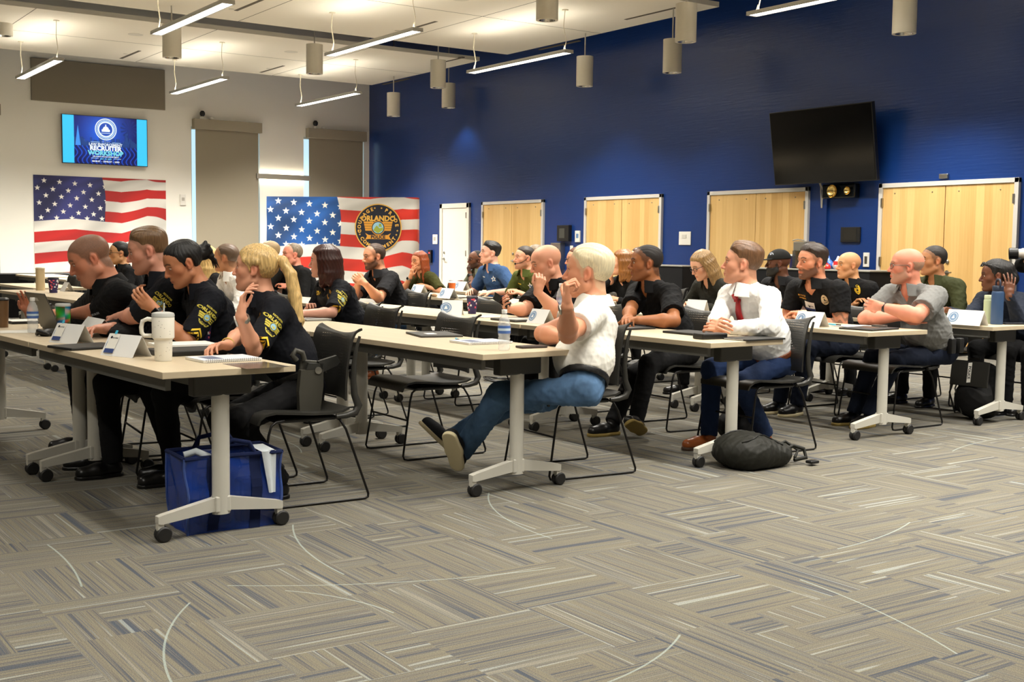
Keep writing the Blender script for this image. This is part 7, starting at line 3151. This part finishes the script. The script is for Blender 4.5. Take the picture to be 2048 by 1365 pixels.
V, Fc = F.mesh(1)
V[:, 2] = np.maximum(V[:, 2], 0)
r = prop('bread_roll', p, 0, 'small brown lump between the two name tents, fourth row', 'snack')
arrmesh('crust', V, Fc, mat('crust_brown', lin(140, 108, 76), .8), r)
# --- back row
tent(1932, 650, 'name tent with blue seal on the back row table at right', w=.30, h=.11)
slabp('notebook', 1884, 644, (.12, .2, .01), 0, 'small white notepad at the right hand of the woman in dark blue', 'notebook', M_paper)
cup(920 - 16, 582, 'orange paper cup with white lid in front of the blue polo', h=.10, r0=.034, r1=.045, m=M_orange, lid=M_cap_w, marks=False)
tent(923, 581, 'name tent in front of the man in the sage polo', w=.24, h=.11)


def flask(u, v, label, h, rad, m, lid_m, loop):
    r = prop('flask', at(u, v), 0, label, 'flask')
    b = MB()
    b.lathe([(.001, 0), (rad, 0), (rad * 1.03, .006), (rad * 1.03, h * .80), (rad * .98, h * .84), (rad * .9, h * .86), (.001, h * .86)], 28)
    b.build('flask_body', m, r, smooth=40)
    b = MB()
    b.lathe([(rad * .92, h * .865), (rad * .95, h * .87), (rad * .95, h * .98), (rad * .85, h), (.001, h)], 24)
    b.build('lid', lid_m, r, smooth=40)
    if loop:
        b = MB()
        b.tube([(-rad * .9, 0, h * .95), (-rad * .95, 0, h * 1.08), (-rad * .6, 0, h * 1.16), (rad * .6, 0, h * 1.16), (rad * .95, 0, h * 1.08), (rad * .9, 0, h * .95)], .007, 8, TR(rz=-.6))
        b.build('carry_loop', lid_m, r, smooth=60)


M_fl = mat('flask_blue', lin(46, 72, 108), .5, bump=((500, 500, 500), .1, .0005))
flask(1993, 649, 'dark blue flask with carry loop on the back row table', .29, .043, M_fl, mat('flask_lid_navy', lin(24, 34, 54), .45), True)
flask(1976, 647, 'pale green flask beside the dark blue one', .215, .036, mat('flask_green', lin(176, 186, 150), .5), mat('flask_green_lid', lin(186, 194, 160), .5), False)
slabp('phone', 2026, 649, (.09, .17, .012), -.5, 'dark phone lying right of the dark blue flask', 'phone', mat('phone_navy', lin(22, 26, 36), .4))
# --- held things
I = PEOPLE['K']
S, E_, W_, hd_, pn_, a_, sg_ = I['arms']['R']
c = W_ + hd_ * .085 + pn_ / np.linalg.norm(pn_) * .022
r = prop('phone', c, 0, 'phone held up in the right hand of the bald man', 'phone')
b = MB()
M = frame((0, 0, 0), unit(pn_), hd_ + V3(0, 0, .6))
b.box((-.037, -.05, -.004), (.037, .105, .005), M, bev=.004)
b.build('phone_body', M_black, r)
b = MB()
b.box((-.034, -.046, .005), (.034, .101, .0055), M)
b.build('phone_screen', M_glass, r)
pc = ony(2050, 507, 8.95)
dr = unit(ony(2005, 508, 8.85) - pc)
r = prop('camera', pc, 0, 'black and white camera lens poking in at the right frame edge', 'camera')
M = frame((0, 0, 0), dr, (0, 0, 1))
b = MB()
b.lathe([(.001, -.03), (.040, -.03), (.042, .02), (.037, .03), (.037, .05)], 28, M)
b.build('lens_barrel', mat('lens_white', lin(214, 212, 204), .4), r, smooth=40)
b = MB()
b.lathe([(.040, .05), (.046, .055), (.047, .12), (.044, .122), (.040, .10), (.001, .095)], 28, M)
b.build('lens_hood', M_black, r, smooth=40)
b = MB()
b.box((-.07, -.05, -.10), (.07, .055, -.03), M, bev=.01)
b.box((-.03, .05, -.09), (.03, .085, -.04), M, bev=.01)
b.build('camera_body', M_black, r)

# ------------------------------------------------------------------ drinks counter along the blue wall
M_drape = cloth('drape_black', (18, 18, 20))
for (ua, ub, lb) in [(1300, 1392, 'tall black draped table against the blue wall beside the third door pair'), (1505, 1768, 'tall black draped table with the coffee machine against the blue wall')]:
    xa, xb = ony(ua, 535, 12.75)[0], ony(ub, 535, 12.75)[0]
    r = prop('bar_table', ((xa + xb) / 2, 12.75, 0), 0, lb, 'table')
    b = MB()
    b.box((-(xb - xa) / 2, -.28, 0), ((xb - xa) / 2, .28, 1.015), bev=.008)
    b.build('drape', M_drape, r)
    b = MB()
    b.box((-(xb - xa) / 2 - .01, -.29, 1.015), ((xb - xa) / 2 + .01, .29, 1.035), bev=.004)
    b.build('bar_top', mat('bar_top_grey', lin(150, 148, 140), .4), r)
BZ = 1.0355


def onbar(u):
    q = ony(u, 535, 12.72)
    return Vector((q[0], 12.72, BZ))


r = prop('coffee_machine', onbar(1612), 0, 'silver and black coffee machine behind the bearded men', 'coffee machine')
b = MB()
b.box((-.16, -.12, 0), (.16, .14, .03), bev=.008)
b.box((.02, -.10, .03), (.16, .14, .36), bev=.02)
b.build('machine_body', M_black, r)
b = MB()
b.box((-.15, -.115, .24), (.06, .13, .375), bev=.02)
b.lathe([(.001, .23), (.03, .23), (.03, .245)], 14, TR((-.06, 0, 0)))
b.build('brew_head', mat('machine_silver', lin(170, 166, 156), .3, metal=.8), r)
b = MB()
b.box((-.15, -.12, .03), (-.10, .13, .25), bev=.01)
b.build('water_tank', mat('tank_smoke', lin(60, 60, 60), .2, alpha=.7), r)
b = MB()
b.tube([(-.14, -.125, .385), (-.05, -.13, .40), (.06, -.125, .385)], .008, 8)
b.build('handle', M_metal, r, smooth=60)
r = prop('drink_can', onbar(1584), 0, 'dark blue and white cup stack left of the coffee machine', 'cup')
b = MB()
b.lathe([(.001, 0), (.034, 0), (.044, .13), (.046, .17), (.001, .17)], 20)
b.build('cup_stack', mat('can_navy', lin(40, 36, 80), .4), r, smooth=40)
b = MB()
b.lathe([(.045, .17), (.047, .175), (.04, .195), (.001, .195)], 20)
b.build('lid', M_cap_w, r, smooth=40)
for k, (u, sz, c1, lb) in enumerate([(1655, (.16, .10, .22), (70, 110, 190), 'blue snack bag standing on the black draped table'), (1676, (.15, .10, .20), (205, 205, 210), 'white snack bag with red print on the black draped table'),
                                     (1665, (.14, .09, .10), (200, 40, 40), 'small red snack packet in front of the snack bags'), (1650, (.10, .08, .09), (220, 160, 70), 'small orange snack packet at the left of the snack bags')]):
    p = onbar(u)
    if k > 1:
        p.y -= .14
    F = Field((-.14, -.1, -.01), (.14, .1, .3), .009)
    F.cap(V3(-.03, 0, sz[2] * .3), V3(.03, 0, sz[2] * .3), sz[1] * .5, sz[1] * .5, .03)
    F.cap(V3(0, 0, sz[2] * .2), V3(0, 0, sz[2] * .85), sz[1] * .45, .012, .03, lat=V3(1, 0, 0), sl=sz[0] / sz[1] * 1.1)
    F.cut(V3(0, 0, .001), V3(0, 0, -1))
    V, Fc = F.mesh(1)
    V = V + vnorm(V, Fc) * (folds(V, k, .06) * .008)[:, None]
    V[:, 2] = np.maximum(V[:, 2], 0)
    r = prop('snack_bag', p, 0, lb, 'snack bag', 'snacks by the coffee machine')
    arrmesh('pouch', V, Fc, mat('snack_%d' % k, lin(c1), .3), r)
    b = MB()
    b.box((-.035, -sz[1] * .5 - .004, sz[2] * .3), (.035, -sz[1] * .5, sz[2] * .55))
    b.build('printed_panel', mat('snack_print_%d' % k, lin([(230, 60, 60), (200, 50, 50), (240, 220, 120), (240, 240, 230)][k]), .4), r)

# ------------------------------------------------------------------ bags on the floor
def tote():
    x0, x1, y0, y1, h = -5.235, -4.985, 1.745, 2.165, .335
    r = prop('tote_bag', ((x0 + x1) / 2, (y0 + y1) / 2, 0), 0, 'translucent blue tote bag with navy trim behind the front table leg', 'tote bag')
    w, d = (x1 - x0), (y1 - y0)
    pvc = bpy.data.materials.new('blue_pvc')
    pvc.use_nodes = True
    q = pvc.node_tree.nodes['Principled BSDF']
    q.inputs['Base Color'].default_value = lin(28, 62, 150)
    q.inputs['Roughness'].default_value = .12
    q.inputs['Alpha'].default_value = .72
    nav = cloth('tote_trim', (22, 34, 74))
    tw = .06

    def P(x, y, z):
        k = 1 - .10 * (1 - z / h) * 0 + 0
        f_ = 1 + .06 * (z / h)
        return (x * w / 2 * f_ + .008 * math.sin(5 * z * 6 + y * 4), y * d / 2 * f_ + .006 * math.sin(x * 5 + z * 20), z)
    for nm, fn in (('front_panel', lambda s, z: P(1, s, z)), ('back_panel', lambda s, z: P(-1, s, z)), ('side_panel', lambda s, z: P(s, -1, z)), ('side_panel', lambda s, z: P(s, 1, z))):
        b = MB()
        n, m_ = 10, 8
        vs = [fn(-1 + 2 * i / n, h * j / m_) for j in range(m_ + 1) for i in range(n + 1)]
        fs = [(j * (n + 1) + i, j * (n + 1) + i + 1, (j + 1) * (n + 1) + i + 1, (j + 1) * (n + 1) + i) for j in range(m_) for i in range(n)]
        b.add(vs, fs)
        o = b.build(nm, pvc, r, smooth=60)
    b = MB()
    b.box((-w / 2, -d / 2, .001), (w / 2, d / 2, .008))
    b.build('base_panel', pvc, r)
    for sx in (-1, 1):
        for sy in (-1, 1):
            b = MB()
            b.tube([P(sx, sy, z * h / 8) for z in range(9)], .006, 6)
            b.build('edge_piping', mat('piping_blue', lin(60, 84, 150), .3), r)
    b = MB()
    ring = [P(1, -1, h), P(1, 0, h), P(1, 1, h), P(0, 1, h), P(-1, 1, h), P(-1, 0, h), P(-1, -1, h), P(0, -1, h), P(1, -1, h)]
    for i in range(8):
        b.tube([ring[i], ring[i + 1]], .010, 6)
    b.build('rim_band', nav, r)
    for sx in (-1, 1):
        for y in (-.45, .45):
            b = MB()
            vs = []
            for k in range(10):
                z = h * k / 9
                p = P(sx, y, z)
                vs += [(p[0] + sx * .004, p[1] - .025, z), (p[0] + sx * .004, p[1] + .025, z)]
            b.add(vs, [(2 * k, 2 * k + 1, 2 * k + 3, 2 * k + 2) for k in range(9)])
            b.build('webbing_strap', nav, r)
        b = MB()
        pts = [P(sx, -.45, h), (sx * w * .5, -.07, h + .05), (sx * w * .42, 0, h + .065), (sx * w * .5, .07, h + .05), P(sx, .45, h)]
        b.tube(pts, .011, 8)
        b.build('handle', nav, r, smooth=60)
    for k, (cx, cy, sx, sy, sz) in enumerate([(-.02, -.05, .10, .16, .24), (.03, .10, .09, .10, .20)]):
        b = MB()
        b.box((cx - sx / 2, cy - sy / 2, .01), (cx + sx / 2, cy + sy / 2, .01 + sz), bev=.015)
        b.build('content_pouch', mat('pouch_navy', lin(30, 36, 84), .6), r)
    b = MB()
    vs = []
    for k in range(9):
        t = k / 8
        for j in range(5):
            s_ = j / 4
            if t < .25:
                p = (-.02 + .12 * t / .25 * .9, .10 + .07 * s_ + .02 * t, h + .012 + .012 * math.sin(PI * t / .25))
            else:
                q_ = (t - .25) / .75
                p = (w / 2 * 1.07 + .012 + .006 * math.sin(s_ * 6), .12 + .07 * s_ * (1 - .55 * q_) + .035 * q_, h + .008 - .19 * q_)
            vs.append(p)
    b.add(vs, [(k * 5 + j, k * 5 + j + 1, (k + 1) * 5 + j + 1, (k + 1) * 5 + j) for k in range(8) for j in range(4)])
    b.build('white_cloth', mat('cloth_pale', lin(214, 222, 228), .9, bump=((60, 60, 60), .4, .004)), r, smooth=80)
    b = MB()
    b.tube([(.05, -.20, h + .005), (.06, -.15, h + .02), (.1, -.11, h + .0), (.13, -.09, h - .03)], .016, 8)
    b.build('white_towel', mat('cloth_pale', lin(214, 222, 228), .9), r, smooth=80)


tote()


def lying_pack():
    c = V3(-4.90, 5.14, 0)
    F = Field(c + V3(-.34, -.36, -.02), c + V3(.34, .36, .34), .008)
    F.ell(c + V3(-.02, -.08, .095), (.19, .19, .115), .05)
    F.ell(c + V3(.0, .08, .07), (.15, .17, .08), .06)
    F.cap(c + V3(.05, -.12, .06), c + V3(.06, .10, .05), .09, .06, .05)
    F.cut(c + V3(0, 0, .002), V3(0, 0, -1), .01)
    V, Fc = F.mesh(1)
    V = V + vnorm(V, Fc) * (folds(V, 11, .12) * .014 + folds(V, 5, .05) * .004)[:, None]
    V[:, 2] = np.maximum(V[:, 2], .001)
    r = prop('backpack', c, 0, 'black backpack slumped on the carpet beside the third row table leg', 'backpack')
    m = cloth('backpack_black', (30, 30, 25), rough=.6)
    arrmesh('pack_body', V - c, Fc, m, r)
    tr = bvh_of(V - c, Fc)

    def hug(pts, rad, nm, mm, up=.004):
        b = MB()
        o = []
        for p in pts:
            h_ = tr.ray_cast(Vector((p[0], p[1], .6)), Vector((0, 0, -1)))
            o.append((p[0], p[1], (h_[0].z if h_[0] else .0) + up))
        b.tube(o, rad, 6)
        b.build(nm, mm, r, smooth=60)
    hug([(.08 + .02 * math.sin(k), -.20 + .04 * k, 0) for k in range(9)], .004, 'zipper', M_dark)
    hug([(-.08, -.18 + .045 * k, 0) for k in range(9)], .004, 'zipper', M_dark)
    b = MB()
    b.tube([(.05, .16, .07), (.07, .24, .11), (.10, .30, .09), (.12, .30, .04), (.10, .22, .03)], .012, 8)
    b.tube([(-.03, .18, .09), (-.02, .27, .12), (.03, .33, .07), (.05, .28, .03)], .010, 8)
    b.build('shoulder_strap', m, r, smooth=60)
    b = MB()
    b.box((.14, .27, .012), (.19, .34, .03), bev=.006)
    b.build('buckle', M_black, r)


lying_pack()


def upright_pack(c, label, h, rx, ry, deco):
    F = Field(c + V3(-.26, -.26, -.02), c + V3(.26, .26, h + .1), .008)
    F.cap(c + V3(0, 0, ry), c + V3(.02, 0, h - ry), ry, ry * .82, .04, lat=V3(1, 0, 0), sl=rx / ry)
    F.ell(c + V3(.02, -ry * .8, h * .36), (rx * .8, ry * .7, h * .28), .04)
    F.cut(c + V3(0, 0, .002), V3(0, 0, -1), .02)
    V, Fc = F.mesh(1)
    V = V + vnorm(V, Fc) * (folds(V, 21, .12) * .010)[:, None]
    V[:, 2] = np.maximum(V[:, 2], .001)
    r = prop('backpack', c, 0, label, 'backpack')
    arrmesh('pack_body', V - c, Fc, cloth('pack_black', (18, 18, 19), rough=.7), r)
    if deco:
        b = MB()
        b.box((-rx * .75, -ry * 1.64, h * .52), (rx * .95, -ry * 1.52, h * .93), TR(rx=-.12), bev=.006)
        b.build('front_flap', cloth('flap_dark', (34, 33, 29), rough=.7), r)
        b = MB()
        M = TR(rx=-.12) @ basis((rx * .12, -ry * 1.66, h * .74), (0, 0, -1), (1, 0, .15))
        b.box((-.075, -.016, 0), (.075, .016, .002), M)
        b.build('name_strip', M_paper, r)
        b = MB()
        put_text(b, 'POLICE', .030, M, 0, 0, .003, .001)
        b.build('strip_lettering', M_ink_black, r)
        b = MB()
        b.tube([(-rx * .9, -ry * .3, .03), (-rx * 1.15, -ry * .4, h * .4), (-rx * .75, -ry * .5, h * .8), (-rx * .2, -ry * .5, h * .99), (rx * .2, -ry * .4, h * 1.0)], .007, 6)
        b.tube([(-rx * .2, -ry * 1.2, .05), (-rx * .55, -ry * 1.2, h * .5), (-rx * .35, -ry * .9, h * .88)], .006, 6)
        b.build('piping', M_fold_g, r, smooth=60)
    return r


upright_pack(V3(-5.42, 8.08, 0), 'black backpack with a lettered white strip under the back row table', .47, .19, .12, True)
upright_pack(V3(-5.62, 5.72, 0), 'dark backpack on the carpet under the chair of the man in the red tie', .30, .15, .11, False)
pc = onz(1000, 762, 0)
b = MB()
pts = []
for k in range(90):
    a = k * .35
    rr = .12 + .03 * math.sin(k * .21)
    pts.append((pc[0] + rr * math.cos(a) * 1.3, pc[1] + rr * math.sin(a), .008 + .02 * (.5 + .5 * math.sin(k * .7))))
b.tube(pts, .006, 6)
tag(b.build('cable_coil', M_black, smooth=60), 'tangled black cable coil on the floor under the third row table', 'cable')
